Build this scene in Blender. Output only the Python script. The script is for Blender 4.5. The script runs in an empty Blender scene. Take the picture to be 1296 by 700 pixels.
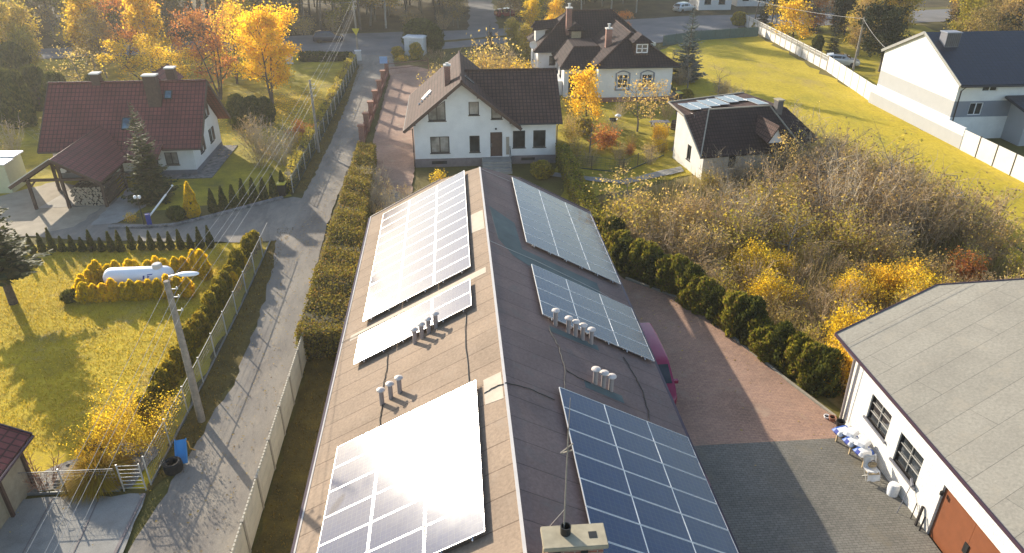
import bpy, bmesh, math, random
import numpy as np
from mathutils import Vector, Matrix
sc = bpy.context.scene
COL = sc.collection
R = math.radians
sin, cos, tan, pi = math.sin, math.cos, math.tan, math.pi

EXPOSURE, HAZE = 0.93, 0.00045
# ------------------------------------------------------------------ survey
# World frame: +Y runs along the roof ridge, the drone hovers 20 m above the yard at the origin.
CAM_H = 20.0
FOC = 925.0
PITCH = math.atan(496 / 925.)
YAW = math.atan(.0897 / 1.1346)
SUN_AZ, SUN_EL = R(-36.0), R(18.7)

def ray(px, py):
    a = (px - 648) / FOC; b = (350 - py) / FOC
    c, s = cos(PITCH), sin(PITCH); cp, sp = cos(YAW), sin(YAW)
    f = c + b * s
    return Vector((a * cp + f * sp, f * cp - a * sp, -s + b * c))

def at(px, py, z=0.0):
    r = ray(px, py); t = (z - CAM_H) / r.z
    return Vector((r.x * t, r.y * t, z))

# ------------------------------------------------------------------ materials
def new_mat(name):
    m = bpy.data.materials.new(name); m.use_nodes = True
    nt = m.node_tree
    b = nt.nodes.get('Principled BSDF')
    return m, nt, b

def nd(nt, typ, **kw):
    n = nt.nodes.new(typ)
    for k, v in kw.items():
        if hasattr(n, k) and k not in n.inputs: setattr(n, k, v)
        else: n.inputs[k].default_value = v
    return n

def ramp(nt, fac, stops, interp='LINEAR'):
    r = nt.nodes.new('ShaderNodeValToRGB'); r.color_ramp.interpolation = interp
    els = r.color_ramp.elements
    while len(els) < len(stops): els.new(.5)
    for e, (p, c) in zip(els, stops):
        e.position = p; e.color = (*c, 1)
    nt.links.new(fac, r.inputs['Fac']); return r.outputs['Color']

def noise(nt, vec, scale, detail=5, rough=.6):
    n = nd(nt, 'ShaderNodeTexNoise', Scale=scale, Detail=detail, Roughness=rough)
    if vec is not None: nt.links.new(vec, n.inputs['Vector'])
    return n.outputs['Fac']

def mixc(nt, fac, a, b, mode='MIX'):
    m = nt.nodes.new('ShaderNodeMix'); m.data_type = 'RGBA'; m.blend_type = mode
    if isinstance(fac, (int, float)): m.inputs[0].default_value = fac
    else: nt.links.new(fac, m.inputs[0])
    for i, x in ((6, a), (7, b)):
        if isinstance(x, tuple): m.inputs[i].default_value = (*x, 1)
        else: nt.links.new(x, m.inputs[i])
    return m.outputs[2]

def bump(nt, h, b, strength=.3, dist=.02):
    n = nd(nt, 'ShaderNodeBump', Strength=strength, Distance=dist)
    nt.links.new(h, n.inputs['Height']); nt.links.new(n.outputs['Normal'], b.inputs['Normal'])

def coords(nt, kind='Object'):
    return nt.nodes.new('ShaderNodeTexCoord').outputs[kind]

def plain(name, c, rough=.6, metal=0., var=.12, scale=3., spec=.4, kind='Object'):
    """paint / plaster / metal: colour with mild blotches and fine grain"""
    m, nt, b = new_mat(name)
    v = coords(nt, kind)
    f = noise(nt, v, scale, 6, .65)
    lo = tuple(x * (1 - var) for x in c); hi = tuple(min(1, x * (1 + var)) for x in c)
    nt.links.new(ramp(nt, f, [(.3, lo), (.7, hi)]), b.inputs['Base Color'])
    b.inputs['Roughness'].default_value = rough; b.inputs['Metallic'].default_value = metal
    b.inputs['Specular IOR Level'].default_value = spec
    return m

def ground_mat(name, stops, scale=.6, fine=14., bumps=.5, rough=.95, stretch=None, fine_amt=.5, worn=None, worn_scale=.35, worn_at=(.56, .7)):
    m, nt, b = new_mat(name)
    v = coords(nt)
    if stretch:
        mp = nd(nt, 'ShaderNodeMapping'); mp.inputs['Scale'].default_value = stretch
        nt.links.new(v, mp.inputs['Vector']); v = mp.outputs['Vector']
    a = noise(nt, v, scale, 8, .68)
    f = noise(nt, v, fine, 4, .7)
    col = ramp(nt, a, stops)
    g = ramp(nt, f, [(.25, (.45, .45, .45)), (.75, (1.45, 1.45, 1.45))])
    col = mixc(nt, fine_amt, col, mixc(nt, 1., col, g, 'MULTIPLY'))
    if worn:
        d = noise(nt, v, worn_scale, 9, .72); d2 = noise(nt, v, worn_scale * 9, 5, .7)
        col = mixc(nt, ramp(nt, d, [(worn_at[0], (0,) * 3), (worn_at[1], (.75,) * 3)]), col, worn)
        col = mixc(nt, ramp(nt, d2, [(.56, (0,) * 3), (.72, (.5,) * 3)]), col, tuple(x * .45 for x in worn))
    nt.links.new(col, b.inputs['Base Color'])
    b.inputs['Roughness'].default_value = rough; b.inputs['Specular IOR Level'].default_value = .15
    bump(nt, f, b, bumps, .04)
    return m

def brick_mat(name, c1, c2, mortar, bw, bh, ms=.012, kind='UV', rough=.85, blot=.35, bumpd=.012, offset=.5, dirt=None, spec=.3, dirt_scale=.5):
    m, nt, b = new_mat(name)
    v = coords(nt, kind)
    t = nd(nt, 'ShaderNodeTexBrick', Scale=1.)
    t.offset = offset; t.squash = 1
    t.inputs['Color1'].default_value = (*c1, 1); t.inputs['Color2'].default_value = (*c2, 1); t.inputs['Mortar'].default_value = (*mortar, 1)
    t.inputs['Mortar Size'].default_value = ms; t.inputs['Brick Width'].default_value = bw; t.inputs['Row Height'].default_value = bh
    t.inputs['Mortar Smooth'].default_value = .3
    nt.links.new(v, t.inputs['Vector'])
    a = noise(nt, v, dirt_scale, 7, .65); f = noise(nt, v, 9., 5, .7)
    g = ramp(nt, a, [(.3, (1 - blot,) * 3), (.7, (1 + blot,) * 3)])
    col = mixc(nt, 1., t.outputs['Color'], g, 'MULTIPLY')
    g2 = ramp(nt, f, [(.3, (.8, .8, .8)), (.7, (1.2, 1.2, 1.2))])
    col = mixc(nt, 1., col, g2, 'MULTIPLY')
    if dirt:
        d = noise(nt, v, dirt_scale * 2.3, 8, .7)
        dm = ramp(nt, d, [(.55, (0, 0, 0)), (.75, (1, 1, 1))])
        col = mixc(nt, dm, col, dirt)
    nt.links.new(col, b.inputs['Base Color'])
    b.inputs['Roughness'].default_value = rough; b.inputs['Specular IOR Level'].default_value = spec
    bump(nt, t.outputs['Fac'], b, -.6 if False else .6, -bumpd)
    return m

def leaf_mat(name, cols, trans=.4, rough=.55, patch=None):
    m, nt, b = new_mat(name)
    g = nt.nodes.new('ShaderNodeNewGeometry')
    n = len(cols)
    col = ramp(nt, g.outputs['Random Per Island'], [(i / n, c) for i, c in enumerate(cols)], 'CONSTANT')
    oi = nt.nodes.new('ShaderNodeObjectInfo')
    tint = ramp(nt, oi.outputs['Random'], [(0, (.82, .85, .8)), (.5, (1, 1, 1)), (1, (1.15, 1.08, 1.1))])
    col = mixc(nt, 1., col, tint, 'MULTIPLY')
    nt.links.new(col, b.inputs['Base Color'])
    b.inputs['Roughness'].default_value = rough; b.inputs['Specular IOR Level'].default_value = .04
    tr = nt.nodes.new('ShaderNodeBsdfTranslucent')
    nt.links.new(mixc(nt, 1., col, (1.6, 1.45, .95), 'MULTIPLY'), tr.inputs['Color'])
    mx = nt.nodes.new('ShaderNodeMixShader'); mx.inputs[0].default_value = trans
    out = nt.nodes['Material Output']
    nt.links.new(b.outputs[0], mx.inputs[1]); nt.links.new(tr.outputs[0], mx.inputs[2]); nt.links.new(mx.outputs[0], out.inputs['Surface'])
    return m

def glass_mat(name, c=(.02, .025, .03), rough=.06):
    m, nt, b = new_mat(name)
    f = noise(nt, coords(nt), 1.3, 2)
    nt.links.new(ramp(nt, f, [(.35, tuple(x * .6 for x in c)), (.65, tuple(x * 1.6 for x in c))]), b.inputs['Base Color'])
    b.inputs['Roughness'].default_value = rough; b.inputs['IOR'].default_value = 1.5
    b.inputs['Specular IOR Level'].default_value = .5
    return m

M = {}
M['ground'] = ground_mat('soil_and_grass', [(.3, (.075, .065, .022)), (.5, (.13, .11, .03)), (.7, (.17, .13, .05))], .25, 6.)
M['lawn'] = ground_mat('golden_lawn', [(.28, (.24, .185, .03)), (.45, (.44, .325, .028)), (.6, (.56, .41, .03)), (.75, (.54, .41, .08))], .5, 16., .6, fine_amt=.35, worn=(.36, .27, .14), worn_scale=.3)
M['lawn2'] = ground_mat('mossy_lawn', [(.28, (.13, .115, .025)), (.48, (.31, .25, .025)), (.62, (.45, .34, .03)), (.78, (.54, .37, .04))], .35, 12., .8, worn=(.26, .18, .08), worn_scale=.4)
M['field'] = ground_mat('mown_field', [(.28, (.30, .26, .03)), (.5, (.46, .345, .028)), (.72, (.54, .405, .05))], .22, 5., .9, stretch=(1., .45, 1.), worn=(.36, .26, .10), worn_scale=.14)
M['verge'] = ground_mat('dry_verge', [(.3, (.07, .055, .018)), (.5, (.13, .095, .028)), (.7, (.20, .14, .03))], .9, 16., .9)
M['litter'] = ground_mat('leaf_litter', [(.3, (.12, .09, .045)), (.5, (.22, .17, .07)), (.7, (.3, .225, .09))], .7, 9., 1.)
M['forest_floor'] = ground_mat('forest_floor', [(.3, (.035, .03, .016)), (.5, (.07, .055, .025)), (.7, (.12, .09, .035))], .3, 5., 1.)
M['asphalt'] = ground_mat('worn_asphalt', [(.28, (.15, .13, .112)), (.45, (.22, .195, .168)), (.6, (.275, .245, .205)), (.75, (.32, .275, .225))], .35, 22., .25, .9, stretch=(1.6, .5, 1), fine_amt=.3, worn=(.34, .29, .225), worn_scale=.55, worn_at=(.5, .68))
M['asphalt_dark'] = ground_mat('road_asphalt', [(.3, (.14, .138, .138)), (.5, (.185, .18, .178)), (.7, (.23, .22, .21))], .25, 18., .2, .85, fine_amt=.3)
M['concrete'] = ground_mat('grey_concrete', [(.28, (.22, .21, .19)), (.5, (.31, .295, .265)), (.72, (.37, .35, .31))], .9, 26., .3, .9, fine_amt=.4)
M['gravel'] = ground_mat('pebbles', [(.3, (.16, .15, .13)), (.5, (.28, .26, .23)), (.7, (.4, .37, .33))], 3., 16., 1.)
M['pale_concrete'] = ground_mat('pale_concrete', [(.3, (.42, .38, .32)), (.7, (.55, .5, .43))], .8, 20., .2)
M['paver_pink'] = brick_mat('red_pavers', (.40, .245, .17), (.33, .205, .15), (.19, .13, .10), .21, .105, .006, 'Object', blot=.22, dirt=(.38, .28, .20), dirt_scale=.35)
M['paver_grey'] = brick_mat('grey_pavers', (.20, .185, .155), (.165, .155, .13), (.085, .08, .07), .21, .105, .008, 'Object', blot=.18, dirt=(.19, .165, .12), dirt_scale=.35)
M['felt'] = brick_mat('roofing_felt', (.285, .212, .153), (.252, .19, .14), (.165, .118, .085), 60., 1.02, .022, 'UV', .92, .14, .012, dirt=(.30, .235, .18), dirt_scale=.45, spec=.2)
M['felt_dark'] = brick_mat('dark_felt', (.20, .143, .128), (.176, .128, .116), (.105, .08, .074), 60., 1.02, .02, 'UV', .92, .16, .012, dirt=(.15, .14, .13), dirt_scale=.45, spec=.2)  # darker, redder felt tone, used only for the right slope
M['felt_patch_light'] = plain('pale_felt', (.45, .38, .3), .9, var=.1)
M['felt_patch_teal'] = plain('mossy_felt', (.085, .115, .115), .9, var=.25, scale=.8)
M['felt_grey'] = brick_mat('grey_felt', (.31, .282, .228), (.285, .26, .21), (.175, .16, .13), 7.3, 1.03, .011, 'UV', .92, .12, .01, dirt=(.35, .305, .235), dirt_scale=.4, offset=.37, spec=.2)
M['tile_maroon'] = brick_mat('maroon_tiles', (.19, .05, .046), (.155, .042, .04), (.065, .02, .02), .30, .36, .035, 'UV', .62, .25, .05, offset=0, spec=.22)
M['tile_brown'] = brick_mat('brown_tiles', (.105, .062, .052), (.082, .05, .042), (.035, .022, .02), .30, .34, .035, 'UV', .8, .25, .05, offset=0, spec=.12)
M['tile_dark'] = brick_mat('dark_tiles', (.06, .038, .035), (.045, .03, .03), (.02, .014, .014), .30, .34, .035, 'UV', .8, .25, .05, offset=0, spec=.12)
M['tile_navy'] = brick_mat('navy_tiles', (.022, .026, .042), (.017, .02, .034), (.006, .007, .012), .42, .40, .03, 'UV', .45, .12, .05, offset=0, spec=.5)
M['plaster'] = plain('white_plaster', (.72, .71, .68), .85, var=.09, scale=.9)
M['plaster_old'] = plain('aged_plaster', (.66, .63, .57), .9, var=.1, scale=1.5)
M['plaster_grey'] = plain('grey_plaster', (.36, .36, .36), .85, var=.04, scale=1.2)
M['plaster_dgrey'] = plain('slate_plaster', (.22, .24, .28), .85, var=.05, scale=1.2)
M['plinth'] = plain('plinth_render', (.20, .17, .165), .9, var=.15)
M['plinth_grey'] = plain('grey_plinth', (.17, .17, .19), .9, var=.15)
M['white_brick'] = brick_mat('white_brick', (.78, .76, .71), (.72, .70, .65), (.62, .58, .52), .27, .085, .012, 'UV', .85, .06, .015, dirt=(.6, .55, .48), dirt_scale=.9)
M['red_brick'] = brick_mat('red_brick', (.30, .11, .07), (.23, .085, .06), (.3, .26, .22), .25, .08, .012, 'UV', .9, .25, .012)
M['stone'] = ground_mat('rubble_stone', [(.35, (.10, .10, .10)), (.5, (.22, .21, .2)), (.65, (.32, .3, .28))], 2.2, 9., 1.)
M['conc_panel'] = plain('concrete_panel', (.52, .47, .37), .9, var=.13, scale=1.1)
M['conc_post'] = plain('concrete_post', (.33, .29, .23), .9, var=.15)
M['conc_light'] = plain('pale_panel', (.62, .59, .54), .9, var=.07, scale=.9)
M['cap'] = plain('chimney_cap', (.36, .31, .215), .9, var=.2, scale=2.5)
M['wood_dark'] = plain('brown_timber', (.085, .05, .038), .7, var=.25, scale=6)
M['wood_pole'] = plain('weathered_pole', (.27, .235, .19), .85, var=.3, scale=5)
M['bark'] = plain('bark', (.10, .078, .06), .95, var=.4, scale=7)
M['bark_grey'] = plain('grey_bark', (.17, .15, .125), .95, var=.35, scale=7)
M['bark_pale'] = plain('pale_bark', (.34, .31, .27), .95, var=.35, scale=4)
M['twig'] = plain('twig_brown', (.46, .33, .19), .9, var=.35, scale=5)
M['twig_grey'] = plain('twig_grey', (.45, .365, .25), .9, var=.3, scale=5)
M['frame_dark'] = plain('dark_frame', (.03, .026, .026), .45, var=.1)
M['frame_white'] = plain('white_frame', (.75, .75, .75), .4, var=.04)
M['glass'] = glass_mat('window_glass')
M['glass_blue'] = glass_mat('skylight_glass', (.06, .12, .17), .08)
M['glass_curtain'] = glass_mat('curtained_glass', (.22, .21, .19), .12)
M['steel'] = plain('galvanised', (.25, .25, .24), .6, .3, .1)
M['steel_pale'] = plain('pale_steel', (.62, .60, .55), .45, .4, .1)
M['white_paint'] = plain('white_paint', (.82, .82, .82), .3, var=.03)
M['black'] = plain('black_plastic', (.018, .018, .018), .5, var=.2)
M['rubber'] = plain('rubber', (.015, .015, .015), .85, var=.3)
M['gutter'] = plain('plum_gutter', (.055, .03, .045), .4, var=.1)
M['flash'] = plain('white_flashing', (.60, .55, .50), .45, var=.08)
M['vent_grey'] = plain('vent_pipe', (.32, .27, .25), .6, var=.12)
M['vent_cap'] = plain('vent_cap', (.60, .52, .46), .5, var=.15)
M['gate_brown'] = plain('gate_brown', (.205, .07, .03), .5, var=.1)
M['brown_metal'] = plain('red_brown_metal', (.17, .065, .05), .5, var=.15)
M['green_wire'] = plain('green_wire', (.05, .08, .06), .6, var=.15)
M['wire'] = plain('bare_cable', (.42, .40, .37), .5, .3, .1)
M['yellow_plastic'] = plain('yellow_plastic', (.6, .48, .03), .45)
M['blue_plastic'] = plain('blue_plastic', (.05, .26, .55), .4, var=.08)
M['orange'] = plain('orange_plastic', (.6, .28, .04), .45)
M['navy'] = plain('navy_print', (.03, .05, .28), .45)
M['sack_white'] = plain('white_sack', (.72, .72, .72), .55, var=.12, scale=9)
M['sack_blue'] = plain('blue_sack', (.03, .10, .38), .5, var=.15, scale=9)
M['chimney_dark'] = plain('dark_chimney', (.11, .10, .095), .9, var=.2)
M['wood_light'] = plain('raw_wood', (.42, .32, .19), .8, var=.2, scale=8)
M['log_bark'] = plain('log_bark', (.11, .085, .065), .95, var=.35, scale=12)
M['log_end'] = plain('log_end', (.36, .29, .21), .9, var=.3, scale=14)
M['terracotta'] = plain('terracotta', (.33, .15, .09), .8, var=.2)
M['magenta'] = plain('magenta_paint', (.25, .012, .055), .25, var=.03, spec=.6)
M['car_navy'] = plain('navy_paint', (.02, .03, .055), .2, var=.03, spec=.6)
M['car_red'] = plain('dark_red_paint', (.22, .02, .03), .25, var=.03, spec=.6)
M['car_silver'] = plain('silver_paint', (.55, .58, .6), .3, .3, .03)
M['alu'] = plain('aluminium', (.72, .72, .73), .35, .7, .05)
M['tank'] = plain('tank_white', (.80, .82, .86), .35, var=.03)
M['teal_mesh'] = plain('teal_fence', (.06, .12, .12), .7, var=.15)
M['tarp'] = plain('grey_tarp', (.26, .29, .33), .6, var=.25, scale=4)
M['sign_blue'] = plain('sign_blue', (.22, .38, .62), .4, var=.04)

# leaves
L = {}
L['yellow'] = leaf_mat('yellow_leaves', [(.70, .51, .04), (.62, .43, .03), (.74, .58, .08), (.44, .33, .05), (.62, .39, .03), (.34, .24, .06), (.66, .50, .05)], .6)
L['orange'] = leaf_mat('orange_leaves', [(.76, .55, .03), (.72, .48, .022), (.78, .60, .05), (.66, .37, .03), (.48, .32, .05), (.74, .52, .03)], .6)
L['rust'] = leaf_mat('rust_leaves', [(.46, .18, .06), (.40, .19, .07), (.52, .26, .06), (.34, .13, .06)], .5)
L['pale'] = leaf_mat('pale_dry_leaves', [(.50, .40, .16), (.42, .33, .13), (.56, .43, .13), (.34, .265, .11), (.46, .33, .17)], .5)
L['olive'] = leaf_mat('olive_leaves', [(.30, .27, .06), (.38, .325, .065), (.23, .215, .06), (.48, .38, .06), (.34, .26, .09)], .45)
L['brown'] = leaf_mat('brown_leaves', [(.28, .21, .11), (.34, .25, .11), (.22, .165, .10), (.38, .28, .10)], .4)
L['thuja'] = leaf_mat('thuja_green', [(.07, .085, .022), (.095, .105, .026), (.12, .125, .03), (.055, .065, .02)], .3)
L['thuja_gold'] = leaf_mat('thuja_goldgreen', [(.26, .225, .03), (.32, .26, .03), (.19, .175, .03), (.14, .135, .03), (.38, .29, .03)], .4)
L['thuja_lit'] = leaf_mat('thuja_yellowgreen', [(.20, .20, .035), (.25, .235, .035), (.15, .155, .03), (.31, .265, .04), (.20, .145, .055), (.17, .175, .035)], .38)
L['golden'] = leaf_mat('golden_conifer', [(.76, .58, .02), (.70, .52, .02), (.64, .48, .03), (.5, .38, .03)], .55)
L['hedge'] = leaf_mat('hedge_leaves', [(.25, .205, .045), (.205, .175, .045), (.31, .245, .055), (.155, .12, .045), (.28, .175, .065), (.19, .175, .04)], .35)
L['spruce'] = leaf_mat('spruce_needles', [(.055, .072, .026), (.075, .09, .03), (.045, .06, .024), (.13, .125, .042)], .3)
L['blue'] = leaf_mat('blue_spruce', [(.10, .135, .125), (.13, .165, .15), (.08, .105, .10)], .15)
L['pine'] = leaf_mat('pine_needles', [(.035, .043, .022), (.05, .056, .025), (.028, .036, .02)], .15)
L['grassblade'] = leaf_mat('grass_blades', [(.38, .295, .028), (.43, .33, .032), (.32, .26, .025), (.45, .35, .09), (.27, .225, .025)], .45)
L['drygrass'] = leaf_mat('dry_blades', [(.22, .15, .035), (.17, .115, .03), (.28, .19, .045), (.12, .085, .025)], .35)
L['goldgrass'] = leaf_mat('ornamental_grass', [(.48, .33, .04), (.42, .27, .035), (.36, .21, .05), (.52, .38, .06)], .45)

# ------------------------------------------------------------------ mesh helpers
ORI = {}

def org(o):
    while o.parent is not None: o = o.parent
    return ORI.get(o.name, Vector((0, 0, 0)))

class MB:
    """collects faces (world metres unless its thing is rotated) and links them as ONE mesh object"""
    def __init__(s): s.v = []; s.f = []; s.uv = []; s.mi = []
    def face(s, pts, uv=None, mi=0):
        i = len(s.v); s.v += [tuple(p) for p in pts]
        s.f.append(tuple(range(i, i + len(pts))))
        if uv is None:
            a = Vector(pts[0]); e = (Vector(pts[1]) - a)
            n = e.cross(Vector(pts[-1]) - a)
            if e.length < 1e-9: e = Vector((1, 0, 0))
            e.normalize()
            w = n.normalized().cross(e) if n.length > 1e-12 else Vector((0, 0, 1))
            if abs(n.normalized().z) < .3 if n.length > 1e-12 else False:   # walls: u level, v up
                nn = n.normalized(); e = Vector((-nn.y, nn.x, 0)).normalized(); w = Vector((0, 0, 1))
                uv = [(Vector(p).dot(e), p[2]) for p in pts]
            else:
                uv = [((Vector(p) - a).dot(e), (Vector(p) - a).dot(w)) for p in pts]
        s.uv += [tuple(q) for q in uv]; s.mi.append(mi); return s
    def hexa(s, p, mi=0):
        """8 corners: bottom 0-3 counter-clockwise, top 4-7"""
        for q in ((3, 2, 1, 0), (4, 5, 6, 7), (0, 1, 5, 4), (1, 2, 6, 5), (2, 3, 7, 6), (3, 0, 4, 7)):
            s.face([p[i] for i in q], mi=mi)
        return s
    def box(s, x0, x1, y0, y1, z0, z1, mi=0):
        return s.hexa([(x0, y0, z0), (x1, y0, z0), (x1, y1, z0), (x0, y1, z0), (x0, y0, z1), (x1, y0, z1), (x1, y1, z1), (x0, y1, z1)], mi)
    def cbox(s, c, sx, sy, sz, rz=0, mi=0):
        """box standing on c, turned by rz"""
        P = []
        for z in (0, sz):
            for a, b in ((-1, -1), (1, -1), (1, 1), (-1, 1)):
                x, y = a * sx / 2, b * sy / 2
                P.append((c[0] + x * cos(rz) - y * sin(rz), c[1] + x * sin(rz) + y * cos(rz), c[2] + z))
        return s.hexa(P, mi)
    def obox(s, P0, d, n, u0, u1, z0, z1, d0, d1, mi=0, zt=None):
        """box in a wall's frame: along d from u0 to u1, z0 to z1 (zt = sloped top pair), depth d0..d1 along n"""
        za, zb = (z1, z1) if zt is None else zt
        g = lambda u, dep, z: (P0[0] + d[0] * u + n[0] * dep, P0[1] + d[1] * u + n[1] * dep, z)
        P = [g(u0, d1, z0), g(u1, d1, z0), g(u1, d0, z0), g(u0, d0, z0), g(u0, d1, za), g(u1, d1, zb), g(u1, d0, zb), g(u0, d0, za)]
        return s.hexa(P, mi)
    def beam(s, a, b, w, h=None, mi=0):
        a, b = Vector(a), Vector(b); h = h or w
        t = (b - a).normalized(); up = Vector((0, 0, 1)) if abs(t.z) < .95 else Vector((0, 1, 0))
        x = t.cross(up).normalized() * w / 2; y = x.cross(t).normalized() * h / 2
        return s.hexa([a - x - y, a + x - y, a + x + y, a - x + y, b - x - y, b + x - y, b + x + y, b - x + y], mi)
    def tube(s, pts, rad, n=6, cap=True, mi=0):
        pts = [Vector(p) for p in pts]
        if isinstance(rad, (int, float)): rad = [rad] * len(pts)
        rings = []
        for i, p in enumerate(pts):
            t = (pts[min(i + 1, len(pts) - 1)] - pts[max(i - 1, 0)]).normalized()
            up = Vector((0, 0, 1)) if abs(t.z) < .9 else Vector((1, 0, 0))
            x = t.cross(up).normalized(); y = t.cross(x)
            rings.append([p + (x * cos(2 * pi * k / n) + y * sin(2 * pi * k / n)) * rad[i] for k in range(n)])
        for a, b in zip(rings, rings[1:]):
            for k in range(n): s.face([a[k], a[(k + 1) % n], b[(k + 1) % n], b[k]], mi=mi)
        if cap: s.face(rings[0][::-1], mi=mi); s.face(rings[-1], mi=mi)
        return s
    def lathe(s, c, prof, n=12, mi=0, axis='z', sq=1.):
        """prof: list of (radius, height)"""
        rings = []
        for r, h in prof:
            ring = []
            for k in range(n):
                a = 2 * pi * k / n; q = (r * cos(a), r * sin(a) * sq, h)
                if axis == 'x': q = (h, q[0], q[1])
                if axis == 'y': q = (q[1], h, q[0])
                ring.append((c[0] + q[0], c[1] + q[1], c[2] + q[2]))
            rings.append(ring)
        for a, b in zip(rings, rings[1:]):
            for k in range(n): s.face([a[k], a[(k + 1) % n], b[(k + 1) % n], b[k]], mi=mi)
        if prof[0][0] > 1e-4: s.face(rings[0][::-1], mi=mi)
        if prof[-1][0] > 1e-4: s.face(rings[-1], mi=mi)
        return s
    def slab(s, a, b, c, d, th=.12, mi=0):
        """roof plane: eave a->b, ridge c (above b), d (above a); thickness downwards; tiles run in UV metres"""
        a, b, c, d = map(Vector, (a, b, c, d))
        n = (b - a).cross(d - a).normalized()
        if n.z < 0: n = -n
        e = (b - a).normalized(); w = n.cross(e)
        if w.dot(d - a) < 0: w = -w
        uv = [((p - a).dot(e), (p - a).dot(w)) for p in (a, b, c, d)]
        lo = [p - n * th for p in (a, b, c, d)]
        flip = (b - a).cross(d - a).dot(n) < 0
        top = [a, b, c, d]
        if flip: s.face(top[::-1], uv[::-1], mi)
        else: s.face(top, uv, mi)
        s.face(lo if flip else lo[::-1], mi=mi)
        for i in range(4):
            j = (i + 1) % 4
            if (top[i] - top[j]).length < 1e-6: continue
            s.face([lo[i], lo[j], top[j], top[i]] if not flip else [lo[j], lo[i], top[i], top[j]], mi=mi)
        return s
    def poly_slab(s, pts, th=.12, e=None, mi=0):
        """flat polygon roof plane of any outline"""
        pts = [Vector(p) for p in pts]
        n = Vector((0, 0, 0))
        for i in range(len(pts)): n += pts[i].cross(pts[(i + 1) % len(pts)])
        n.normalize()
        if n.z < 0: pts = pts[::-1]; n = -n
        e = Vector(e) if e else pts[1] - pts[0]
        e = (e - n * e.dot(n)).normalized(); w = n.cross(e)
        uv = [((p - pts[0]).dot(e), (p - pts[0]).dot(w)) for p in pts]
        s.face(pts, uv, mi); lo = [p - n * th for p in pts]; s.face(lo[::-1], mi=mi)
        for i in range(len(pts)):
            j = (i + 1) % len(pts); s.face([lo[i], lo[j], pts[j], pts[i]], mi=mi)
        return s
    def mesh(s, name, mats, o=Vector((0, 0, 0)), smooth=False, merge=False):
        me = bpy.data.meshes.new(name)
        me.from_pydata([(x - o[0], y - o[1], z - o[2]) for x, y, z in s.v], [], s.f)
        ul = me.uv_layers.new(name='UVMap'); ul.data.foreach_set('uv', [c for q in s.uv for c in q])
        for m in (mats if isinstance(mats, (list, tuple)) else [mats]): me.materials.append(m)
        me.polygons.foreach_set('material_index', s.mi)
        if merge or smooth:
            bm = bmesh.new(); bm.from_mesh(me); bmesh.ops.remove_doubles(bm, verts=bm.verts, dist=.0005); bm.to_mesh(me); bm.free()
        if smooth:
            me.polygons.foreach_set('use_smooth', [True] * len(me.polygons))
            me.set_sharp_from_angle(angle=R(42))
        me.update(); return me
    def build(s, name, mats, parent=None, smooth=False, local=False, merge=False, loc=None, bevel=0):
        if parent is not None: o = Vector((0, 0, 0)) if local else org(parent)
        else: o = Vector(loc) if loc is not None else Vector((0, 0, 0))
        me = s.mesh(name, mats, o, smooth, merge or bevel > 0)
        if bevel:
            bm = bmesh.new(); bm.from_mesh(me)
            bmesh.ops.bevel(bm, geom=[e for e in bm.edges if len(e.link_faces) == 2 and e.calc_face_angle(0) > R(30)], offset=bevel, segments=2, affect='EDGES', clamp_overlap=True)
            bm.to_mesh(me); bm.free()
        return link(name, me, parent, o if parent is None else None)

def link(name, me, parent=None, loc=None):
    ob = bpy.data.objects.new(name, me); COL.objects.link(ob)
    if parent is not None: ob.parent = parent
    elif loc is not None: ob.location = loc; ORI[ob.name] = Vector(loc)
    return ob

def tag(o, label, cat, group=None, kind=None):
    o['label'] = label; o['category'] = cat
    if group: o['group'] = group
    if kind: o['kind'] = kind
    return o

def thing(name, label, cat, loc=(0, 0, 0), rz=0., group=None, scale=1.):
    o = bpy.data.objects.new(name, None); COL.objects.link(o)
    o.empty_display_size = .2
    o.location = loc; o.rotation_euler = (0, 0, rz); o.scale = (scale,) * 3 if isinstance(scale, (int, float)) else scale
    ORI[o.name] = Vector(loc)
    return tag(o, label, cat, group)

def copy_tree(o, loc=None, rz=None, scale=None, label=None, group=None, parent=None):
    c = o.copy(); COL.objects.link(c); c.parent = parent
    if loc is not None: c.location = loc
    if rz is not None: c.rotation_euler = (0, 0, rz)
    if scale is not None: c.scale = (scale,) * 3 if isinstance(scale, (int, float)) else scale
    if label: c['label'] = label
    if group: c['group'] = group
    for ch in list(o.children): copy_tree(ch, parent=c)
    return c

_lvl = [0]
def sheet(name, pts, m, jit=.12, step=.6, z=None, seed=1):
    """ground sheet with a slightly ragged outline, 4 mm above the sheet below; named structure"""
    rng = random.Random(seed + len(name))
    _lvl[0] += 1
    z = .004 * _lvl[0] if z is None else z
    out = []
    P = [Vector((p[0], p[1])) for p in pts]
    for i, a in enumerate(P):
        b = P[(i + 1) % len(P)]; k = max(1, int((b - a).length / step))
        for j in range(k):
            q = a.lerp(b, j / k)
            if j and jit: q = q + Vector((rng.gauss(0, jit), rng.gauss(0, jit)))
            out.append((q.x, q.y, z))
    bm = bmesh.new(); vs = [bm.verts.new(p) for p in out]; f = bm.faces.new(vs)
    f.normal_update()
    if f.normal.z < 0: f.normal_flip()
    bmesh.ops.triangulate(bm, faces=[f])
    me = bpy.data.meshes.new(name); bm.to_mesh(me); bm.free(); me.materials.append(m)
    o = link(name, me); o['kind'] = 'structure'; return o

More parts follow.
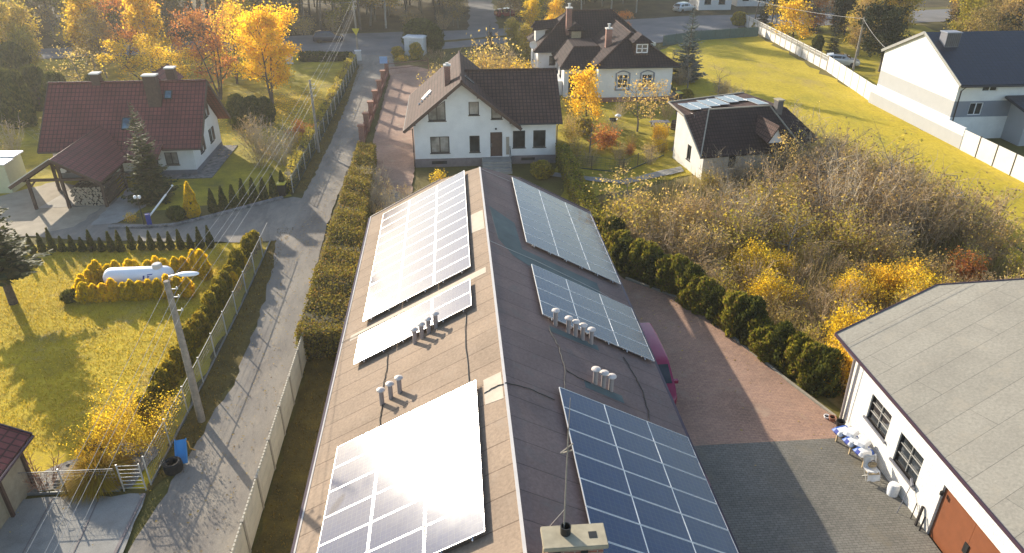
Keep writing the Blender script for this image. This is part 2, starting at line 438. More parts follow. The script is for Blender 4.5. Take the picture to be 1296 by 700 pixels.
# ------------------------------------------------------------------ walls and windows
def wall(mb, P0, d, n, length, top, ops, z0=0., reveal=.14, mi=0):
    """wall face with true openings. top: list of (u, z); ops: (u0,u1,z0,zt0,zt1)"""
    def topz(u):
        for (a, za), (b, zb) in zip(top, top[1:]):
            if a - 1e-6 <= u <= b + 1e-6: return za + (zb - za) * (u - a) / max(1e-9, b - a)
        return top[-1][1]
    g = lambda u, z, dep=0: (P0[0] + d[0] * u + n[0] * dep, P0[1] + d[1] * u + n[1] * dep, z)
    cuts = sorted(set([0., length] + [round(u, 4) for u, _ in top] + [round(v, 4) for o in ops for v in o[:2]]))
    for a, b in zip(cuts, cuts[1:]):
        if b - a < 1e-4: continue
        hs = []
        for o in ops:
            if o[0] <= a + 1e-4 and o[1] >= b - 1e-4:
                k = lambda u: o[3] + (o[4] - o[3]) * (u - o[0]) / (o[1] - o[0])
                hs.append((o[2], k(a), k(b)))
        hs.sort(); la = lb = z0
        def quad(xa, xb, ya, yb):
            if ya - xa < 1e-4 and yb - xb < 1e-4: return
            pts = [(a, xa), (b, xb), (b, yb), (a, ya)]
            mb.face([g(u, z) for u, z in pts], [(u, z) for u, z in pts], mi)
        for zb, ta, tb in hs: quad(la, lb, zb, zb); la, lb = ta, tb
        quad(la, lb, topz(a), topz(b))
    for u0, u1, zb, ta, tb in ops:
        c = [(u0, zb), (u1, zb), (u1, tb), (u0, ta)]
        for i in range(4):
            j = (i + 1) % 4
            mb.face([g(*c[i]), g(*c[i], -reveal), g(*c[j], -reveal), g(*c[j])], mi=mi)

def window(parent, P0, d, n, u0, u1, z0, z1, zt=None, fm='frame_dark', gm='glass', mull=1, bars=0, sill=True, fw=.07, local=False, name='window'):
    za, zb = zt or (z1, z1)
    k = lambda u: za + (zb - za) * (u - u0) / (u1 - u0)
    f = MB(); A, B = -.135, -.06
    f.obox(P0, d, n, u0 + .003, u1 - .003, z0 + .003, z0 + fw, A, B)
    f.obox(P0, d, n, u0 + .003, u0 + fw, z0 + fw, 0, A, B, zt=(k(u0) - .003, k(u0 + fw) - .003))
    f.obox(P0, d, n, u1 - fw, u1 - .003, z0 + fw, 0, A, B, zt=(k(u1 - fw) - .003, k(u1) - .003))
    g = lambda u, dep, z: (P0[0] + d[0] * u + n[0] * dep, P0[1] + d[1] * u + n[1] * dep, z)
    a, b = u0 + fw, u1 - fw
    f.hexa([g(a, B, max(z0 + fw, k(a) - fw)), g(b, B, max(z0 + fw, k(b) - fw)), g(b, A, max(z0 + fw, k(b) - fw)), g(a, A, max(z0 + fw, k(a) - fw)), g(a, B, k(a) - .003), g(b, B, k(b) - .003), g(b, A, k(b) - .003), g(a, A, k(a) - .003)])
    for i in range(mull):
        u = u0 + (u1 - u0) * (i + 1) / (mull + 1)
        f.obox(P0, d, n, u - .035, u + .035, z0 + fw, k(u) - fw, A + .01, B + .004)
    for i in range(bars):
        z = z0 + (min(za, zb) - z0) * (i + 1) / (bars + 1)
        f.obox(P0, d, n, a, b, z - .02, z + .02, A + .02, B + .006)
    w = f.build(name, M[fm], parent, local=local)
    p = MB(); pts = [(a - .02, z0 + fw - .02), (b + .02, z0 + fw - .02), (b + .02, k(b) - fw + .02), (a - .02, k(a) - fw + .02)]
    p.face([g(u, -.115, z) for u, z in pts]); p.build('pane', M[gm], w, local=local)
    if sill:
        q = MB(); q.obox(P0, d, n, u0 - .06, u1 + .06, z0 - .05, z0 + .001, -.05, .07); q.build('sill', M[fm], w, local=local)
    return w
# ------------------------------------------------------------------ vegetation prototypes
def quads_mesh(name, V, mat):
    """V: (N,4,3) array of loose leaf-sized quads"""
    N = len(V); me = bpy.data.meshes.new(name)
    me.vertices.add(4 * N); me.loops.add(4 * N); me.polygons.add(N)
    me.vertices.foreach_set('co', np.asarray(V, np.float32).ravel())
    me.loops.foreach_set('vertex_index', np.arange(4 * N, dtype=np.int32))
    me.polygons.foreach_set('loop_start', np.arange(0, 4 * N, 4, dtype=np.int32))
    me.polygons.foreach_set('loop_total', np.full(N, 4, np.int32))
    me.materials.append(mat); me.update(calc_edges=True); return me

def unit(v): return v / np.maximum(1e-9, np.linalg.norm(v, axis=-1, keepdims=True))

def leaves_at(C, size, rs, aspect=.7, up=0.3):
    """random little rhombic leaves round the centres C"""
    N = len(C)
    a = unit(rs.normal(size=(N, 3))); b = rs.normal(size=(N, 3)); b[:, 2] += up; b = unit(b - a * (a * b).sum(1, keepdims=True))
    s = (size * rs.uniform(.55, 1.35, N))[:, None]
    a = a * s * .5; b = b * s * .5 * aspect
    return np.stack([C - a, C - b * 1.0 + a * .1, C + a, C + b + a * .1], 1)

def curve_pts(p, d, length, n, rs, wob=.12, grav=0.):
    pts = [np.array(p, float)]; d = unit(np.array(d, float))
    for i in range(n):
        d = unit(d + rs.normal(size=3) * wob + np.array([0, 0, grav]))
        pts.append(pts[-1] + d * length / n)
    return pts, d

def tubes_mesh(name, limbs, mat, n=4):
    mb_v, mb_f = [], []; base = 0
    for pts, r0, r1, k in limbs:
        pts = np.array(pts); m = len(pts)
        t = np.gradient(pts, axis=0); t = unit(t)
        up = np.where(np.abs(t[:, 2:3]) < .9, np.array([[0, 0, 1.]]), np.array([[1., 0, 0]]))
        x = unit(np.cross(t, up)); y = np.cross(t, x)
        rr = np.linspace(r0, r1, m)[:, None, None]
        an = np.arange(k) * 2 * np.pi / k
        ring = pts[:, None, :] + (x[:, None, :] * np.cos(an)[None, :, None] + y[:, None, :] * np.sin(an)[None, :, None]) * rr
        mb_v.append(ring.reshape(-1, 3))
        i, j = np.meshgrid(np.arange(m - 1), np.arange(k), indexing='ij')
        i, j = i.ravel(), j.ravel(); j2 = (j + 1) % k
        mb_f.append(base + np.stack([i * k + j, i * k + j2, (i + 1) * k + j2, (i + 1) * k + j], 1))
        base += m * k
    V = np.concatenate(mb_v); Fq = np.concatenate(mb_f); me = bpy.data.meshes.new(name)
    N = len(Fq)
    me.vertices.add(len(V)); me.loops.add(4 * N); me.polygons.add(N)
    me.vertices.foreach_set('co', V.astype(np.float32).ravel())
    me.loops.foreach_set('vertex_index', Fq.astype(np.int32).ravel())
    me.polygons.foreach_set('loop_start', np.arange(0, 4 * N, 4, dtype=np.int32))
    me.polygons.foreach_set('loop_total', np.full(N, 4, np.int32))
    me.polygons.foreach_set('use_smooth', np.ones(N, bool))
    me.materials.append(mat); me.update(calc_edges=True); return me

def broadleaf(seed, H=9., crown_r=3., base=.22, mains=13, subs=7, leaves=9000, lsize=.26, trunk_r=.17, shape='round', elev=.75, bark='bark', leaf='yellow', jitter=.32, forks=1, sparse=0., twigs=True, side=None):
    rs = np.random.RandomState(seed); limbs = []; tips = []
    trunks = []
    for k in range(forks):
        d = np.array([0, 0, 1.]) + (np.array([cos(k * 2 * pi / forks + seed), sin(k * 2 * pi / forks + seed), 0]) * .28 if forks > 1 else 0)
        p, _ = curve_pts((0, 0, -.1), d, H * .93, 9, rs, .05, .05)
        limbs.append((p, trunk_r / math.sqrt(forks), trunk_r * .12, 7)); trunks.append(np.array(p))
    for i in range(mains):
        tr = trunks[i % forks]
        t = base + (.97 - base) * (i + rs.uniform(0, .8)) / mains
        x = t * (len(tr) - 1); j = min(int(x), len(tr) - 2); p = tr[j] + (tr[j + 1] - tr[j]) * (x - j)
        h = (t - base) / (1 - base)
        prof = {'round': math.sqrt(max(.05, 1 - (1.7 * h - .75) ** 2)), 'cone': 1.05 - .9 * h, 'vase': .45 + .6 * h, 'column': .8 - .35 * h, 'top': max(.0, .25 + .75 * math.sin(pi * min(1, h * 1.02)))}[shape]
        az = i * 2.4 + rs.uniform(-.4, .4); el = elev * (.35 + .8 * h) + rs.uniform(-.15, .15)
        d = np.array([cos(az) * cos(el), sin(az) * cos(el), sin(el)]); ln = crown_r * prof * rs.uniform(.8, 1.15)
        pts, _ = curve_pts(p, d, ln, 5, rs, .14, .06)
        limbs.append((pts, trunk_r * .42 * (1.1 - .7 * h), trunk_r * .07, 5))
        pts = np.array(pts); tips.append(pts[-1])
        for q in range(subs):
            u = rs.uniform(.25, 1.) * 5; jj = min(int(u), 4); pp = pts[jj] + (pts[jj + 1] - pts[jj]) * (u - jj)
            dd = unit(d + rs.normal(size=3) * .75 + np.array([0, 0, .25]))
            sp, _ = curve_pts(pp, dd, ln * rs.uniform(.25, .5), 3, rs, .2, .03)
            limbs.append((sp, trunk_r * .11, trunk_r * .035, 3)); sp = np.array(sp); tips += [sp[1], sp[2], sp[3]]
            if twigs:
                for w in range(2):
                    tp, _ = curve_pts(sp[rs.randint(1, 4)], unit(dd + rs.normal(size=3) * .8), ln * rs.uniform(.12, .25), 2, rs, .2, .02)
                    limbs.append((tp, trunk_r * .05, trunk_r * .025, 3)); tips.append(np.array(tp[-1]))
    tm = tubes_mesh('trunk', limbs, M[bark]); cm = None
    if leaves:
        T = np.array(tips)
        if sparse: T = T[rs.uniform(size=len(T)) > sparse]
        # clumps: some tips carry many leaves, some few
        w = rs.gamma(1.3, 1., len(T)); w /= w.sum()
        C = T[rs.choice(len(T), leaves, p=w)] + rs.normal(size=(leaves, 3)) * jitter * np.array([1, 1, .75])
        cm = quads_mesh('crown', leaves_at(C, lsize, rs), L[leaf])
    return tm, cm

def shrub(seed, H=2.6, spread=1.4, stems=22, subs=7, leaves=600, lsize=.12, leaf='brown', bark='twig', r=.016, lean=.55, jitter=.12, core=0.):
    rs = np.random.RandomState(seed); limbs = []; tips = []
    for i in range(stems):
        az = rs.uniform(0, 2 * pi); out = rs.uniform(0, 1) ** .7
        b = np.array([cos(az), sin(az), 0]) * out * spread * .3; b[2] = -.05
        d = np.array([cos(az) * lean * out, sin(az) * lean * out, 1.]); ln = H * rs.uniform(.65, 1.08) * (1.05 - .25 * out)
        pts, dd = curve_pts(b, d, ln, 5, rs, .10, .0)
        limbs.append((pts, r, r * .4, 3)); pts = np.array(pts); tips.append(pts[-1])
        for q in range(subs):
            u = rs.uniform(1.2, 5.); j = min(int(u), 4); p = pts[j] + (pts[j + 1] - pts[j]) * (u - j)
            d2 = unit(d * .6 + rs.normal(size=3) * .6 + np.array([0, 0, .2]))
            sp, _ = curve_pts(p, d2, ln * rs.uniform(.14, .34), 3, rs, .2)
            limbs.append((sp, r * .62, r * .3, 3)); tips += [np.array(sp[1]), np.array(sp[2]), np.array(sp[-1])]
    tm = tubes_mesh('stem', limbs, M[bark]); cm = None
    if leaves:
        T = np.array(tips); w = rs.gamma(1., 1., len(T)); w /= w.sum()
        C = T[rs.choice(len(T), leaves, p=w)] + rs.normal(size=(leaves, 3)) * jitter
        C[:, 2] = np.maximum(C[:, 2], .03)
        cm = quads_mesh('foliage', leaves_at(C, lsize, rs), L[leaf])
    return tm, cm

def conifer(seed, H=7., rad=1.9, base=.06, whorls=24, per=8, leaf='spruce', droop=.35, sprays=12, gap=.06, trunk_r=.12, bark='bark', ragged=.25):
    rs = np.random.RandomState(seed); V = []; limbs = []
    tp, _ = curve_pts((0, 0, -.1), (0, 0, 1), H + .1, 8, rs, .012)
    limbs.append((tp, trunk_r, .015, 7))
    for i in range(whorls):
        t = base + (1 - base) * (i + .3) / whorls; z = t * H
        ln = rad * (1 - t) ** .85 * rs.uniform(1 - ragged, 1 + ragged * .4) + .08
        n = max(4, int(per * (1 - .45 * t)))
        for k in range(n):
            if rs.uniform() < gap: continue
            az = 2 * pi * k / n + i * 1.3 + rs.uniform(-.25, .25); l2 = ln * rs.uniform(.75, 1.12)
            o = np.array([cos(az), sin(az), 0]); sd = np.array([-sin(az), cos(az), 0])
            el = .55 * t - droop * (1 - t) + rs.uniform(-.12, .12)
            ax = o * cos(el) + np.array([0, 0, sin(el)])
            p0 = np.array([0, 0, z + rs.uniform(-.1, .1) * H / whorls])
            f = lambda s: p0 + ax * l2 * s + np.array([0, 0, -.12 * droop * l2 * s * (1 - s) * 4 + .10 * l2 * s * s])
            limbs.append(([f(0), f(.5), f(.9)], .022 * (1 - t) + .008, .006, 3))
            m = max(4, int(sprays * (1 - .55 * t)))
            for q in range(m):
                s = .12 + .88 * (q + rs.uniform(0, .9)) / m; c = f(s); w = l2 * (.36 * (1 - s) + .13) * rs.uniform(.7, 1.2)
                for sg in (-1, 1):
                    d = unit(ax * .75 + sd * sg * .8 + rs.normal(size=3) * .14 + np.array([0, 0, -.10]))
                    nrm = unit(np.cross(d, np.array([0, 0, 1.])) + rs.normal(size=3) * .35); h = w * .30
                    V.append([c, c + d * w * .45 - nrm * h, c + d * w, c + d * w * .45 + nrm * h])
    return tubes_mesh('trunk', limbs, M[bark]), quads_mesh('crown', np.array(V), L[leaf])

def thuja(seed, H=1.4, rad=.28, n=900, leaf='thuja', lsize=.13, shape='cone', ragged=.12):
    """dense upright conifer: flat sprays all through the outer shell"""
    rs = np.random.RandomState(seed)
    t = rs.uniform(0, 1, n) ** (1.25 if shape == 'cone' else 1.); az = rs.uniform(0, 2 * pi, n)
    prof = {'cone': (1 - t) ** .8 * np.minimum(1, .55 + t * 4), 'column': np.minimum(1, .75 + t) * np.sqrt(np.maximum(.02, 1 - (np.maximum(0, t - .6) / .42) ** 2)), 'ball': np.sqrt(np.maximum(.03, 1 - (1.9 * t - .9) ** 2)), 'flame': np.minimum(1, .5 + t * 2.2) * (1 - t) ** .55 * 1.1}[shape]
    lob = 1 + ragged * np.sin(az * 3 + seed + t * 5) + ragged * np.sin(az * 5 - t * 9 + seed * 2)
    r = rad * prof * lob * rs.uniform(.55, 1.03, n) ** .5
    C = np.stack([np.cos(az) * r, np.sin(az) * r, t * H * .97 + .03], 1)
    o = np.stack([np.cos(az), np.sin(az), np.zeros(n)], 1); sd = np.stack([-np.sin(az), np.cos(az), np.zeros(n)], 1)
    up = unit(np.array([[0, 0, 1.]]) + o * .35 + rs.normal(size=(n, 3)) * .28)
    w = unit(sd + o * rs.normal(size=(n, 1)) * .8 + rs.normal(size=(n, 3)) * .2)
    s = (lsize * rs.uniform(.6, 1.3, n))[:, None]
    V = np.stack([C - up * s * .6, C - w * s * .42, C + up * s * .75, C + w * s * .42], 1)
    V[:, :, 2] = np.maximum(V[:, :, 2], .0)
    limbs = [([(0, 0, -.05), (0, 0, H * .4), (0, 0, H * .8)], max(.03, rad * .3), .01, 5)]
    return tubes_mesh('trunk', limbs, M['bark']), quads_mesh('crown', V, L[leaf])

PROTO = {}
def proto(key, fn, *a, **k): PROTO[key] = fn(*a, **k)

_first = {}
def plant(key, name, label, cat, loc, scale=1., rz=0., group=None):
    tm, cm = PROTO[key]
    t = thing(name, label, cat, loc, rz, group, scale)
    link(tm.name.split('.')[0], tm, t)
    if cm: link(cm.name.split('.')[0], cm, t)
    return t

rng = random.Random(7)
M['twig_red'] = plain('twig_red', (.30, .16, .10), .9, var=.3, scale=5)
for i in range(3): proto('shrub%d' % i, shrub, 20 + i, 2.7, 1.7, 30, 9, 420, .11, 'brown', 'twig', .017)
for i in range(2): proto('gshrub%d' % i, shrub, 30 + i, 3.0, 1.6, 34, 9, 160, .10, 'pale', 'twig_grey', .017)
for i in range(3): proto('oshrub%d' % i, shrub, 40 + i, 2.4, 1.8, 30, 9, 1050, .13, 'olive', 'twig', .016, jitter=.2)
for i in range(2): proto('pshrub%d' % i, shrub, 50 + i, 2.6, 1.8, 32, 9, 850, .13, 'pale', 'twig', .016, jitter=.2)
proto('yshrub', shrub, 60, 2.3, 2.0, 26, 8, 7000, .095, 'yellow', 'twig', .016, jitter=.22)
proto('rshrub', shrub, 61, 1.8, 1.5, 24, 7, 1900, .13, 'rust', 'twig', .014, jitter=.16)
proto('nearbush', shrub, 62, 2.5, 2.4, 34, 9, 9500, .075, 'yellow', 'twig', .014, .75, .2)
proto('twigbush', shrub, 63, 1.6, .9, 14, 7, 0, .1, 'brown', 'twig_red', .024, .6)
proto('smallyellow', shrub, 64, .9, .7, 14, 5, 500, .09, 'yellow', 'twig', .01)
proto('fruit', broadleaf, 70, 4.2, 1.9, .25, 12, 8, 700, .15, .09, 'round', .6, 'bark_grey', 'pale', .25)
proto('fruit2', broadleaf, 71, 4.0, 2.0, .22, 12, 8, 0, .15, .09, 'vase', .6, 'bark_grey', 'pale', .25)
proto('yellow_small', broadleaf, 72, 4.2, 1.5, .2, 14, 7, 3600, .17, .08, 'round', .75, 'bark', 'yellow', .24)
proto('orange_tree', broadleaf, 73, 8.8, 3.1, .2, 18, 9, 17000, .2, .2, 'round', .85, 'bark', 'orange', .36, 2)
proto('yellow_tree', broadleaf, 74, 9., 3.0, .18, 18, 9, 5200, .22, .17, 'round', .8, 'bark', 'yellow', .38, 2, .2)
proto('sparse_tree', broadleaf, 75, 8., 3.4, .18, 16, 9, 2600, .2, .2, 'vase', .7, 'bark', 'rust', .38, 3, .3)
proto('rust_tree', broadleaf, 76, 7., 3.0, .2, 14, 9, 3200, .22, .16, 'round', .7, 'bark', 'rust', .35, 2, .3)
proto('birch', broadleaf, 77, 15., 2.3, .16, 26, 9, 14000, .24, .17, 'column', .95, 'bark_pale', 'yellow', .42)
proto('birch_thin', broadleaf, 78, 14., 2.6, .22, 22, 8, 5200, .28, .15, 'column', .9, 'bark_pale', 'pale', .42)
proto('forest_bare', broadleaf, 79, 15., 3.2, .3, 18, 8, 2600, .30, .17, 'top', .8, 'bark_grey', 'brown', .5)
proto('forest_bare2', broadleaf, 80, 13., 3.4, .22, 18, 8, 4600, .28, .15, 'round', .8, 'bark_grey', 'brown', .5)
proto('forest_green', broadleaf, 81, 12., 3.4, .16, 18, 8, 7000, .32, .17, 'round', .75, 'bark', 'olive', .5)
proto('forest_gold', broadleaf, 82, 13., 3.0, .2, 18, 8, 6500, .30, .16, 'round', .8, 'bark_pale', 'yellow', .45)
proto('pine', broadleaf, 83, 15., 2.8, .5, 18, 9, 9000, .34, .19, 'round', .45, 'bark', 'pine', .34)
proto('garden_pine', broadleaf, 84, 7., 2.7, .28, 18, 9, 8000, .26, .2, 'round', .45, 'bark', 'pine', .28)
proto('spruce', conifer, 85, 7.2, 1.75, .05, 30, 12, 'spruce', .35, 15)
proto('spruce_left', conifer, 86, 6.6, 2.3, .26, 22, 11, 'spruce', .2, 17, .06, .2)
proto('blue_spruce', conifer, 87, 7.5, 2.3, .03, 26, 9, 'blue', .1, 12)
proto('far_spruce', conifer, 88, 11., 2.6, .05, 24, 8, 'pine', .3, 9)
for i in range(3): proto('thuja%d' % i, thuja, 90 + i, 1.25, .27, 700, 'thuja', .12)
proto('lanethuja0', thuja, 95, 1.4, .33, 1300, 'thuja_gold', .13, 'column', .18)
proto('lanethuja1', thuja, 96, 1.4, .33, 1300, 'thuja_gold', .13, 'column', .18)
for i in range(3): proto('yardthuja%d' % i, thuja, 97 + i, 2.1, .62, 2600, 'thuja_lit' if i != 2 else 'thuja', .14, 'column', .2)
proto('goldthuja0', thuja, 101, 1.25, .38, 900, 'golden', .15, 'flame', .2)
proto('goldthuja1', thuja, 102, 1.2, .42, 900, 'golden', .15, 'flame', .22)
proto('goldcone', thuja, 103, 2.5, .62, 2400, 'golden', .16)
proto('darkthuja', thuja, 104, 1.8, .36, 1200, 'thuja', .14, 'cone', .12)
proto('bigthuja', thuja, 105, 4.4, 1.1, 3600, 'thuja', .26, 'column', .15)
proto('ball', thuja, 106, .55, .42, 700, 'thuja', .1, 'ball', .05)
proto('hangshrub', thuja, 107, 2.2, .9, 1800, 'olive', .2, 'ball', .15)

def grass_mound(seed, H, rad, n, leaf):
    rs = np.random.RandomState(seed)
    az = rs.uniform(0, 2 * pi, n); lean = rs.uniform(0, 1, n) ** .6; h = H * rs.uniform(.7, 1.1, n) * (1.05 - .55 * lean ** 2)
    o = np.stack([np.cos(az), np.sin(az), np.zeros(n)], 1); sd = np.stack([-np.sin(az), np.cos(az), np.zeros(n)], 1)
    b = o * (rad * .25 * rs.uniform(0, 1, n))[:, None]
    mid = b + o * (lean * rad * .45)[:, None]; mid[:, 2] = h * .75
    tip = b + o * (lean * rad * .85)[:, None]; tip[:, 2] = h * (1 - .45 * lean)
    w = sd * .012
    V = np.concatenate([np.stack([b - w, b + w, mid + w, mid - w], 1), np.stack([mid - w, mid + w, tip + w * .3, tip - w * .3], 1)])
    return quads_mesh('clump', V, L[leaf])

def tufts(name, inside, bbox, n, h, leaf, seed=3, z=.03):
    """short blades and dead leaves scattered over a lawn: one object"""
    rs = np.random.RandomState(seed)
    P = np.stack([rs.uniform(bbox[0], bbox[1], n), rs.uniform(bbox[2], bbox[3], n)], 1)
    P = P[[inside(x, y) for x, y in P]]; n = len(P)
    az = rs.uniform(0, 2 * pi, n); sd = np.stack([np.cos(az), np.sin(az), np.zeros(n)], 1) * .018
    b = np.concatenate([P, np.full((n, 1), z)], 1)
    hh = h * rs.gamma(4, .25, n)
    tip = b + rs.normal(size=(n, 3)) * .04; tip[:, 2] = z + hh
    V = np.stack([b - sd, b + sd, tip + sd * .3, tip - sd * .3], 1)
    me = quads_mesh(name, V, L[leaf]); o = link(name, me); return o
# ------------------------------------------------------------------ the setting
g0 = MB(); g0.face([(-700, -60, 0), (700, -60, 0), (700, 1400, 0), (-700, 1400, 0)])
g0.build('ground', M['ground'])['kind'] = 'structure'
sheet('forest_floor', [(-160, 104), (-60, 106), (-38, 112), (-20, 117), (6, 119), (3, 175), (-160, 240)], M['forest_floor'], .5, 3)
sheet('forest_floor', [(9, 126), (22, 118), (40, 130), (120, 140), (120, 240), (9, 240)], M['forest_floor'], .5, 3)
sheet('yard_lawn', [(-60, 54), (-36, 47), (-27.5, 47.2), (-12.1, 50.8), (-12.0, 96.5), (-13.5, 100.5), (-30, 104.5), (-60, 100)], M['lawn2'], .15, 1)
sheet('garden_lawn', [(-42, 20.6), (-16.6, 21.5), (-12.0, 21.4), (-11.95, 42.9), (-24, 43.7), (-42, 44.5)], M['lawn'], .08, .8)
sheet('field_lawn', [(24.5, 62), (24.5, 80), (27, 100), (34, 108), (45.5, 112), (43.5, 72), (43, 30), (33.6, 30), (33.4, 44), (30, 50), (29, 58)], M['field'], .3, 1.5)
sheet('side_garden', [(7.6, 43), (8.0, 75), (24.3, 76), (24.3, 62), (19, 53.5), (10, 49)], M['lawn2'], .25, 1)
sheet('neighbour_lawn', [(44.5, 74), (47.5, 119), (75, 125), (75, 76)], M['lawn2'], .3, 2)
sheet('thicket_floor', [(9.6, 37.5), (8.6, 48), (19, 53), (28.5, 57), (33.2, 44), (33.4, 28), (26, 25.5), (16.2, 23.6), (13.7, 30)], M['litter'], .3, 1)
sheet('verge_left', [(-11.95, 21), (-11.95, 50), (-11.2, 46), (-10.65, 34), (-10.5, 28), (-11.1, 22.4)], M['verge'], .12, .6)
sheet('verge_upper', [(-12.2, 51), (-11.2, 51.5), (-10.9, 63), (-11.1, 77), (-11.6, 95), (-12.2, 96)], M['verge'], .14, .6)
sheet('verge_right', [(-7.4, 4), (-7.35, 30.5), (-8.5, 31), (-8.7, 60), (-7.4, 61.5), (-5.6, 48), (-4.5, 42), (-4.6, 4)], M['verge'], .06, .6)
sheet('main_road', [(-170, 99), (-60, 100.5), (-30, 105.2), (-13.2, 101.2), (-8, 99.6), (-2, 103.6), (6, 107), (40, 117.5), (70, 119), (120, 125), (120, 137), (70, 131), (40, 129.5), (6, 119), (-20, 116.5), (-60, 107.6), (-170, 106)], M['asphalt_dark'], .12, 1.5)
sheet('road_verge', [(-1.5, 108.6), (7, 111.8), (14, 113.6), (14, 115.0), (7, 113.4), (-1.5, 110.2)], M['verge'], .15, 1)
sheet('forest_lane', [(2.6, 118.2), (3.4, 152), (3.5, 210), (8.5, 210), (8.0, 150), (7.2, 118.9)], M['asphalt_dark'], .2, 1.5)
sheet('lane', [(-11.9, 4), (-11.6, 18.4), (-11.15, 22.2), (-10.85, 25), (-10.45, 28.2), (-10.6, 33.8), (-11.2, 40.3), (-11.6, 43.1), (-11.5, 47.6), (-11.15, 52), (-10.95, 63.4), (-11.1, 76.7), (-11.65, 93.6), (-13.2, 101.4), (-8, 99.9), (-7.2, 93), (-7.95, 88), (-8.2, 70), (-8.6, 61), (-8.75, 47), (-8.55, 38), (-8.2, 32), (-7.6, 30), (-7.62, 4)], M['asphalt'], .05, .5)
sheet('side_road', [(-11.58, 43.1), (-13.6, 42.95), (-23.7, 44.05), (-27.6, 45), (-40, 44.4), (-40, 51), (-36, 49.2), (-30.5, 55), (-27, 53.4), (-22.9, 50.0), (-23.1, 46.6), (-18.7, 46.2), (-14, 49.5), (-11.9, 50.5), (-11.3, 50.2), (-11.45, 47.6)], M['asphalt'], .04, .5)
sheet('sand_drive', [(-30.6, 55), (-36.2, 49.2), (-34.5, 44.6), (-27.3, 45.1), (-25.4, 46.3), (-25.0, 49.6), (-27.2, 49.9)], plain('sandy_drive', (.36, .30, .22), .95, var=.18, scale=.9), .1, .5)
sheet('house_path', [(-24.4, 46.4), (-24.5, 53.2), (-22.6, 53.4), (-21.9, 49.5), (-22.8, 46.7)], M['concrete'], .05)
sheet('carport_floor', [(-29.3, 49.7), (-27.15, 49.85), (-27.0, 53.6), (-28.6, 53.4)], M['pale_concrete'], .02)
sheet('car_park', [(-20, 4), (-20, 21.2), (-16.8, 21.25), (-11.95, 21.1), (-11.75, 18.4), (-12.1, 4)], M['concrete'], .04)
sheet('pebble_bed', [(-17.2, 21.5), (-12.6, 21.5), (-12.3, 23.6), (-13.4, 24.3), (-15.2, 23.3), (-17.2, 22.2)], M['gravel'], .1, .4)
sheet('paver_drive', [(-7.9, 93), (-7.5, 88.8), (-7.3, 62), (-6.9, 52), (-5.4, 48), (-3.4, 50.4), (-3.3, 66), (-3.0, 84), (-2.2, 90.5), (-5.5, 94)], M['paver_pink'], .04)
sheet('shrub_bed', [(-6.6, 52.5), (-5.3, 48.2), (-5.4, 42.6), (-3.4, 42.4), (-2.6, 49.4), (-3.5, 50.3)], M['gravel'], .15, .5)
sheet('paver_yard', [(6.0, 22.05), (15.83, 22.05), (15.65, 23.2), (14.6, 25.9), (12.15, 33.3), (9.3, 36.2), (7.6, 41.2), (3, 41.8)], M['paver_pink'], .02)
sheet('grey_yard', [(6.0, 3), (15.83, 3), (15.83, 22.05), (6.0, 22.05)], M['paver_grey'], 0)
sheet('garden_path', [(7.2, 53.2), (12.5, 51.0), (17.8, 53.4), (17.9, 54.6), (12.4, 51.9), (7.3, 54.1)], M['concrete'], .06)
sheet('side_drive', [(22.6, 76.6), (24.8, 79), (25.2, 70), (22.2, 61.8), (19.0, 56.6), (18.2, 58.5), (20.9, 66), (22.5, 73)], plain('tarmac_drive', (.16, .13, .12), .9, var=.15), .06)
sheet('far_drive', [(24, 104), (30, 118.6), (46, 121.5), (43.8, 111), (33, 107)], M['asphalt_dark'], .15, 1)

# kerb of pebbles along the pink pavers, a true step
k = MB()
kp = [(15.55, 23.35), (14.6, 25.95), (13.4, 29.6), (12.2, 33.35), (9.35, 36.3)]
for a, b in zip(kp, kp[1:]): k.beam((a[0] + .08, a[1] + .05, .06), (b[0] + .08, b[1] + .05, .06), .12, .14)
k.build('yard_kerb', M['conc_post'])['kind'] = 'structure'
k = MB()
kp = [(-23.0, 45.95), (-20.5, 45.75), (-18.7, 46.0), (-16.3, 47.6), (-14, 49.3), (-12.6, 50.3)]
for a, b in zip(kp, kp[1:]): k.beam((*a, .10), (*b, .10), .28, .22)
k.build('stone_kerb', M['stone'])['kind'] = 'structure'

k = MB()
for x in (-13.6, -15.3): k.beam((x - .0, 21.1, .094), (x + 1.1, 6, .094), .035, .012)
k.beam((-12.02, 21.1, .094), (-11.95, 8, .094), .10, .04)
k.build('pavement_joint', M['plinth'])['kind'] = 'structure'
# lawn texture in the near garden
def in_lawn(x, y): return -40 < x < -12.3 and 21.7 < y < 43 and not (-17.3 < x and y < 23.8 and y < 24.2)
o = tufts('grass', in_lawn, (-34, -12.3, 21.7, 43), 80000, .05, 'grassblade', 3, .02)
o['kind'] = 'stuff'; o['label'] = 'short golden grass blades over the garden lawn'; o['category'] = 'grass'
def in_verge(x, y): return (-11.9 < x < -10.9 and 22 < y < 45) or (-7.2 < x < -5.2 and 8 < y < 30) or (-12.1 < x < -11.1 and 52 < y < 95)
o = tufts('verge_grass', in_verge, (-12.1, -5.2, 8, 95), 60000, .06, 'drygrass', 4, .03)
o['kind'] = 'stuff'; o['label'] = 'dry brown grass on the verges of the lane'; o['category'] = 'grass'
rs = np.random.RandomState(5)
def leaf_fall(name, label, c, r, n, leaf, size=.11):
    P = np.stack([c[0] + rs.normal(size=n) * r[0], c[1] + rs.normal(size=n) * r[1], np.full(n, .13)], 1)
    V = leaves_at(P, size, rs); V[:, :, 2] = .11 + (V[:, :, 2] - .13) * .25
    o = link(name, quads_mesh(name, V, L[leaf])); o['kind'] = 'stuff'; o['label'] = label; o['category'] = 'fallen leaves'
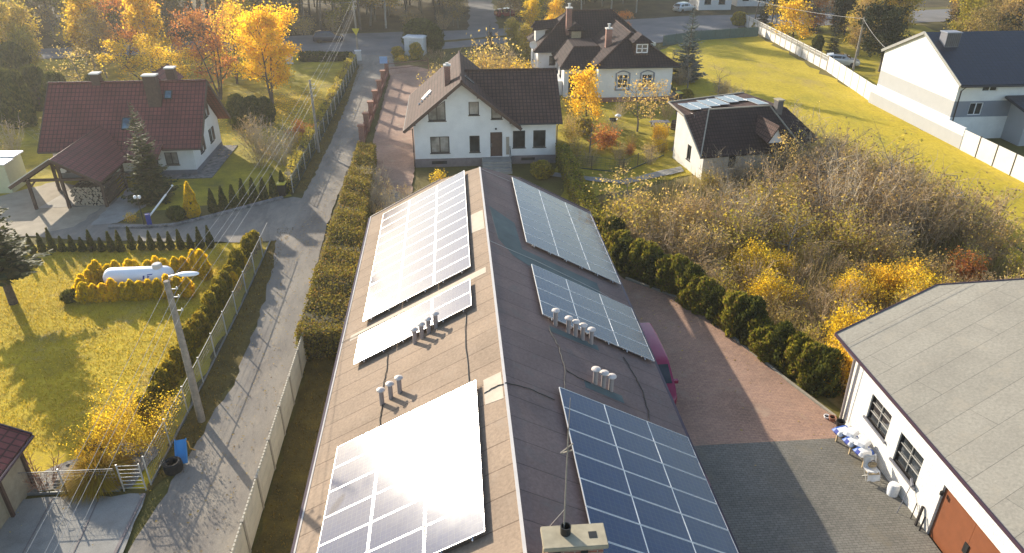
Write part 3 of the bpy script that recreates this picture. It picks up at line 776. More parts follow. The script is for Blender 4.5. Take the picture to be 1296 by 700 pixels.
leaf_fall('fallen_leaves', 'orange leaves fallen under the bright orange tree', (-18.2, 74), (2.6, 4.5), 5000, 'orange', .16)
leaf_fall('fallen_leaves', 'dry leaves fallen through the overgrown thicket', (21, 40), (5.5, 6.5), 9000, 'pale', .12)
leaf_fall('fallen_leaves', 'brown leaves blown along the edges of the lane', (-9.6, 50), (1.0, 22), 2600, 'brown', .1)
leaf_fall('fallen_leaves', 'yellow leaves fallen on the garden lawn', (-20, 30), (5, 5), 2500, 'yellow', .07)
# ------------------------------------------------------------------ the long solar building in the middle
UM, HW, PT, HE = 1.31, 6.573, R(28), 2.5
HR = HE + HW * tan(PT)
cP, sP, tP = cos(PT), sin(PT), tan(PT)
def roofxyz(side, s, y, up=0.):
    """point s metres down the slope from the ridge on the left (-1) or right (1) slope"""
    return Vector((UM + side * (s * cP + up * sP), y, HR - s * sP + up * cP))
def onroof(px, py, side, up=0.):
    n = Vector((side * sP, 0, cP)); p0 = Vector((UM, 0, HR - CAM_H)) + n * up
    r = ray(px, py); t = n.dot(p0) / n.dot(r)
    q = r * t; return Vector((q.x, q.y, q.z + CAM_H))

hall = thing('workshop_hall', 'long low hall under a beige felt gable roof carrying six arrays of solar panels', 'building', (UM, 21, 0))
Y0, Y1, YR, SH = 2.0, 40.6, 39.2, 2.6
SL = HW / cP
w = MB()
xl, xr = UM - HW + .45, UM + HW - 1.05
zt = lambda x: HR - abs(x - UM) * tP - .15
wall(w, (xl, 40.1), (0, -1), (-1, 0), 38.0, [(0, HE + .1), (38.0, HE + .1)], [])
wall(w, (xr, 2.1), (0, 1), (1, 0), 38.0, [(0, HE + .1), (38.0, HE + .1)], [])
wall(w, (xr, 40.1), (-1, 0), (0, 1), xr - xl, [(0, HE + .1), (xr - UM - SH * cP, zt(UM + SH * cP)), (xr - UM + SH * cP, zt(UM - SH * cP)), (xr - xl, HE + .1)], [])
wall(w, (xl, 2.1), (1, 0), (0, -1), xr - xl, [(0, HE + .1), (UM - xl, HR - .2), (xr - xl, HE + .1)], [])
w.build('wall', M['plaster_old'], hall)
rf = MB()
for sd in (-1, 1):
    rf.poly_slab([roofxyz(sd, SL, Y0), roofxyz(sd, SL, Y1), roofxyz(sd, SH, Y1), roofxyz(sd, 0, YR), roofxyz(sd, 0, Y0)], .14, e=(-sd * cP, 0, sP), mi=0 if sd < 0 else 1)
rf.poly_slab([roofxyz(-1, SH, Y1 + .002), roofxyz(1, SH, Y1 + .002), roofxyz(1, 0.001, YR)], .12, e=(0, -1, .7))
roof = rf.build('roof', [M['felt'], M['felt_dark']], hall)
f = MB()
f.beam(roofxyz(-1, .035, Y0, .012), roofxyz(-1, .035, YR, .012), .09, .03)
f.build('ridge_flashing', M['flash'], roof)
f = MB()
for sd in (-1, 1):
    f.beam(roofxyz(sd, SL + .05, Y0, -.05), roofxyz(sd, SL + .05, Y1, -.05), .16, .12)
    f.beam(roofxyz(sd, SL, Y1 + .03, -.04), roofxyz(sd, SH, Y1 + .03, -.04), .05, .16)
f.build('gutter', M['gutter'], roof)
f = MB(); f.beam(roofxyz(-1, SL - .04, Y0, .015), roofxyz(-1, SL - .04, Y1, .015), .05, .03); f.build('eave_flashing', M['flash'], roof)
def patch(name, side, pts, m):
    q = MB(); q.poly_slab([roofxyz(side, s, y, .009) for s, y in pts], .007, e=(cP, 0, -side * sP)); q.build(name, M[m], roof)
patch('felt_patch', -1, [(.15, 33.2), (.85, 33.3), (.85, 31.2), (.15, 31.0)], 'felt_patch_light')
patch('felt_patch', -1, [(.14, 19.6), (.8, 19.6), (.8, 18.3), (.14, 18.2)], 'felt_patch_light')
patch('felt_patch', -1, [(.3, 27.25), (7.0, 27.25), (7.0, 26.8), (.3, 26.75)], 'felt_patch_light')
patch('felt_patch', 1, [(.25, 33.8), (1.6, 33.0), (1.75, 30.2), (5.8, 30.1), (5.8, 29.0), (1.9, 28.7), (1.2, 29.0), (.5, 30.2)], 'felt_patch_teal')
patch('felt_patch', 1, [(2.3, 23.9), (4.5, 23.9), (4.5, 23.55), (2.3, 23.5)], 'felt_patch_teal')
patch('felt_patch', 1, [(3.3, 20.9), (4.9, 20.9), (4.9, 20.45), (3.3, 20.5)], 'felt_patch_teal')
def cable(name, side, px, r=.018, m='black', up=.03):
    q = MB(); pts = [onroof(x, y, side, up) for x, y in px]
    fine = []
    for a, b in zip(pts, pts[1:]):
        for i in range(5): fine.append(a.lerp(b, i / 5) + Vector((rng.gauss(0, .012), rng.gauss(0, .012), 0)))
    q.tube(fine + [pts[-1]], r, 5); q.build(name, M[m], roof)
cable('cable', -1, [(491, 448), (489, 470), (485, 490)]); cable('cable', -1, [(484, 512), (481, 530), (481, 546)])
cable('cable', -1, [(590, 396), (589, 430), (594, 486)]); cable('cable', 1, [(695, 416), (708, 440), (715, 466), (715, 493)])
cable('cable', 1, [(641, 484), (670, 492), (702, 506)]); cable('cable', 1, [(716, 468), (732, 478), (748, 485)])
cable('cable', 1, [(789, 452), (803, 475), (812, 492), (821, 520), (822, 545)]); cable('cable', -1, [(612, 497), (628, 489), (641, 484)])
cable('conduit', -1, [(432, 434), (470, 415), (530, 386), (593, 356)], .012, 'conc_post')
cable('lightning_wire', 1, [(620, 305), (690, 335), (760, 370), (795, 392)], .012, 'wire', .06)
cable('lightning_wire', 1, [(610, 214), (660, 236), (715, 258), (742, 270)], .012, 'wire', .08)
# vent pipes
def vent(side, s, y, h=.62, r=.085, light=True):
    b = roofxyz(side, s, y, -.02)
    q = MB(); q.lathe(b, [(r, 0), (r, h)], 12); p = q.build('vent_pipe', M['vent_grey'], roof, smooth=True)
    q = MB(); q.lathe(b + Vector((0, 0, h)), [(r * .9, 0), (r * 1.85, .025), (r * 1.7, .06), (r * .8, .10), (.001, .115)], 14)
    q.build('vent_cap', M['vent_cap'], p, smooth=True)
for i in range(4): vent(-1, 3.62 - i * .31, 24.02 + i * .13)
for i in range(3): vent(-1, 4.85 - i * .36, 21.05 + i * .1)
for s, y in ((2.62, 24.15), (3.18, 23.98), (3.5, 23.93), (3.82, 23.9), (4.2, 23.85)): vent(1, s, y, .66, .09)
for s, y in ((3.8, 21.0), (4.14, 20.98), (4.45, 20.95)): vent(1, s, y, .62, .095)
# brick chimney with a concrete cap
q = MB(); q.box(1.66, 2.88, 11.06, 11.55, 4.4, 7.3)
ch = q.build('chimney', M['red_brick'], hall)
for x in (1.78, 2.38): q = MB(); q.box(x, x + .16, 11.045, 11.1, 6.98, 7.2); q.build('flue_opening', M['black'], ch)
q = MB(); q.box(1.55, 2.97, 10.98, 11.62, 7.3, 7.42); cp_ = q.build('chimney_cap', M['cap'], ch, bevel=.015)
q = MB(); q.lathe((2.08, 11.38, 7.42), [(.115, 0), (.12, .22), (.10, .22), (.095, .02)], 14)
q.build('flue_pot', M['black'], ch, smooth=True)
q = MB(); q.box(2.58, 2.76, 11.2, 11.38, 7.421, 7.427); q.build('flue_hole', M['black'], ch)
q = MB(); q.tube([(2.05, 11.42, 7.3), (2.07, 11.55, 9.6), (2.08, 11.6, 10.2)], [.02, .016, .012], 6)
q.tube([(2.08, 11.6, 10.2), (2.09, 11.61, 10.95)], [.01, .005], 5)
q.beam((1.92, 11.5, 9.62), (2.2, 11.66, 9.72), .025); q.beam((1.96, 11.62, 9.5), (2.16, 11.5, 9.68), .025)
q.build('antenna_mast', M['wood_pole'], hall)
q = MB(); q.cbox((1.72, 11.95, 5.6), .10, .07, 1.35, .2); q.build('board', M['wood_light'], hall)
q = MB(); q.tube([(1.72, 11.95, 6.9), (2.05, 11.5, 8.0)], .006, 4); q.build('stay_wire', M['wire'], hall)

# solar panels: glass with cells in an aluminium frame, one prototype
def solar_mat():
    m, nt, b = new_mat('solar_cells')
    v = coords(nt, 'UV')
    t = nd(nt, 'ShaderNodeTexBrick', Scale=1.); t.offset = 0
    t.inputs['Color1'].default_value = (.010, .026, .085, 1); t.inputs['Color2'].default_value = (.013, .031, .096, 1); t.inputs['Mortar'].default_value = (.05, .07, .11, 1)
    t.inputs['Mortar Size'].default_value = .006; t.inputs['Brick Width'].default_value = .172; t.inputs['Row Height'].default_value = .165
    nt.links.new(v, t.inputs['Vector'])
    f = noise(nt, coords(nt, 'Object'), 1.4, 5)
    col = mixc(nt, ramp(nt, f, [(.4, (.0,) * 3), (.8, (.25,) * 3)]), t.outputs['Color'], (.07, .08, .10))
    nt.links.new(col, b.inputs['Base Color'])
    rr = ramp(nt, f, [(.3, (SOLAR_R - .008,) * 3), (.7, (SOLAR_R + .008,) * 3)]); nt.links.new(rr, b.inputs['Roughness'])
    b.inputs['Coat Weight'].default_value = .0; b.inputs['Coat Roughness'].default_value = .30; b.inputs['Coat IOR'].default_value = 1.5
    b.inputs['IOR'].default_value = 1.5; b.inputs['Specular IOR Level'].default_value = .5
    return m
SOLAR_R = .118
M['solar'] = solar_mat()
PW, PH = 1.76, 1.045           # across the slope, along the ridge
def panel_proto():
    q = MB(); q.face([(-PW / 2 + .012, -PH / 2 + .012, .034), (PW / 2 - .012, -PH / 2 + .012, .034), (PW / 2 - .012, PH / 2 - .012, .034), (-PW / 2 + .012, PH / 2 - .012, .034)], [(0, 0), (PW - .04, 0), (PW - .04, PH - .04), (0, PH - .04)])
    g = q.mesh('cell_glass', M['solar'])
    q = MB()
    for x in (-1, 1): q.box(x * (PW / 2) - (.018 if x > 0 else 0), x * (PW / 2) + (0 if x > 0 else .018), -PH / 2, PH / 2, 0, .04)
    for y in (-1, 1): q.box(-PW / 2 + .018, PW / 2 - .018, y * PH / 2 - (.018 if y > 0 else 0), y * PH / 2 + (0 if y > 0 else .018), 0, .04)
    q.face([(-PW / 2 + .012, -PH / 2 + .012, .004), (-PW / 2 + .012, PH / 2 - .012, .004), (PW / 2 - .012, PH / 2 - .012, .004), (PW / 2 - .012, -PH / 2 + .012, .004)])
    return g, q.mesh('frame', M['alu'])
PG, PF = panel_proto()
ORD = 'first second third fourth fifth sixth seventh eighth ninth tenth eleventh'.split()
def array(side, s0, cols, ytop, rows, py, px, phrase, group, up=.16):
    for r_ in range(rows):
        for c_ in range(cols):
            s = s0 + px * (c_ + .5); y = ytop - py * (r_ + .5)
            col = ('ridge-side', 'middle', 'eave-side')[c_]
            t = thing('solar_panel', '%s-row %s solar panel, counting from the far gable, %s' % (ORD[r_], col, phrase), 'solar panel', roofxyz(side, s, y, up), group=group)
            t.rotation_euler = (rng.gauss(0, .0015), side * PT + rng.gauss(0, .0015), 0)
            if side < 0: t.rotation_euler[2] = pi; t.rotation_euler[1] = PT + rng.gauss(0, .0015)
            link('cell_glass', PG, t); link('frame', PF, t)
array(-1, .90, 3, 39.45, 11, 1.08, 1.81, 'in the long sunlit array', 'panels of the long sunlit array')
array(-1, .95, 3, 26.5, 2, 1.065, 1.81, 'in the short sunlit strip', 'panels of the short sunlit strip')
array(-1, .95, 3, 19.53, 6, 1.065, 1.81, 'in the glaring near array', 'panels of the glaring near array')
array(1, 1.95, 3, 39.45, 8, 1.08, 1.76, 'in the pale blue far array', 'panels of the far shaded array')
array(1, 1.95, 3, 28.55, 4, 1.08, 1.76, 'in the four-row shaded array', 'panels of the four-row shaded array')
array(1, 1.95, 3, 19.55, 8, 1.065, 1.76, 'in the dark blue near array', 'panels of the dark near array')
# mounting rails sticking out below the arrays belong to the roof
f = MB()
for sd, s0, px, lst in ((-1, .92, 1.81, ((39.45, 11 * 1.08), (26.5, 2.13), (19.53, 6.4))), (1, 1.95, 1.76, ((39.45, 8.64), (28.55, 4.32), (19.55, 8.5)))):
    for yt, ln in lst:
        for c_ in range(3):
            for fr in (.25, .75):
                s = s0 + px * (c_ + fr)
                f.beam(roofxyz(sd, s, yt + .04, .13), roofxyz(sd, s, yt - ln - .06, .13), .04, .04)
                for k in range(int(ln) + 1): f.beam(roofxyz(sd, s, yt - .3 - k * (ln - .6) / max(1, int(ln)), -.01), roofxyz(sd, s, yt - .3 - k * (ln - .6) / max(1, int(ln)), .13), .04)
f.build('mounting_rail', M['alu'], roof)

# ------------------------------------------------------------------ white gabled house beyond the hall
X, Y, XM = (1, 0), (0, 1), (-1, 0)
hs = thing('gabled_house', 'white two-storey house with brown tiled cross gable roof straight beyond the hall', 'house', (0, 60, 0))
yF = 56.24; xa, xb, xc = -3.28, 4.42, 8.0; yB = 66.0
w = MB()
top = [(0, 3.6), (3.85, 6.72), (7.7, 3.6)]
opsF = [(1.25, 2.75, 1.15, 2.5, 2.5), (4.35, 5.15, 1.15, 2.5, 2.5), (6.0, 6.95, .75, 2.75, 2.75), (1.2, 2.55, 3.75, 4.45, 5.35), (4.35, 5.15, 4.15, 5.2, 5.2), (6.1, 6.95, 3.8, 4.75, 4.2)]
wall(w, (xa, yF), X, (0, -1), 7.7, top, opsF, .7)
opsW = [(.12, 1.1, 1.35, 2.75, 2.75), (1.75, 2.75, 1.35, 2.75, 2.75)]
wall(w, (xb, yF + .25), X, (0, -1), xc - xb, [(0, 3.55), (xc - xb, 3.55)], opsW, .7)
wall(w, (xb, yF), Y, (1, 0), .25, [(0, 3.6), (.25, 3.6)], [], .7)
wall(w, (xa, yB), (0, -1), XM, yB - yF, [(0, 3.6), (yB - yF, 3.6)], [(1.5, 2.6, 1.2, 2.5, 2.5), (5.5, 6.6, 1.2, 2.5, 2.5)], .7)
wall(w, (xc, yF + .25), Y, (1, 0), 7.5, [(0, 3.55), (3.75, 6.6), (7.5, 3.55)], [(1, 2, 1.3, 2.6, 2.6)], .7)
wall(w, (xb, yB), XM, Y, 7.7, top, [], .7)
wall(w, (xc, yF + 7.75), XM, Y, xc - xb, [(0, 3.55), (xc - xb, 3.55)], [], .7)
wall(w, (xb, yF + 7.75), Y, (1, 0), yB - yF - 7.75, [(0, 3.6), (yB - yF - 7.75, 3.6)], [], .7)
w.build('wall', M['plaster'], hs)
w = MB(); w.box(xa - .03, xb + .03, yF - .03, yB, 0, .7); w.box(xb + .03, xc + .03, yF + .22, yF + 7.7, 0, .7); pl = w.build('plinth', M['plinth'], hs)
w = MB(); w.box(xa + 1.3, xa + 2.5, yF - .04, yF, .25, .5); w.box(xb + .8, xb + 1.9, yF + .205, yF + .23, .3, .52); w.build('cellar_window', M['glass'], pl)
P0 = (xa, yF)
window(hs, P0, X, (0, -1), 1.25, 2.75, 1.15, 2.5, gm='glass_curtain'); window(hs, P0, X, (0, -1), 4.35, 5.15, 1.15, 2.5, mull=0)
window(hs, P0, X, (0, -1), 1.2, 2.55, 3.75, 0, (4.45, 5.35), gm='glass_curtain'); window(hs, P0, X, (0, -1), 4.35, 5.15, 4.15, 5.2, mull=0, gm='glass_curtain')
window(hs, P0, X, (0, -1), 6.1, 6.95, 3.8, 0, (4.75, 4.2), mull=0, gm='glass_curtain')
for u in (.12, 1.75): window(hs, (xb, yF + .25), X, (0, -1), u, u + 1., 1.35, 2.75, mull=0)
for u in (1.5, 5.5): window(hs, (xa, yB), (0, -1), XM, u, u + 1.1, 1.2, 2.5)
window(hs, (xc, yF + .25), Y, (1, 0), 1, 2, 1.3, 2.6)
# arched door, steps, side light
q = MB(); ar = [(6.0, .75), (6.95, .75), (6.95, 2.45), (6.86, 2.6), (6.7, 2.7), (6.47, 2.74), (6.25, 2.7), (6.09, 2.6), (6.0, 2.45)]
q.face([(xa + u, yF + .06, z) for u, z in ar]); q.obox(P0, X, (0, -1), 6.0, 6.06, .75, 2.6, -.06, .02); q.obox(P0, X, (0, -1), 6.89, 6.95, .75, 2.6, -.06, .02); q.obox(P0, X, (0, -1), 6.06, 6.89, 2.62, 2.75, -.06, .02)
q.obox(P0, X, (0, -1), 6.2, 6.32, 1.0, 2.4, -.06, -.04); q.obox(P0, X, (0, -1), 6.62, 6.74, 1.0, 2.4, -.06, -.04)
dr = q.build('door', M['wood_dark'], hs); q = MB(); q.obox(P0, X, (0, -1), 6.08, 6.12, 1.55, 1.85, -.05, .05); q.build('handle', M['steel'], dr)
q = MB(); q.obox(P0, X, (0, -1), 7.25, 7.5, .9, 2.35, .002, .05); q.build('letterbox_panel', M['conc_post'], hs)
q = MB(); q.lathe((xa + 6.45, yF - .06, 2.98), [(.07, 0), (.07, .12)], 8); q.build('wall_lamp', M['black'], hs)
q = MB()
for i in range(4): q.box(xa + 5.3, xa + 7.6, yF - .95 - .28 * (i + 1), yF - .95 - .28 * i if i else yF - .001, 0, .72 - .17 * i)
q.build('steps', M['concrete'], hs)
q = MB()
for x in (xa + 7.55,): q.tube([(x, yF - .1, .7), (x, yF - .1, 1.6), (x, yF - 2.0, .95), (x, yF - 2.0, 0.05)], .022, 6)
q.build('handrail', M['black'], hs)
# roof: main gable running back, wing ridge across
tM = (6.72 - 3.6) / 3.85; xm = xa + 3.85; ov = .72; zr = 6.72 + .22; ze = lambda dx: zr - tM * dx
yf, yb = yF - .75, yB + .6
rf = MB()
rf.slab((xm - 3.85 - ov, yb, ze(3.85 + ov)), (xm - 3.85 - ov, yf, ze(3.85 + ov)), (xm, yf, zr), (xm, yb, zr), .16)
rf.slab((xm + 3.85 + ov, yf, ze(3.85 + ov)), (xm + 3.85 + ov, yb, ze(3.85 + ov)), (xm, yb, zr), (xm, yf, zr), .16)
rg = yF + 4.0; zw = zr - .25; tw = (zw - 3.5) / 4.35; eL = yF + .25 - .6
xw0 = xm + (zr - zw) / tM + .02; xe = xb - .15
# wing front slope meets the main slope along the valley
val = lambda z: xm + (zr - z) / tM + .01
rf.poly_slab([(xe + .55, eL, zw - tw * (rg - eL)), (xc + .42, eL, zw - tw * (rg - eL)), (xc + .42, rg, zw), (val(zw), rg, zw)], .14, e=(1, 0, 0))
rf.poly_slab([(xc + .42, 2 * rg - eL, zw - tw * (rg - eL)), (xe + .55, 2 * rg - eL, zw - tw * (rg - eL)), (val(zw), rg, zw), (xc + .42, rg, zw)], .14, e=(-1, 0, 0))
rf2 = rf.build('roof', M['tile_brown'], hs)
q = MB()
q.tube([(xm, yf, zr + .02), (xm, yb, zr + .02)], .10, 8); q.tube([(val(zw), rg, zw + .02), (xc + .42, rg, zw + .02)], .10, 8)
q.build('ridge_tiles', M['tile_brown'], rf2, smooth=True)
q = MB()
for sg in (-1, 1):
    q.beam((xm + sg * (3.85 + ov), yf - .02, ze(3.85 + ov) - .1), (xm, yf - .02, zr - .1), .06, .24)
q.build('bargeboard', M['wood_dark'], rf2)
q = MB()
for sg in (-1, 1):
    for d in (1.2, 2.6, 3.7): q.beam((xm + sg * d, yf, ze(d) - .26), (xm + sg * d, yF, ze(d) - .26), .12, .14)
q.build('purlin_end', M['wood_dark'], rf2)
q = MB(); q.tube([(xm - 3.85 - ov, yb, ze(3.85 + ov) - .08), (xm - 3.85 - ov, yf, ze(3.85 + ov) - .08)], .07, 8)
q.tube([(xm - 3.85 - ov, yf, ze(3.85 + ov) - .08), (xa - .08, yF - .06, 3.2), (xa - .08, yF - .06, .1)], .045, 6)
q.tube([(xe + .6, eL - .03, zw - tw * (rg - eL) - .06), (xc + .42, eL - .03, zw - tw * (rg - eL) - .06)], .06, 8)
q.tube([(xc + .12, eL + .1, 3.3), (xc + .07, yF + .2, 3.1), (xc + .07, yF + .2, .1)], .045, 6)
q.build('gutter', M['frame_dark'], rf2, smooth=True)
q = MB(); q.box(-.72, -.25, 58.3, 58.8, 5.2, 7.5); c2 = q.build('chimney', M['red_brick'], hs); q = MB(); q.box(-.78, -.19, 58.24, 58.86, 7.5, 7.58); q.box(-.6, -.37, 58.4, 58.7, 7.58, 7.72); q.build('chimney_cap', M['conc_light'], c2)
def skylight(parent, p, ax, up, wd, ht, gm='glass_blue'):
    """roof window lying on a slope: ax along the eave, up up the slope"""
    ax, up = Vector(ax).normalized(), Vector(up).normalized(); n = ax.cross(up); p = Vector(p)
    if n.z < 0: n = -n
    q = MB(); c = [p - ax * wd / 2, p + ax * wd / 2, p + ax * wd / 2 + up * ht, p - ax * wd / 2 + up * ht]
    for a, b in zip(c, c[1:] + c[:1]): q.beam(a + n * .04, b + n * .04, .07, .09)
    f = q.build('roof_window', M['frame_dark'], parent)
    q = MB(); q.face([x + n * .055 for x in c]); q.build('pane', M[gm], f)
sl = Vector((1, 0, tM)).normalized()
q = MB(); q.beam((-2.6, 60.3, ze(xm + 2.6) + .05), (-1.9, 60.6, ze(xm + 1.9) + .1), .3, .14); q.build('roof_hatch', M['frame_white'], rf2)
q = MB()
for i in range(5): q.beam((-2.9 + i * .22, 59.5 + i * .12, ze(xm + 2.9 - i * .22) + .06), (-2.85 + i * .22, 59.6 + i * .12, ze(xm + 2.85 - i * .22) + .12), .12, .1)
q.build('snow_guard', M['conc_light'], rf2)
skylight(rf2, (1.55, 58.2, ze(1.55 - xm) + .0), (0, 1, 0), (-1, 0, tM), .6, .85, 'glass_curtain')
q = MB(); q.box(xc + .15, xc + .9, yF + .4, yF + .8, .5, 1.35); ac = q.build('heat_pump', M['conc_light'], hs); q = MB(); q.lathe((xc + .52, yF + .385, .95), [(.3, 0), (.3, .02)], 16, axis='y'); q.build('fan_grille', M['black'], ac)

# ------------------------------------------------------------------ maroon-roofed house on the left
h1 = thing('maroon_house', 'white house under a long maroon tiled roof with three chimneys at the left', 'house', (-25, 59, 0))
xA, xB, yA, yD = -30.6, -20.23, 55.95, 63.1; ym = (yA + yD) / 2
w = MB()
wall(w, (xA, yA), X, (0, -1), xB - xA, [(0, 2.5), (xB - xA, 2.5)], [(6.5, 7.6, .9, 2.0, 2.0), (8.15, 9.15, .85, 1.85, 1.85), (.6, 2.3, .5, 2.0, 2.0), (3.2, 4.2, .45, 2.1, 2.1)])
gt = [(0, 2.5), (ym - yA, 5.95), (yD - yA, 2.5)]
wall(w, (xB, yA), Y, (1, 0), yD - yA, gt, [(1.6, 2.4, 1.15, 2.25, 2.25), (4.3, 5.1, 1.15, 2.25, 2.25), (2.3, 3.1, 3.3, 4.4, 4.4), (4.0, 4.8, 3.3, 4.4, 4.4)])
wall(w, (xA, yD), (0, -1), XM, yD - yA, gt, [(2, 3, 1, 2.2, 2.2)])
wall(w, (xB, yD), XM, Y, xB - xA, [(0, 2.5), (xB - xA, 2.5)], [])
w.build('wall', M['plaster'], h1)
w = MB(); w.box(xA - .03, xB + .03, yA - .03, yD + .03, 0, .42); w.build('plinth', M['plinth_grey'], h1)
window(h1, (xA, yA), X, (0, -1), 6.5, 7.6, .9, 2.0); window(h1, (xA, yA), X, (0, -1), 8.15, 9.15, .85, 1.85, gm='glass_curtain')
window(h1, (xA, yA), X, (0, -1), .6, 2.3, .5, 2.0, gm='glass_curtain')
q = MB(); q.obox((xA, yA), X, (0, -1), 3.2, 4.2, .45, 2.1, -.12, -.06); q.build('door', M['wood_dark'], h1)
for u, z in ((1.6, 1.15), (4.3, 1.15), (2.3, 3.3), (4.0, 3.3)):
    wi = window(h1, (xB, yA), Y, (1, 0), u, u + .8, z, z + 1.1, gm='glass_curtain')
    q = MB(); q.obox((xB, yA), Y, (1, 0), u + .84, u + 1.3, z, z + 1.1, .01, .05); q.build('shutter', M['wood_dark'], wi)
window(h1, (xA, yD), (0, -1), XM, 2, 3, 1, 2.2)
tr = (6.45 - 2.35) / (ym - 55.3); zR1 = 6.45
rf = MB(); x0, x1 = -31.25, -19.35
rf.slab((x0, 55.3, 2.35), (x1, 55.3, 2.35), (x1, ym, zR1), (x0, ym, zR1), .16)
rf.slab((x1, 2 * ym - 55.3, 2.35), (x0, 2 * ym - 55.3, 2.35), (x0, ym, zR1), (x1, ym, zR1), .16)
r1 = rf.build('roof', M['tile_maroon'], h1)
# lean-to roof over the porch
rf = MB(); rf.slab((-25.0, 53.7, 1.95), (-22.2, 53.7, 1.95), (-22.2, 55.6, 2.66), (-25.0, 55.6, 2.66), .12); rf.build('porch_roof', M['tile_maroon'], r1)
q = MB()
for x in (-24.85, -23.5, -22.35): q.beam((x, 53.85, 0), (x, 53.85, 1.95), .14)
q.beam((-24.9, 53.85, .95), (-22.3, 53.85, .95), .08); q.beam((-24.9, 53.85, .55), (-22.3, 53.85, .55), .08); q.build('porch_post', M['wood_dark'], h1)
q = MB(); q.tube([(x0, ym, zR1 + .02), (x1, ym, zR1 + .02)], .10, 8); q.build('ridge_tiles', M['tile_maroon'], r1, smooth=True)
q = MB()
for xx in (x1 + .02, x0 - .02):
    q = MB()
    for sg in (-1, 1): q.beam((xx, ym + sg * (ym - 55.3), 2.25), (xx, ym, zR1 - .1), .06, .26)
    q.build('bargeboard', M['wood_dark'], r1)
q = MB(); q.tube([(x0, 55.24, 2.27), (-25, 55.24, 2.27)], .06, 8); q.tube([(-22.2, 55.24, 2.27), (x1, 55.24, 2.27)], .06, 8); q.build('gutter', M['wood_dark'], r1, smooth=True)
for (x, y, sx, sy, z0, z1) in ((-27.65, ym + .1, .6, .6, 5.8, 7.1), (-22.1, ym + .5, .65, .6, 5.7, 7.35), (-23.05, 58.2, .95, .6, 4.5, 7.2)):
    q = MB(); q.box(x - sx / 2, x + sx / 2, y - sy / 2, y + sy / 2, z0, z1); c = q.build('chimney', M['wood_dark'], h1)
    q = MB(); q.box(x - sx / 2 - .06, x + sx / 2 + .06, y - sy / 2 - .06, y + sy / 2 + .06, z1, z1 + .1); q.build('chimney_cap', M['conc_light'], c)
z_on = lambda y: 2.35 + tr * (y - 55.3)
for (x, y, wd, ht) in ((-25.05, 56.55, .62, .95), (-22.15, 58.4, .52, .7)): skylight(r1, (x, y, z_on(y)), (1, 0, 0), (0, 1, tr), wd, ht)
# rear dormer gable
rf = MB(); rf.slab((-24.6, 60, 5.9), (-24.6, 63.5, 5.9), (-23.5, 63.5, 7.0), (-23.5, 60, 7.0), .12); rf.slab((-22.4, 63.5, 5.9), (-22.4, 60, 5.9), (-23.5, 60, 7.0), (-23.5, 63.5, 7.0), .12)
rf.build('dormer_roof', M['tile_maroon'], r1)
w = MB(); wall(w, (-22.6, 63.2), XM, Y, 1.8, [(0, 5.9), (.9, 6.8), (1.8, 5.9)], [], 3.0); w.build('dormer_wall', M['plaster'], h1)
q = MB(); q.box(-20.18, -18.9, 55.0, 63, .03, .08); q.box(-22.8, -20.2, 55.0, 55.9, .03, .08); q.build('splash_apron', M['stone'], h1)

# ------------------------------------------------------------------ timber carport with stacked firewood
cp = thing('timber_carport', 'brown timber carport with a steep maroon tiled gable roof beside the maroon house', 'carport', (-27, 51, 0))
q = MB(); rz = 3.85; ex = 3.15; tc = (rz - 2.0) / ex; rxc = -27.05
rf = MB()
rf.slab((rxc - ex, 57.6, 2.0), (rxc - ex, 48.9, 2.0), (rxc, 48.9, rz), (rxc, 57.4, rz), .13)
rf.slab((rxc + 2.85, 48.9, rz - tc * 2.85), (rxc + 2.85, 53.6, rz - tc * 2.85), (rxc, 57.4, rz), (rxc, 48.9, rz), .13)
r1 = rf.build('roof', M['tile_maroon'], cp)
q = MB()
q.beam((rxc - ex, 48.86, 1.9), (rxc, 48.86, rz - .1), .06, .22); q.build('bargeboard', M['wood_dark'], r1)
q = MB(); q.beam((rxc + 2.85, 48.86, rz - tc * 2.85 - .1), (rxc, 48.86, rz - .1), .06, .22); q.build('bargeboard', M['wood_dark'], r1)
q = MB(); q.tube([(rxc - ex - .02, 48.84, 2.06), (rxc, 48.84, rz + .06)], .03, 5); q.build('verge_flashing', M['conc_light'], r1)
for (x, y, z) in ((-29.29, 49.55, 2.35), (-27.09, 49.6, 3.6), (-24.58, 49.65, 2.25), (-29.4, 53.2, 2.35), (-27.1, 53.4, 3.6), (-24.6, 53.3, 2.25)):
    q = MB(); q.beam((x, y, 0), (x, y, z), .17); 
    if x < -26: q.beam((x, y, z - .75), (x + .6, y, z - .1), .1); 
    if x > -29: q.beam((x, y, z - .75), (x - .6, y, z - .1), .1)
    q.build('post', M['wood_dark'], cp)
q = MB()
for y in (49.57, 53.3):
    q.beam((-29.6, y, 2.18), (-24.3, y, 2.18), .15, .17)
for x in (-29.35, -24.6): q.beam((x, 49.2, 2.28), (x, 53.6, 2.28), .15, .17)
for k in range(7): q.beam((-24.55, 49.9, .25 + k * .26), (-24.55, 53.2, .25 + k * .26), .03, .14)
q.build('beam', M['wood_dark'], cp)
lg = MB()
pr = [(.105 * cos(2 * pi * k / 7), .105 * sin(2 * pi * k / 7)) for k in range(7)]
for k in range(7):
    a, b = pr[k], pr[(k + 1) % 7]; lg.face([(a[0], -.5, a[1]), (b[0], -.5, b[1]), (b[0], .5, b[1]), (a[0], .5, a[1])])
lg.face([(a, -.5, b) for a, b in pr], mi=1); lg.face([(a, .5, b) for a, b in pr][::-1], mi=1)
LOG = lg.mesh('firewood_log', [M['log_bark'], M['log_end']])
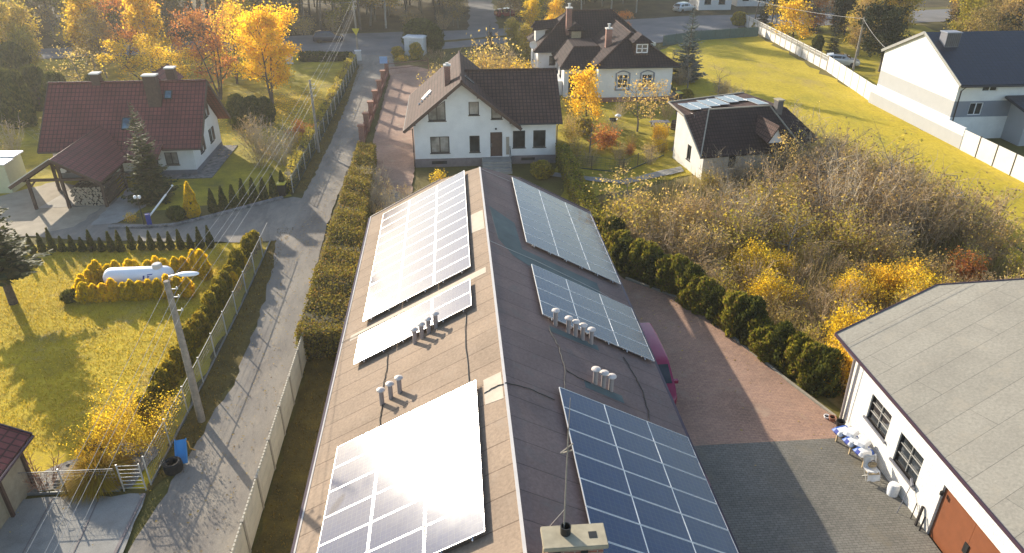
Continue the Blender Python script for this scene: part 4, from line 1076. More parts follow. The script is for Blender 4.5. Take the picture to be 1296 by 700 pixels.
for r_ in range(8):
    for c_ in range(12):
        for dep in (0, 1):
            x = -26.85 + c_ * .19 + (r_ % 2) * .095 + rng.gauss(0, .012); z = .1 + r_ * .178 + rng.gauss(0, .01)
            o = link('firewood_log', LOG, None, (x, 50.45 + dep * 1.1 + rng.gauss(0, .05), z))
            s = rng.uniform(.75, 1.12); o.scale = (s, 1, s); o.rotation_euler = (rng.gauss(0, .04), rng.uniform(0, 6), rng.gauss(0, .05))
            tag(o, 'split firewood log in the tall stack under the timber carport', 'firewood', 'firewood stacked under the carport')
# ------------------------------------------------------------------ white villa with dark hipped roofs behind
h3 = thing('hipped_villa', 'white villa with dark brown hipped roofs, brick chimneys and dormers behind the gabled house', 'house', (16, 80, 0))
w = MB()
ops = [(2.0, 3.15, 1.4, 2.85, 2.85), (4.55, 5.75, 1.4, 2.85, 2.85)]
wall(w, (14.75, 74.75), X, (0, -1), 7.75, [(0, 3.7), (7.75, 3.7)], ops)
wall(w, (22.5, 74.75), Y, (1, 0), 17, [(0, 3.7), (17, 3.7)], [(2, 3.1, 1.4, 2.8, 2.8), (6, 7.1, 1.4, 2.8, 2.8)])
wall(w, (14.75, 84.2), (0, -1), XM, 9.45, [(0, 3.7), (9.45, 3.7)], [])
wall(w, (9.6, 84.2), X, (0, -1), 5.15, [(0, 3.5), (5.15, 3.5)], [(1.3, 2.1, 1.9, 2.9, 2.9), (2.9, 4.0, 1.4, 2.9, 2.9)])
wall(w, (9.6, 91.8), (0, -1), XM, 7.6, [(0, 3.5), (7.6, 3.5)], [(2, 3, 1.4, 2.8, 2.8)])
wall(w, (22.5, 91.8), XM, Y, 12.9, [(0, 3.5), (12.9, 3.5)], [])
w.build('wall', M['plaster'], h3)
for u in (2.0, 4.55):
    wi = window(h3, (14.75, 74.75), X, (0, -1), u, u + 1.18, 1.4, 2.85, fm='frame_white', bars=2, fw=.1)
    q = MB()
    for a, b in ((u - .18, u - .02), (u + 1.2, u + 1.36)): q.obox((14.75, 74.75), X, (0, -1), a, b, 1.3, 2.95, .01, .05)
    q.obox((14.75, 74.75), X, (0, -1), u - .18, u + 1.36, 1.2, 1.32, .01, .07)
    arc = [(u - .18 + 1.54 * t, 2.96 + .28 * sin(pi * t)) for t in [i / 8 for i in range(9)]]
    for (a, za), (b, zb) in zip(arc, arc[1:]): q.hexa([(14.75 + a, 74.74, za - .12), (14.75 + b, 74.74, zb - .12), (14.75 + b, 74.69, zb - .12), (14.75 + a, 74.69, za - .12), (14.75 + a, 74.74, za), (14.75 + b, 74.74, zb), (14.75 + b, 74.69, zb), (14.75 + a, 74.69, za)])
    q.build('window_surround', M['plaster_dgrey'], wi)
for u, a, b in ((2, 1.4, 2.8), (6, 1.4, 2.8)): window(h3, (22.5, 74.75), Y, (1, 0), u, u + 1.1, a, b, fm='frame_white')
window(h3, (9.6, 84.2), X, (0, -1), 1.3, 2.1, 1.9, 2.9); window(h3, (9.6, 84.2), X, (0, -1), 2.9, 4.0, 1.4, 2.9)
window(h3, (9.6, 91.8), (0, -1), XM, 2, 3, 1.4, 2.8)
w = MB(); w.box(14.7, 22.55, 74.7, 91.8, 0, .5); w.box(9.56, 14.7, 84.15, 91.85, 0, .5); w.build('plinth', M['red_brick'], h3)
# terrace block with an arch
w = MB(); wall(w, (11.6, 77.2), X, (0, -1), 3.15, [(0, 3.1), (3.15, 3.1)], [(.5, 2.6, .1, 2.4, 2.4)]); wall(w, (11.6, 84.1), (0, -1), XM, 6.9, [(0, 3.1), (6.9, 3.1)], [(1, 2.6, 1.2, 2.6, 2.6), (3.4, 5, 1.2, 2.6, 2.6)])
w.box(9.4, 11.55, 78, 84.1, 0, 1.5)
w.build('terrace_wall', M['plaster'], h3)
q = MB(); ar = [(.5, .1), (2.6, .1)] + [(1.55 + 1.05 * cos(t), 1.9 + .6 * sin(t)) for t in [pi * i / 8 for i in range(9)]]
q.face([(11.6 + u, 77.32, z) for u, z in ar]); q.build('arch_opening', M['glass'], h3)
T3 = M['tile_dark']
rf = MB()
e, zE, zT = .45, 3.5, 7.2
A, B_, C_, D_ = (9.1, 83.6, zE), (23.0, 83.6, zE), (23.0, 92.4, zE), (9.1, 92.4, zE)
r0, r1_ = (13.6, 88, zT), (18.5, 88, zT)
rf.poly_slab([A, B_, r1_, r0], .14, (1, 0, 0)); rf.poly_slab([C_, D_, r0, r1_], .14, (-1, 0, 0)); rf.poly_slab([D_, A, r0], .14, (0, -1, 0)); rf.poly_slab([B_, C_, r1_], .14, (0, 1, 0))
# right wing
z2, zr2 = 3.72, 6.35
a, b = (14.3, 74.15, z2), (23.0, 74.15, z2); rA = (18.65, 78.1, zr2); rBk = (18.65, 87, zr2)
rf.poly_slab([a, b, rA], .14, (1, 0, 0)); rf.poly_slab([b, (23.0, 87, z2), rBk, rA], .14, (0, 1, 0)); rf.poly_slab([(14.3, 87, z2), a, rA, rBk], .14, (0, -1, 0))
# terrace roof
a, b = (11.1, 76.6, 3.15), (14.9, 76.6, 3.15); r = 4.75
rf.poly_slab([a, b, (15.6, 79.4, r), (12.9, 79.4, r)], .12, (1, 0, 0)); rf.poly_slab([(11.1, 84.4, 3.15), a, (12.9, 79.4, r), (12.9, 84.4, r)], .12, (0, -1, 0)); rf.poly_slab([(12.9, 79.4, r), (15.6, 79.4, r), (15.6, 84.4, r), (12.9, 84.4, r)], .12, (1, 0, 0))
r3 = rf.build('roof', T3, h3)
q = MB()
for p1, p2 in ((A, r0), (B_, r1_), (C_, r1_), (D_, r0), (r0, r1_), ((14.3, 74.15, z2), rA), ((23, 74.15, z2), rA), (rA, rBk), ((11.1, 76.6, 3.15), (12.9, 79.4, r)), ((12.9, 79.4, r), (15.6, 79.4, r))): q.tube([Vector(p1) + Vector((0, 0, .02)), Vector(p2) + Vector((0, 0, .03))], .09, 6)
q.build('ridge_tiles', M['tile_brown'], r3, smooth=True)
q = MB()
for l in ([(9.1, 83.55, 3.42), (14.3, 83.55, 3.42)], [(14.3, 74.1, 3.63), (23.0, 74.1, 3.63)], [(11.1, 76.55, 3.06), (14.9, 76.55, 3.06)], [(23.05, 74.1, 3.63), (23.05, 92.4, 3.45)]): q.tube(l, .07, 8)
q.tube([(14.9, 76.5, 3.0), (14.3, 77.05, 2.6), (13.2, 77.12, 2.4)], .05, 6)
q.build('gutter', M['frame_dark'], r3, smooth=True)
def dormer(x, yf, zb, zt_, wd, depth, wm, parent=h3):
    w = MB(); wall(w, (x - wd / 2, yf), X, (0, -1), wd, [(0, zt_ - .1), (wd, zt_ - .1)], [(.2, wd - .2, zb + .25, zt_ - .3, zt_ - .3)], zb)
    for s, nn in ((-1, XM), (1, X)): w.face([(x + s * wd / 2, yf, zb), (x + s * wd / 2, yf + depth, zb), (x + s * wd / 2, yf + depth, zt_ - .1), (x + s * wd / 2, yf, zt_ - .1)])
    d = w.build('dormer', M['tile_brown'], parent)
    window(d, (x - wd / 2, yf), X, (0, -1), .2, wd - .2, zb + .25, zt_ - .3, fm=wm, bars=1 if wm == 'frame_white' else 0, mull=1 if wm == 'frame_white' else 0, gm='glass' if wm == 'frame_white' else 'glass_curtain', sill=False) if False else None
    f = MB(); f.obox((x - wd / 2, yf), X, (0, -1), .2, wd - .2, zb + .25, zt_ - .3, -.08, -.02)
    wi = f.build('window', M['wood_light'] if wm == 'frame_dark' else M['glass'], d)
    if wm == 'frame_white':
        f = MB()
        for a0, a1, b0, b1 in ((.2, .3, zb + .25, zt_ - .3), (wd - .3, wd - .2, zb + .25, zt_ - .3), (wd / 2 - .04, wd / 2 + .04, zb + .25, zt_ - .3), (.3, wd - .3, zb + .25, zb + .35), (.3, wd - .3, zt_ - .4, zt_ - .3), (.3, wd - .3, (zb + zt_) / 2 - .06, (zb + zt_) / 2)): f.obox((x - wd / 2, yf), X, (0, -1), a0, a1, b0, b1, -.018, .02)
        f.build('frame', M['frame_white'], wi)
    rf = MB(); pk = zt_ + .55; yb_ = yf + depth + .6
    rf.poly_slab([(x - wd / 2 - .3, yb_, zt_ - .15), (x - wd / 2 - .3, yf - .3, zt_ - .15), (x, yf + .35, pk), (x, yb_, pk)], .08, (0, -1, 0))
    rf.poly_slab([(x + wd / 2 + .3, yf - .3, zt_ - .15), (x + wd / 2 + .3, yb_, zt_ - .15), (x, yb_, pk), (x, yf + .35, pk)], .08, (0, 1, 0))
    rf.poly_slab([(x - wd / 2 - .3, yf - .3, zt_ - .15), (x + wd / 2 + .3, yf - .3, zt_ - .15), (x, yf + .35, pk)], .08, (1, 0, 0))
    rf.build('dormer_roof', T3, d)
dormer(14.0, 84.9, 4.4, 5.7, 1.5, 1.9, 'frame_dark'); dormer(19.3, 75.5, 4.55, 6.0, 1.6, 1.7, 'frame_white')
q = MB(); q.box(9.6, 10.7, 86.9, 88.3, 4.0, 5.4); d = q.build('dormer', M['plaster_old'], h3)
rf = MB(); rf.poly_slab([(9.2, 86.5, 5.3), (12.2, 86.5, 5.6), (12.2, 87.6, 6.4), (9.6, 87.6, 6.2)], .08); rf.poly_slab([(12.2, 88.8, 5.6), (9.2, 88.8, 5.3), (9.6, 87.6, 6.2), (12.2, 87.6, 6.4)], .08); rf.build('dormer_roof', T3, d)
for x, y, z0, z1 in ((13.2, 85.6, 4.6, 7.8), (16.4, 78.6, 3.9, 6.7)):
    q = MB(); q.box(x - .3, x + .3, y - .3, y + .3, z0, z1); c = q.build('chimney', M['red_brick'], h3); q = MB(); q.box(x - .36, x + .36, y - .36, y + .36, z1, z1 + .1); q.lathe((x, y, z1 + .1), [(.12, 0), (.12, .35), (.2, .36), (.2, .42), (.01, .46)], 10); q.build('chimney_cap', M['conc_light'], c)
q = MB(); q.lathe((0, 0, 0), [(.02, .1), (.25, .06), (.42, -.04), (.41, -.06), (.24, .04), (.0, .08)], 16, axis='y')
q.tube([(0, .1, 0), (0, .5, -.3)], .03, 5); q.tube([(0, -.04, -.4), (0, -.5, 0)], .012, 4)
ds = thing('satellite_dish', 'pale round satellite dish on the corner of the hipped villa', 'satellite dish', (8.95, 83.3, 4.3)); q.build('dish', M['conc_light'], ds, local=True, smooth=True)

# ------------------------------------------------------------------ small dark-roofed house among the shrubs
h4 = thing('cottage', 'small white cottage with a near-black roof and solar panels among leafless shrubs', 'house', (18.6, 51.6, 0), R(8), scale=(.78, .86, 1.0))
def Lc(x, y, z): return (x, y, z)
w = MB()
wall(w, (0, 0), X, (0, -1), 9.5, [(0, 2.3), (9.5, 2.3)], [(2.7, 3.5, .9, 1.9, 1.9)])
wall(w, (0, 6.2), (0, -1), XM, 6.2, [(0, 4.2), (3.4, 4.5), (6.2, 2.3)], [(2.9, 3.7, .8, 2.0, 2.0)])
wall(w, (9.5, 0), Y, (1, 0), 6.2, [(0, 2.3), (2.8, 4.5), (6.2, 4.2)], [])
wall(w, (9.5, 6.2), XM, Y, 9.5, [(0, 4.2), (9.5, 4.2)], [])
w.build('wall', M['plaster_old'], h4, local=True)
window(h4, (0, 0), X, (0, -1), 2.7, 3.5, .9, 1.9, local=True); window(h4, (0, 6.2), (0, -1), XM, 2.9, 3.7, .8, 2.0, local=True)
rf = MB(); rdg = [(1.6, 2.9, 4.75), (8.2, 2.9, 4.75)]
rf.poly_slab([(-.75, -.75, 2.05), (10.2, -.75, 2.05), rdg[1], rdg[0]], .12, (1, 0, 0)); 
rf.poly_slab([(10.2, -.75, 2.05), (13.2, 1.2, 2.3), (10.2, 2.9, 4.45), rdg[1]], .12, (1, 0, 0))
r4 = rf.build('roof', T3, h4, local=True)
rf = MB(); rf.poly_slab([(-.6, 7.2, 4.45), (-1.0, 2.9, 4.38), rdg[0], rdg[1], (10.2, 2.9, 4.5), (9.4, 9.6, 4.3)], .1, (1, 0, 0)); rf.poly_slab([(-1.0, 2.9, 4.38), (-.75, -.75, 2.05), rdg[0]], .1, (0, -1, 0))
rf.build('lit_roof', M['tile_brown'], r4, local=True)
q = MB()
for a, b in (((-1.02, 2.9, 4.38), (-.77, -.78, 2.07)), ((-1.0, 2.9, 4.38), (-.6, 7.2, 4.45)), ((-.6, 7.22, 4.45), (9.4, 9.62, 4.3)), (rdg[0], (-.75, -.75, 2.07)), (rdg[0], rdg[1]), (rdg[1], (10.2, -.75, 2.07))): q.beam(Vector(a) + Vector((0, 0, .03)), Vector(b) + Vector((0, 0, .03)), .12, .09)
q.build('verge_flashing', M['conc_post'], r4, local=True)
# porch gable on the right
rf = MB(); pk = 4.3
rf.poly_slab([(5.7, -1.3, 3.0), (6.55, -1.5, pk), (6.55, 2.4, pk), (5.7, 2.0, 3.4)], .1, (0, 1, 0)); rf.poly_slab([(6.55, -1.5, pk), (7.6, -1.3, 2.9), (7.6, 2.0, 3.2), (6.55, 2.4, pk)], .1, (0, 1, 0))
rf.build('porch_roof', M['tile_brown'], r4, local=True)
w = MB(); w.face([(5.85, -1.2, 2.95), (7.4, -1.2, 2.95), (6.55, -1.2, 4.15)]); w.build('porch_gable', M['plaster'], h4, local=True)
q = MB(); q.box(8.6, 9.2, 2.2, 2.9, 3.2, 5.25); c = q.build('chimney', M['chimney_dark'], h4, local=True); q = MB(); q.box(8.53, 9.27, 2.13, 2.97, 5.25, 5.33); q.build('chimney_cap', M['cap'], c, local=True)
q = MB()
for i in range(8): q.box(7.6 + .28 * i, 7.88 + .28 * i, -1.5, -.3, 0, 1.5 - .18 * i)
st = q.build('outside_stairs', M['concrete'], h4, local=True); q = MB()
for i in range(5): q.tube([(7.65 + .55 * i, -1.5, 1.5 - .35 * i), (7.65 + .55 * i, -1.5, 2.4 - .35 * i)], .02, 5)
for h_ in (.4, .9): q.tube([(7.65, -1.5, 1.5 + h_), (9.85, -1.5, .1 + h_)], .025, 5)
q.build('railing', M['black'], st, local=True)
c0 = Vector((18.6, 51.6, 0)); rot = Matrix.Rotation(R(8), 4, 'Z')
pn = (Vector((9.0, 8.7, 3.75)) - Vector((.4, 8.5, 3.75))).cross(Vector((1.6, 2.9, 4.75)) - Vector((.4, 8.5, 3.75)))
for i, (lx, ly) in enumerate(((.55, 4.9), (1.75, 5.1), (3.05, 5.7), (4.25, 6.0), (5.65, 6.7), (6.85, 7.0), (7.9, 4.9))):
    lz = 4.75 - (ly - 2.9) * .062 + .03 + (8 - lx) * -.012
    t = thing('solar_panel', '%s solar panel from the left on the lit roof of the cottage' % ORD[i], 'solar panel', c0 + (rot @ Vector((lx * .78, ly * .86, lz))), group='panels on the cottage roof')
    t.rotation_euler = (R(-4.0), 0, R(8)); t.scale = (.51, 2.3, 1)
    link('cell_glass', PG, t); link('frame', PF, t)

# ------------------------------------------------------------------ modern house on the right
h5 = thing('modern_house', 'modern white and grey house with a navy roof and blank gable beyond the field', 'house', (50, 66, 0))
w = MB(); a, b, c, d_ = 43.3, 59.9, 72.2, 66.3; xe5 = 58.5
bands = [(0, 2.0, 'w'), (2.0, 3.45, 'g'), (3.45, None, 'w')]
wall(w, (a, c), (0, -1), XM, c - b, [(0, 2.0), (c - b, 2.0)], [], 0)
wall(w, (a, c), (0, -1), XM, c - b, [(0, 5.3), (c - d_, 7.95), (c - b, 4.95)], [], 3.4)
fo = [(1.5, 2.75, 2.15, 3.25, 3.25), (2.2, 3.6, 4.2, 4.7, 4.7)]
wall(w, (a, b), X, (0, -1), xe5 - a, [(0, 2.0), (xe5 - a, 2.0)], [], 0); wall(w, (a, b), X, (0, -1), xe5 - a, [(0, 4.9), (xe5 - a, 4.9)], [fo[1]], 3.4)
wall(w, (xe5, b), Y, (1, 0), c - b, [(0, 4.95), (d_ - b, 7.95), (c - b, 5.3)], [], 0); wall(w, (xe5, c), XM, Y, xe5 - a, [(0, 5.2), (xe5 - a, 5.2)], [], 0)
w.build('wall', M['plaster'], h5)
w = MB(); wall(w, (a, c), (0, -1), XM, c - b, [(0, 3.4), (c - b, 3.4)], [], 2.0); w.build('grey_band', M['plaster_grey'], h5)
w = MB(); wall(w, (a, b), X, (0, -1), xe5 - a, [(0, 3.4), (xe5 - a, 3.4)], [fo[0]], 2.0); w.build('slate_band', M['plaster_dgrey'], h5)
window(h5, (a, b), X, (0, -1), 1.5, 2.75, 2.15, 3.25, fm='frame_white', sill=False); window(h5, (a, b), X, (0, -1), 2.2, 3.6, 4.2, 4.7, fm='frame_white', sill=False)
zt5 = 8.12; tA = (7.95 - 4.95) / (d_ - b)
tB = (7.95 - 5.3) / (c - d_)
rf = MB(); rf.slab((a - .15, b - .45, zt5 - tA * (d_ - b + .45)), (xe5 + .3, b - .45, zt5 - tA * (d_ - b + .45)), (xe5 + .3, d_, zt5), (a - .15, d_, zt5), .16)
rf.slab((xe5 + .3, c + .35, zt5 - tB * (c + .35 - d_)), (a - .15, c + .35, zt5 - tB * (c + .35 - d_)), (a - .15, d_, zt5), (xe5 + .3, d_, zt5), .16)
r5 = rf.build('roof', M['tile_navy'], h5)
q = MB(); q.beam((a - .18, b - .45, zt5 - tA * (d_ - b + .45) - .05), (a - .18, d_, zt5 - .05), .06, .26); q.beam((a - .18, c + .35, zt5 - tB * (c + .35 - d_) - .05), (a - .18, d_, zt5 - .05), .06, .26); q.build('bargeboard', M['steel'], r5)
q = MB(); q.tube([(a - .1, b - .52, 4.78), (xe5 + .3, b - .52, 4.78)], .08, 8); q.tube([(a + .3, b - .52, 4.75), (a + .3, b - .06, 4.3), (a + .3, b - .06, .2)], .05, 6); q.build('gutter', M['frame_dark'], r5, smooth=True)
q = MB(); q.box(43.95, 45.25, 64.2, 65.2, 6.6, 8.35); cc = q.build('chimney', M['plinth_grey'], h5); q = MB(); q.box(43.88, 45.32, 64.13, 65.27, 8.35, 8.43); q.build('chimney_cap', M['plaster_dgrey'], cc)
q = MB()
for i in range(7): q.box(44.0 + i * .18, 44.12 + i * .18, 64.175, 64.2, 7.2, 8.3)
q.build('chimney_cladding', M['chimney_dark'], cc)
# entrance bay with a flat dark canopy
w = MB(); wall(w, (48.6, 57.6), X, (0, -1), 9, [(0, 3.3), (9, 3.3)], [(1.8, 2.9, 1.9, 2.95, 2.95)]); wall(w, (48.6, b), (0, -1), XM, b - 57.6, [(0, 3.3), (b - 57.6, 3.3)], []); w.build('entrance_bay', M['plaster_grey'], h5)
window(h5, (48.6, 57.6), X, (0, -1), 1.8, 2.9, 1.9, 2.95, fm='frame_white', sill=False)
q = MB(); q.poly_slab([(47.6, 56.9, 3.35), (58, 56.9, 3.35), (58, 59.6, 3.9), (47.6, 59.6, 3.9)], .22); q.build('canopy', M['tile_navy'], h5)
bw = thing('boundary_wall', 'plain wall, grey below and white above, along the foot of the modern house gable', 'wall', (43.1, 64, 0))
q = MB(); q.box(42.98, 43.16, 57.2, 72.6, 0, 1.15); q.build('grey_base', M['plaster_grey'], bw); q = MB(); q.box(42.97, 43.17, 57.2, 72.6, 1.15, 1.85); q.build('white_top', M['plaster'], bw)

# ------------------------------------------------------------------ workshop with a grey felt roof, lower right
h6 = thing('brick_workshop', 'white brick workshop with a grey felt roof and brown gate beside the paved yard', 'workshop', (20, 18, 0))
w = MB(); W0 = (15.85, 23.45)
op6 = [(1.65, 3.05, 1.35, 2.5, 2.5), (3.75, 5.2, 1.05, 2.35, 2.35), (6.4, 9.6, 0, 2.32, 2.32)]
wall(w, W0, (0, -1), XM, 18, [(0, 3.42), (18, 3.42)], op6, 0, .18)
wall(w, (21.2, 26.2), (-5.35 / 6.02, -2.75 / 6.02), (-.457, .889), 6.02, [(0, 4.3), (6.02, 3.42)], [])
wall(w, (30, 24.15), (-8.8 / 9.03, 2.05 / 9.03), (.227, .974), 9.03, [(0, 5.85), (9.03, 4.3)], [])
w.build('wall', M['white_brick'], h6)
window(h6, W0, (0, -1), XM, 1.65, 3.05, 1.35, 2.5, mull=0, bars=0, fw=.06, sill=False); window(h6, W0, (0, -1), XM, 3.75, 5.2, 1.05, 2.35, mull=0, bars=0, fw=.06, sill=False)
for u0, u1, z0, z1 in ((1.65, 3.05, 1.35, 2.5), (3.75, 5.2, 1.05, 2.35)):
    q = MB()
    for k in (1, 2): q.obox(W0, (0, -1), XM, u0 + .06, u1 - .06, z0 + (z1 - z0) * k / 3 - .01, z0 + (z1 - z0) * k / 3 + .01, -.1, -.06)
    q.obox(W0, (0, -1), XM, (u0 + u1) / 2 - .01, (u0 + u1) / 2 + .01, z0 + .06, z1 - .06, -.1, -.058)
    q.build('glazing_bar', M['steel_pale'], h6)
q = MB(); q.obox(W0, (0, -1), XM, 1.55, 3.15, 1.27, 1.35, -.1, .08); q.obox(W0, (0, -1), XM, 3.65, 5.3, .97, 1.05, -.1, .08); q.build('window_ledge', M['plinth_grey'], h6)
q = MB(); q.obox(W0, (0, -1), XM, 6.42, 8.0, .02, 2.3, -.15, -.09); q.obox(W0, (0, -1), XM, 8.01, 9.58, .02, 2.3, -.15, -.09)
gt6 = q.build('gate', M['gate_brown'], h6); q = MB(); q.obox(W0, (0, -1), XM, 7.9, 8.1, .9, 1.3, -.09, -.05); q.build('handle', M['black'], gt6)
q = MB(); q.lathe((15.8, 16.98, 2.0), [(.06, -.06), (.06, .08)], 8); q.build('wall_lamp', M['black'], h6)
zr6 = lambda x: 3.5 + (x - 15.47) * .176
p6 = [(15.47, 4.5), (15.47, 24.6), (20.9, 26.65), (31, 24.25), (31, 4.5)]
rf = MB(); rf.poly_slab([(x, y, zr6(x)) for x, y in p6], .16, e=(5.43, 2.15, 0)); r6 = rf.build('roof', M['felt_grey'], h6)
q = MB()
for (xa_, ya_), (xb_, yb_) in zip(p6[:3], p6[1:4]): q.beam((xa_, ya_, zr6(xa_) - .03), (xb_, yb_, zr6(xb_) - .03), .045, .13)
q.build('roof_edge', M['gutter'], r6)
q = MB(); q.tube([(15.5, 23.9, 3.4), (15.72, 23.25, 3.1), (15.76, 23.2, .1)], .06, 8); q.tube([(15.72, 22.9, 3.3), (15.79, 22.85, .3)], .015, 5); q.build('downpipe', M['vent_grey'], h6, smooth=True)
q = MB(); q.tube([(15.5 + t * 5.6, 23.55 + t * 2.2, zr6(15.5 + t * 5.6) + .02) for t in (0, .25, .5, .75, 1, 1.2)], .006, 4); q.build('lightning_wire', M['wire'], r6)

# ------------------------------------------------------------------ sheds and small buildings
s7 = thing('tiled_shed', 'beige shed corner with a glossy maroon tiled roof at the edge of the car park', 'shed', (-18, 20, 0))
w = MB(); wall(w, (-16.35, 15), Y, (1, 0), 6.9, [(0, 2.2), (6.9, 2.2)], [(4.2, 5.3, 0.02, 1.95, 1.95)]); wall(w, (-16.35, 21.9), XM, Y, 4, [(0, 2.2), (2, 3.2), (4, 2.2)], []); w.build('wall', M['cap'], s7)
q = MB(); q.obox((-16.35, 15), Y, X, 4.2, 5.3, .02, 1.95, -.12, -.08); q.build('door', M['cap'], s7)
q = MB()
for y in (21.85, 20.35, 19.2): q = MB(); q.box(-16.34, -16.24, y - .06, y + .06, 0, 2.2); q.build('corner_post', M['wood_dark'], s7)
rf = MB(); rf.slab((-16.0, 15, 2.15), (-16.0, 22.3, 2.15), (-18.3, 22.3, 3.35), (-18.3, 15, 3.35), .12); rf.slab((-20.6, 22.3, 2.15), (-20.6, 15, 2.15), (-18.3, 15, 3.35), (-18.3, 22.3, 3.35), .12); r7 = rf.build('roof', M['tile_maroon'], s7)
q = MB(); q.tube([(-15.95, 15, 2.08), (-15.95, 22.3, 2.08)], .06, 8); q.beam((-16, 22.33, 2.1), (-18.3, 22.33, 3.3), .05, .2); q.build('gutter', M['gutter'], r7)
s8 = thing('garden_hut', 'pale cream flat-roofed hut cut off by the left edge beside the carport', 'hut', (-33, 54, 0))
q = MB(); q.box(-36, -32.6, 53.0, 55.4, 0, 2.2); q.build('wall', plain('cream_paint', (.55, .53, .33), .7, var=.06), s8); q = MB(); q.box(-36.2, -32.45, 52.8, 54.1, 2.2, 2.3); q.box(-36.2, -32.45, 54.25, 55.6, 2.3, 2.4); q.build('roof', M['white_paint'], s8)
kx = thing('white_kiosk', 'white flat-roofed metal kiosk in front of a dark conifer by the main road', 'kiosk', (-4.9, 100.9, 0))
q = MB(); q.cbox((-4.9, 100.9, 0), 2.5, 1.9, 2.2, -.25); q.build('body', M['plaster'], kx); q = MB(); q.cbox((-4.9, 100.9, 2.2), 2.75, 2.15, .16, -.25); q.build('roof', M['white_paint'], kx); q = MB(); q.cbox((-5.3, 99.92, .1), .8, .04, 1.8, -.25); q.build('door', M['conc_light'], kx)
for (x, y, wd, dp, hh, lab) in ((47.5, 136, 6, 6, 3.6, 'white bungalow past the road junction, partly cut by the top edge'), (58, 140, 10, 7, 4, 'pale house with a brown roof beyond the far road at upper right')):
    hh_ = thing('far_house', lab, 'house', (x, y, 0)); w = MB()
    wall(w, (x - wd / 2, y), X, (0, -1), wd, [(0, hh), (wd, hh)], [(1, 2.2, 1, 2.3, 2.3), (wd - 2.4, wd - 1.2, 1, 2.3, 2.3)]); wall(w, (x - wd / 2, y + dp), (0, -1), XM, dp, [(0, hh), (dp / 2, hh + 2.2), (dp, hh)], []); wall(w, (x + wd / 2, y), Y, X, dp, [(0, hh), (dp / 2, hh + 2.2), (dp, hh)], []); wall(w, (x + wd / 2, y + dp), XM, Y, wd, [(0, hh), (wd, hh)], [])
    w.build('wall', M['plaster'], hh_)
    for u in (1, wd - 2.4): window(hh_, (x - wd / 2, y), X, (0, -1), u, u + 1.2, 1, 2.3)
    rf = MB(); rf.slab((x - wd / 2 - .4, y - .5, hh - .3), (x + wd / 2 + .4, y - .5, hh - .3), (x + wd / 2 + .4, y + dp / 2, hh + 2.4), (x - wd / 2 - .4, y + dp / 2, hh + 2.4)); rf.slab((x + wd / 2 + .4, y + dp + .5, hh - .3), (x - wd / 2 - .4, y + dp + .5, hh - .3), (x - wd / 2 - .4, y + dp / 2, hh + 2.4), (x + wd / 2 + .4, y + dp / 2, hh + 2.4)); rf.build('roof', M['tile_brown'], hh_)

# ------------------------------------------------------------------ fences
def fence_line(name, label, cat, pts, hgt, sp, post, infill, pm='conc_post', im='conc_panel', loc=None, top=0):
    """posts as single parts, panels between"""
    t = thing(name, label, cat, (*pts[0], 0)); k = 0
    for a, b in zip(pts, pts[1:]):
        a, b = Vector((*a, 0)), Vector((*b, 0)); n = max(1, round((b - a).length / sp)); ang = math.atan2(b.y - a.y, b.x - a.x)
        for i in range(n + (1 if b.to_tuple()[:2] == tuple(pts[-1]) or True else 0)):
            if i == n and b.to_tuple()[:2] != tuple(map(float, pts[-1])): continue
            p = a.lerp(b, i / n); q = MB(); post(q, p, ang, hgt); q.build('post', M[pm], t)
            if i < n:
                p2 = a.lerp(b, (i + 1) / n); q = MB(); infill(q, p, p2, hgt); q.build('panel', M[im], t)
    return t
def conc_post(q, p, ang, h): q.cbox(p, .13, .12, h + .08, ang)
def conc_infill(q, a, b, h):
    d = (b - a).normalized(); a = a + d * .07; b = b - d * .07; z = 0
    for k in range(3):
        z1 = h * (k + 1) / 3
        q.beam(a + Vector((0, 0, z + h / 6)), b + Vector((0, 0, z + h / 6)), .05, h / 3 - .012); z = z1
    ang = math.atan2(d.y, d.x)
    for k in range(3): q.beam(a.lerp(b, .15) + Vector((0, 0, h / 6 + k * h / 3)), a.lerp(b, .85) + Vector((0, 0, h / 6 + k * h / 3)), .062, h / 3 - .14)
    n = int((b - a).length / .16)
    for k in range(n): q.cbox(a.lerp(b, (k + .5) / n) + Vector((0, 0, h)), .11, .05, .07, ang)
fence_line('concrete_fence', 'weathered cream concrete panel fence along the right edge of the lane', 'fence', [(-7.52, 8.0), (-7.5, 30.2)], 1.45, 2.0, conc_post, conc_infill)
def smooth_infill(q, a, b, h):
    d = (b - a).normalized(); q.beam(a + d * .06 + Vector((0, 0, h / 2)), b - d * .06 + Vector((0, 0, h / 2)), .05, h)
fence_line('concrete_fence', 'pale smooth concrete fence on the near side of the modern house', 'fence', [(43.0, 38.0), (42.95, 57.1)], 1.75, 2.05, lambda q, p, a, h: q.cbox(p, .09, .1, h + .06, a), smooth_infill, 'frame_dark', 'conc_light')
fence_line('concrete_fence', 'pale smooth concrete fence on the far side of the modern house', 'fence', [(43.3, 72.7), (45.3, 87.0)], 1.75, 2.05, lambda q, p, a, h: q.cbox(p, .08, .1, h + .05, a), smooth_infill, 'conc_post', 'conc_light')
def open_infill(q, a, b, h):
    d = (b - a).normalized(); a2, b2 = a + d * .06, b - d * .06; q.beam(a2 + Vector((0, 0, h * .31)), b2 + Vector((0, 0, h * .31)), .05, h * .62)
    q.beam(a2 + Vector((0, 0, h - .04)), b2 + Vector((0, 0, h - .04)), .05, .09); q.beam(a2 + Vector((0, 0, h * .81)), b2 + Vector((0, 0, h * .81)), .04, .05)
    for k in range(7): p = a2.lerp(b2, (k + .5) / 7); q.beam(p + Vector((0, 0, h * .62)), p + Vector((0, 0, h - .07)), .06)
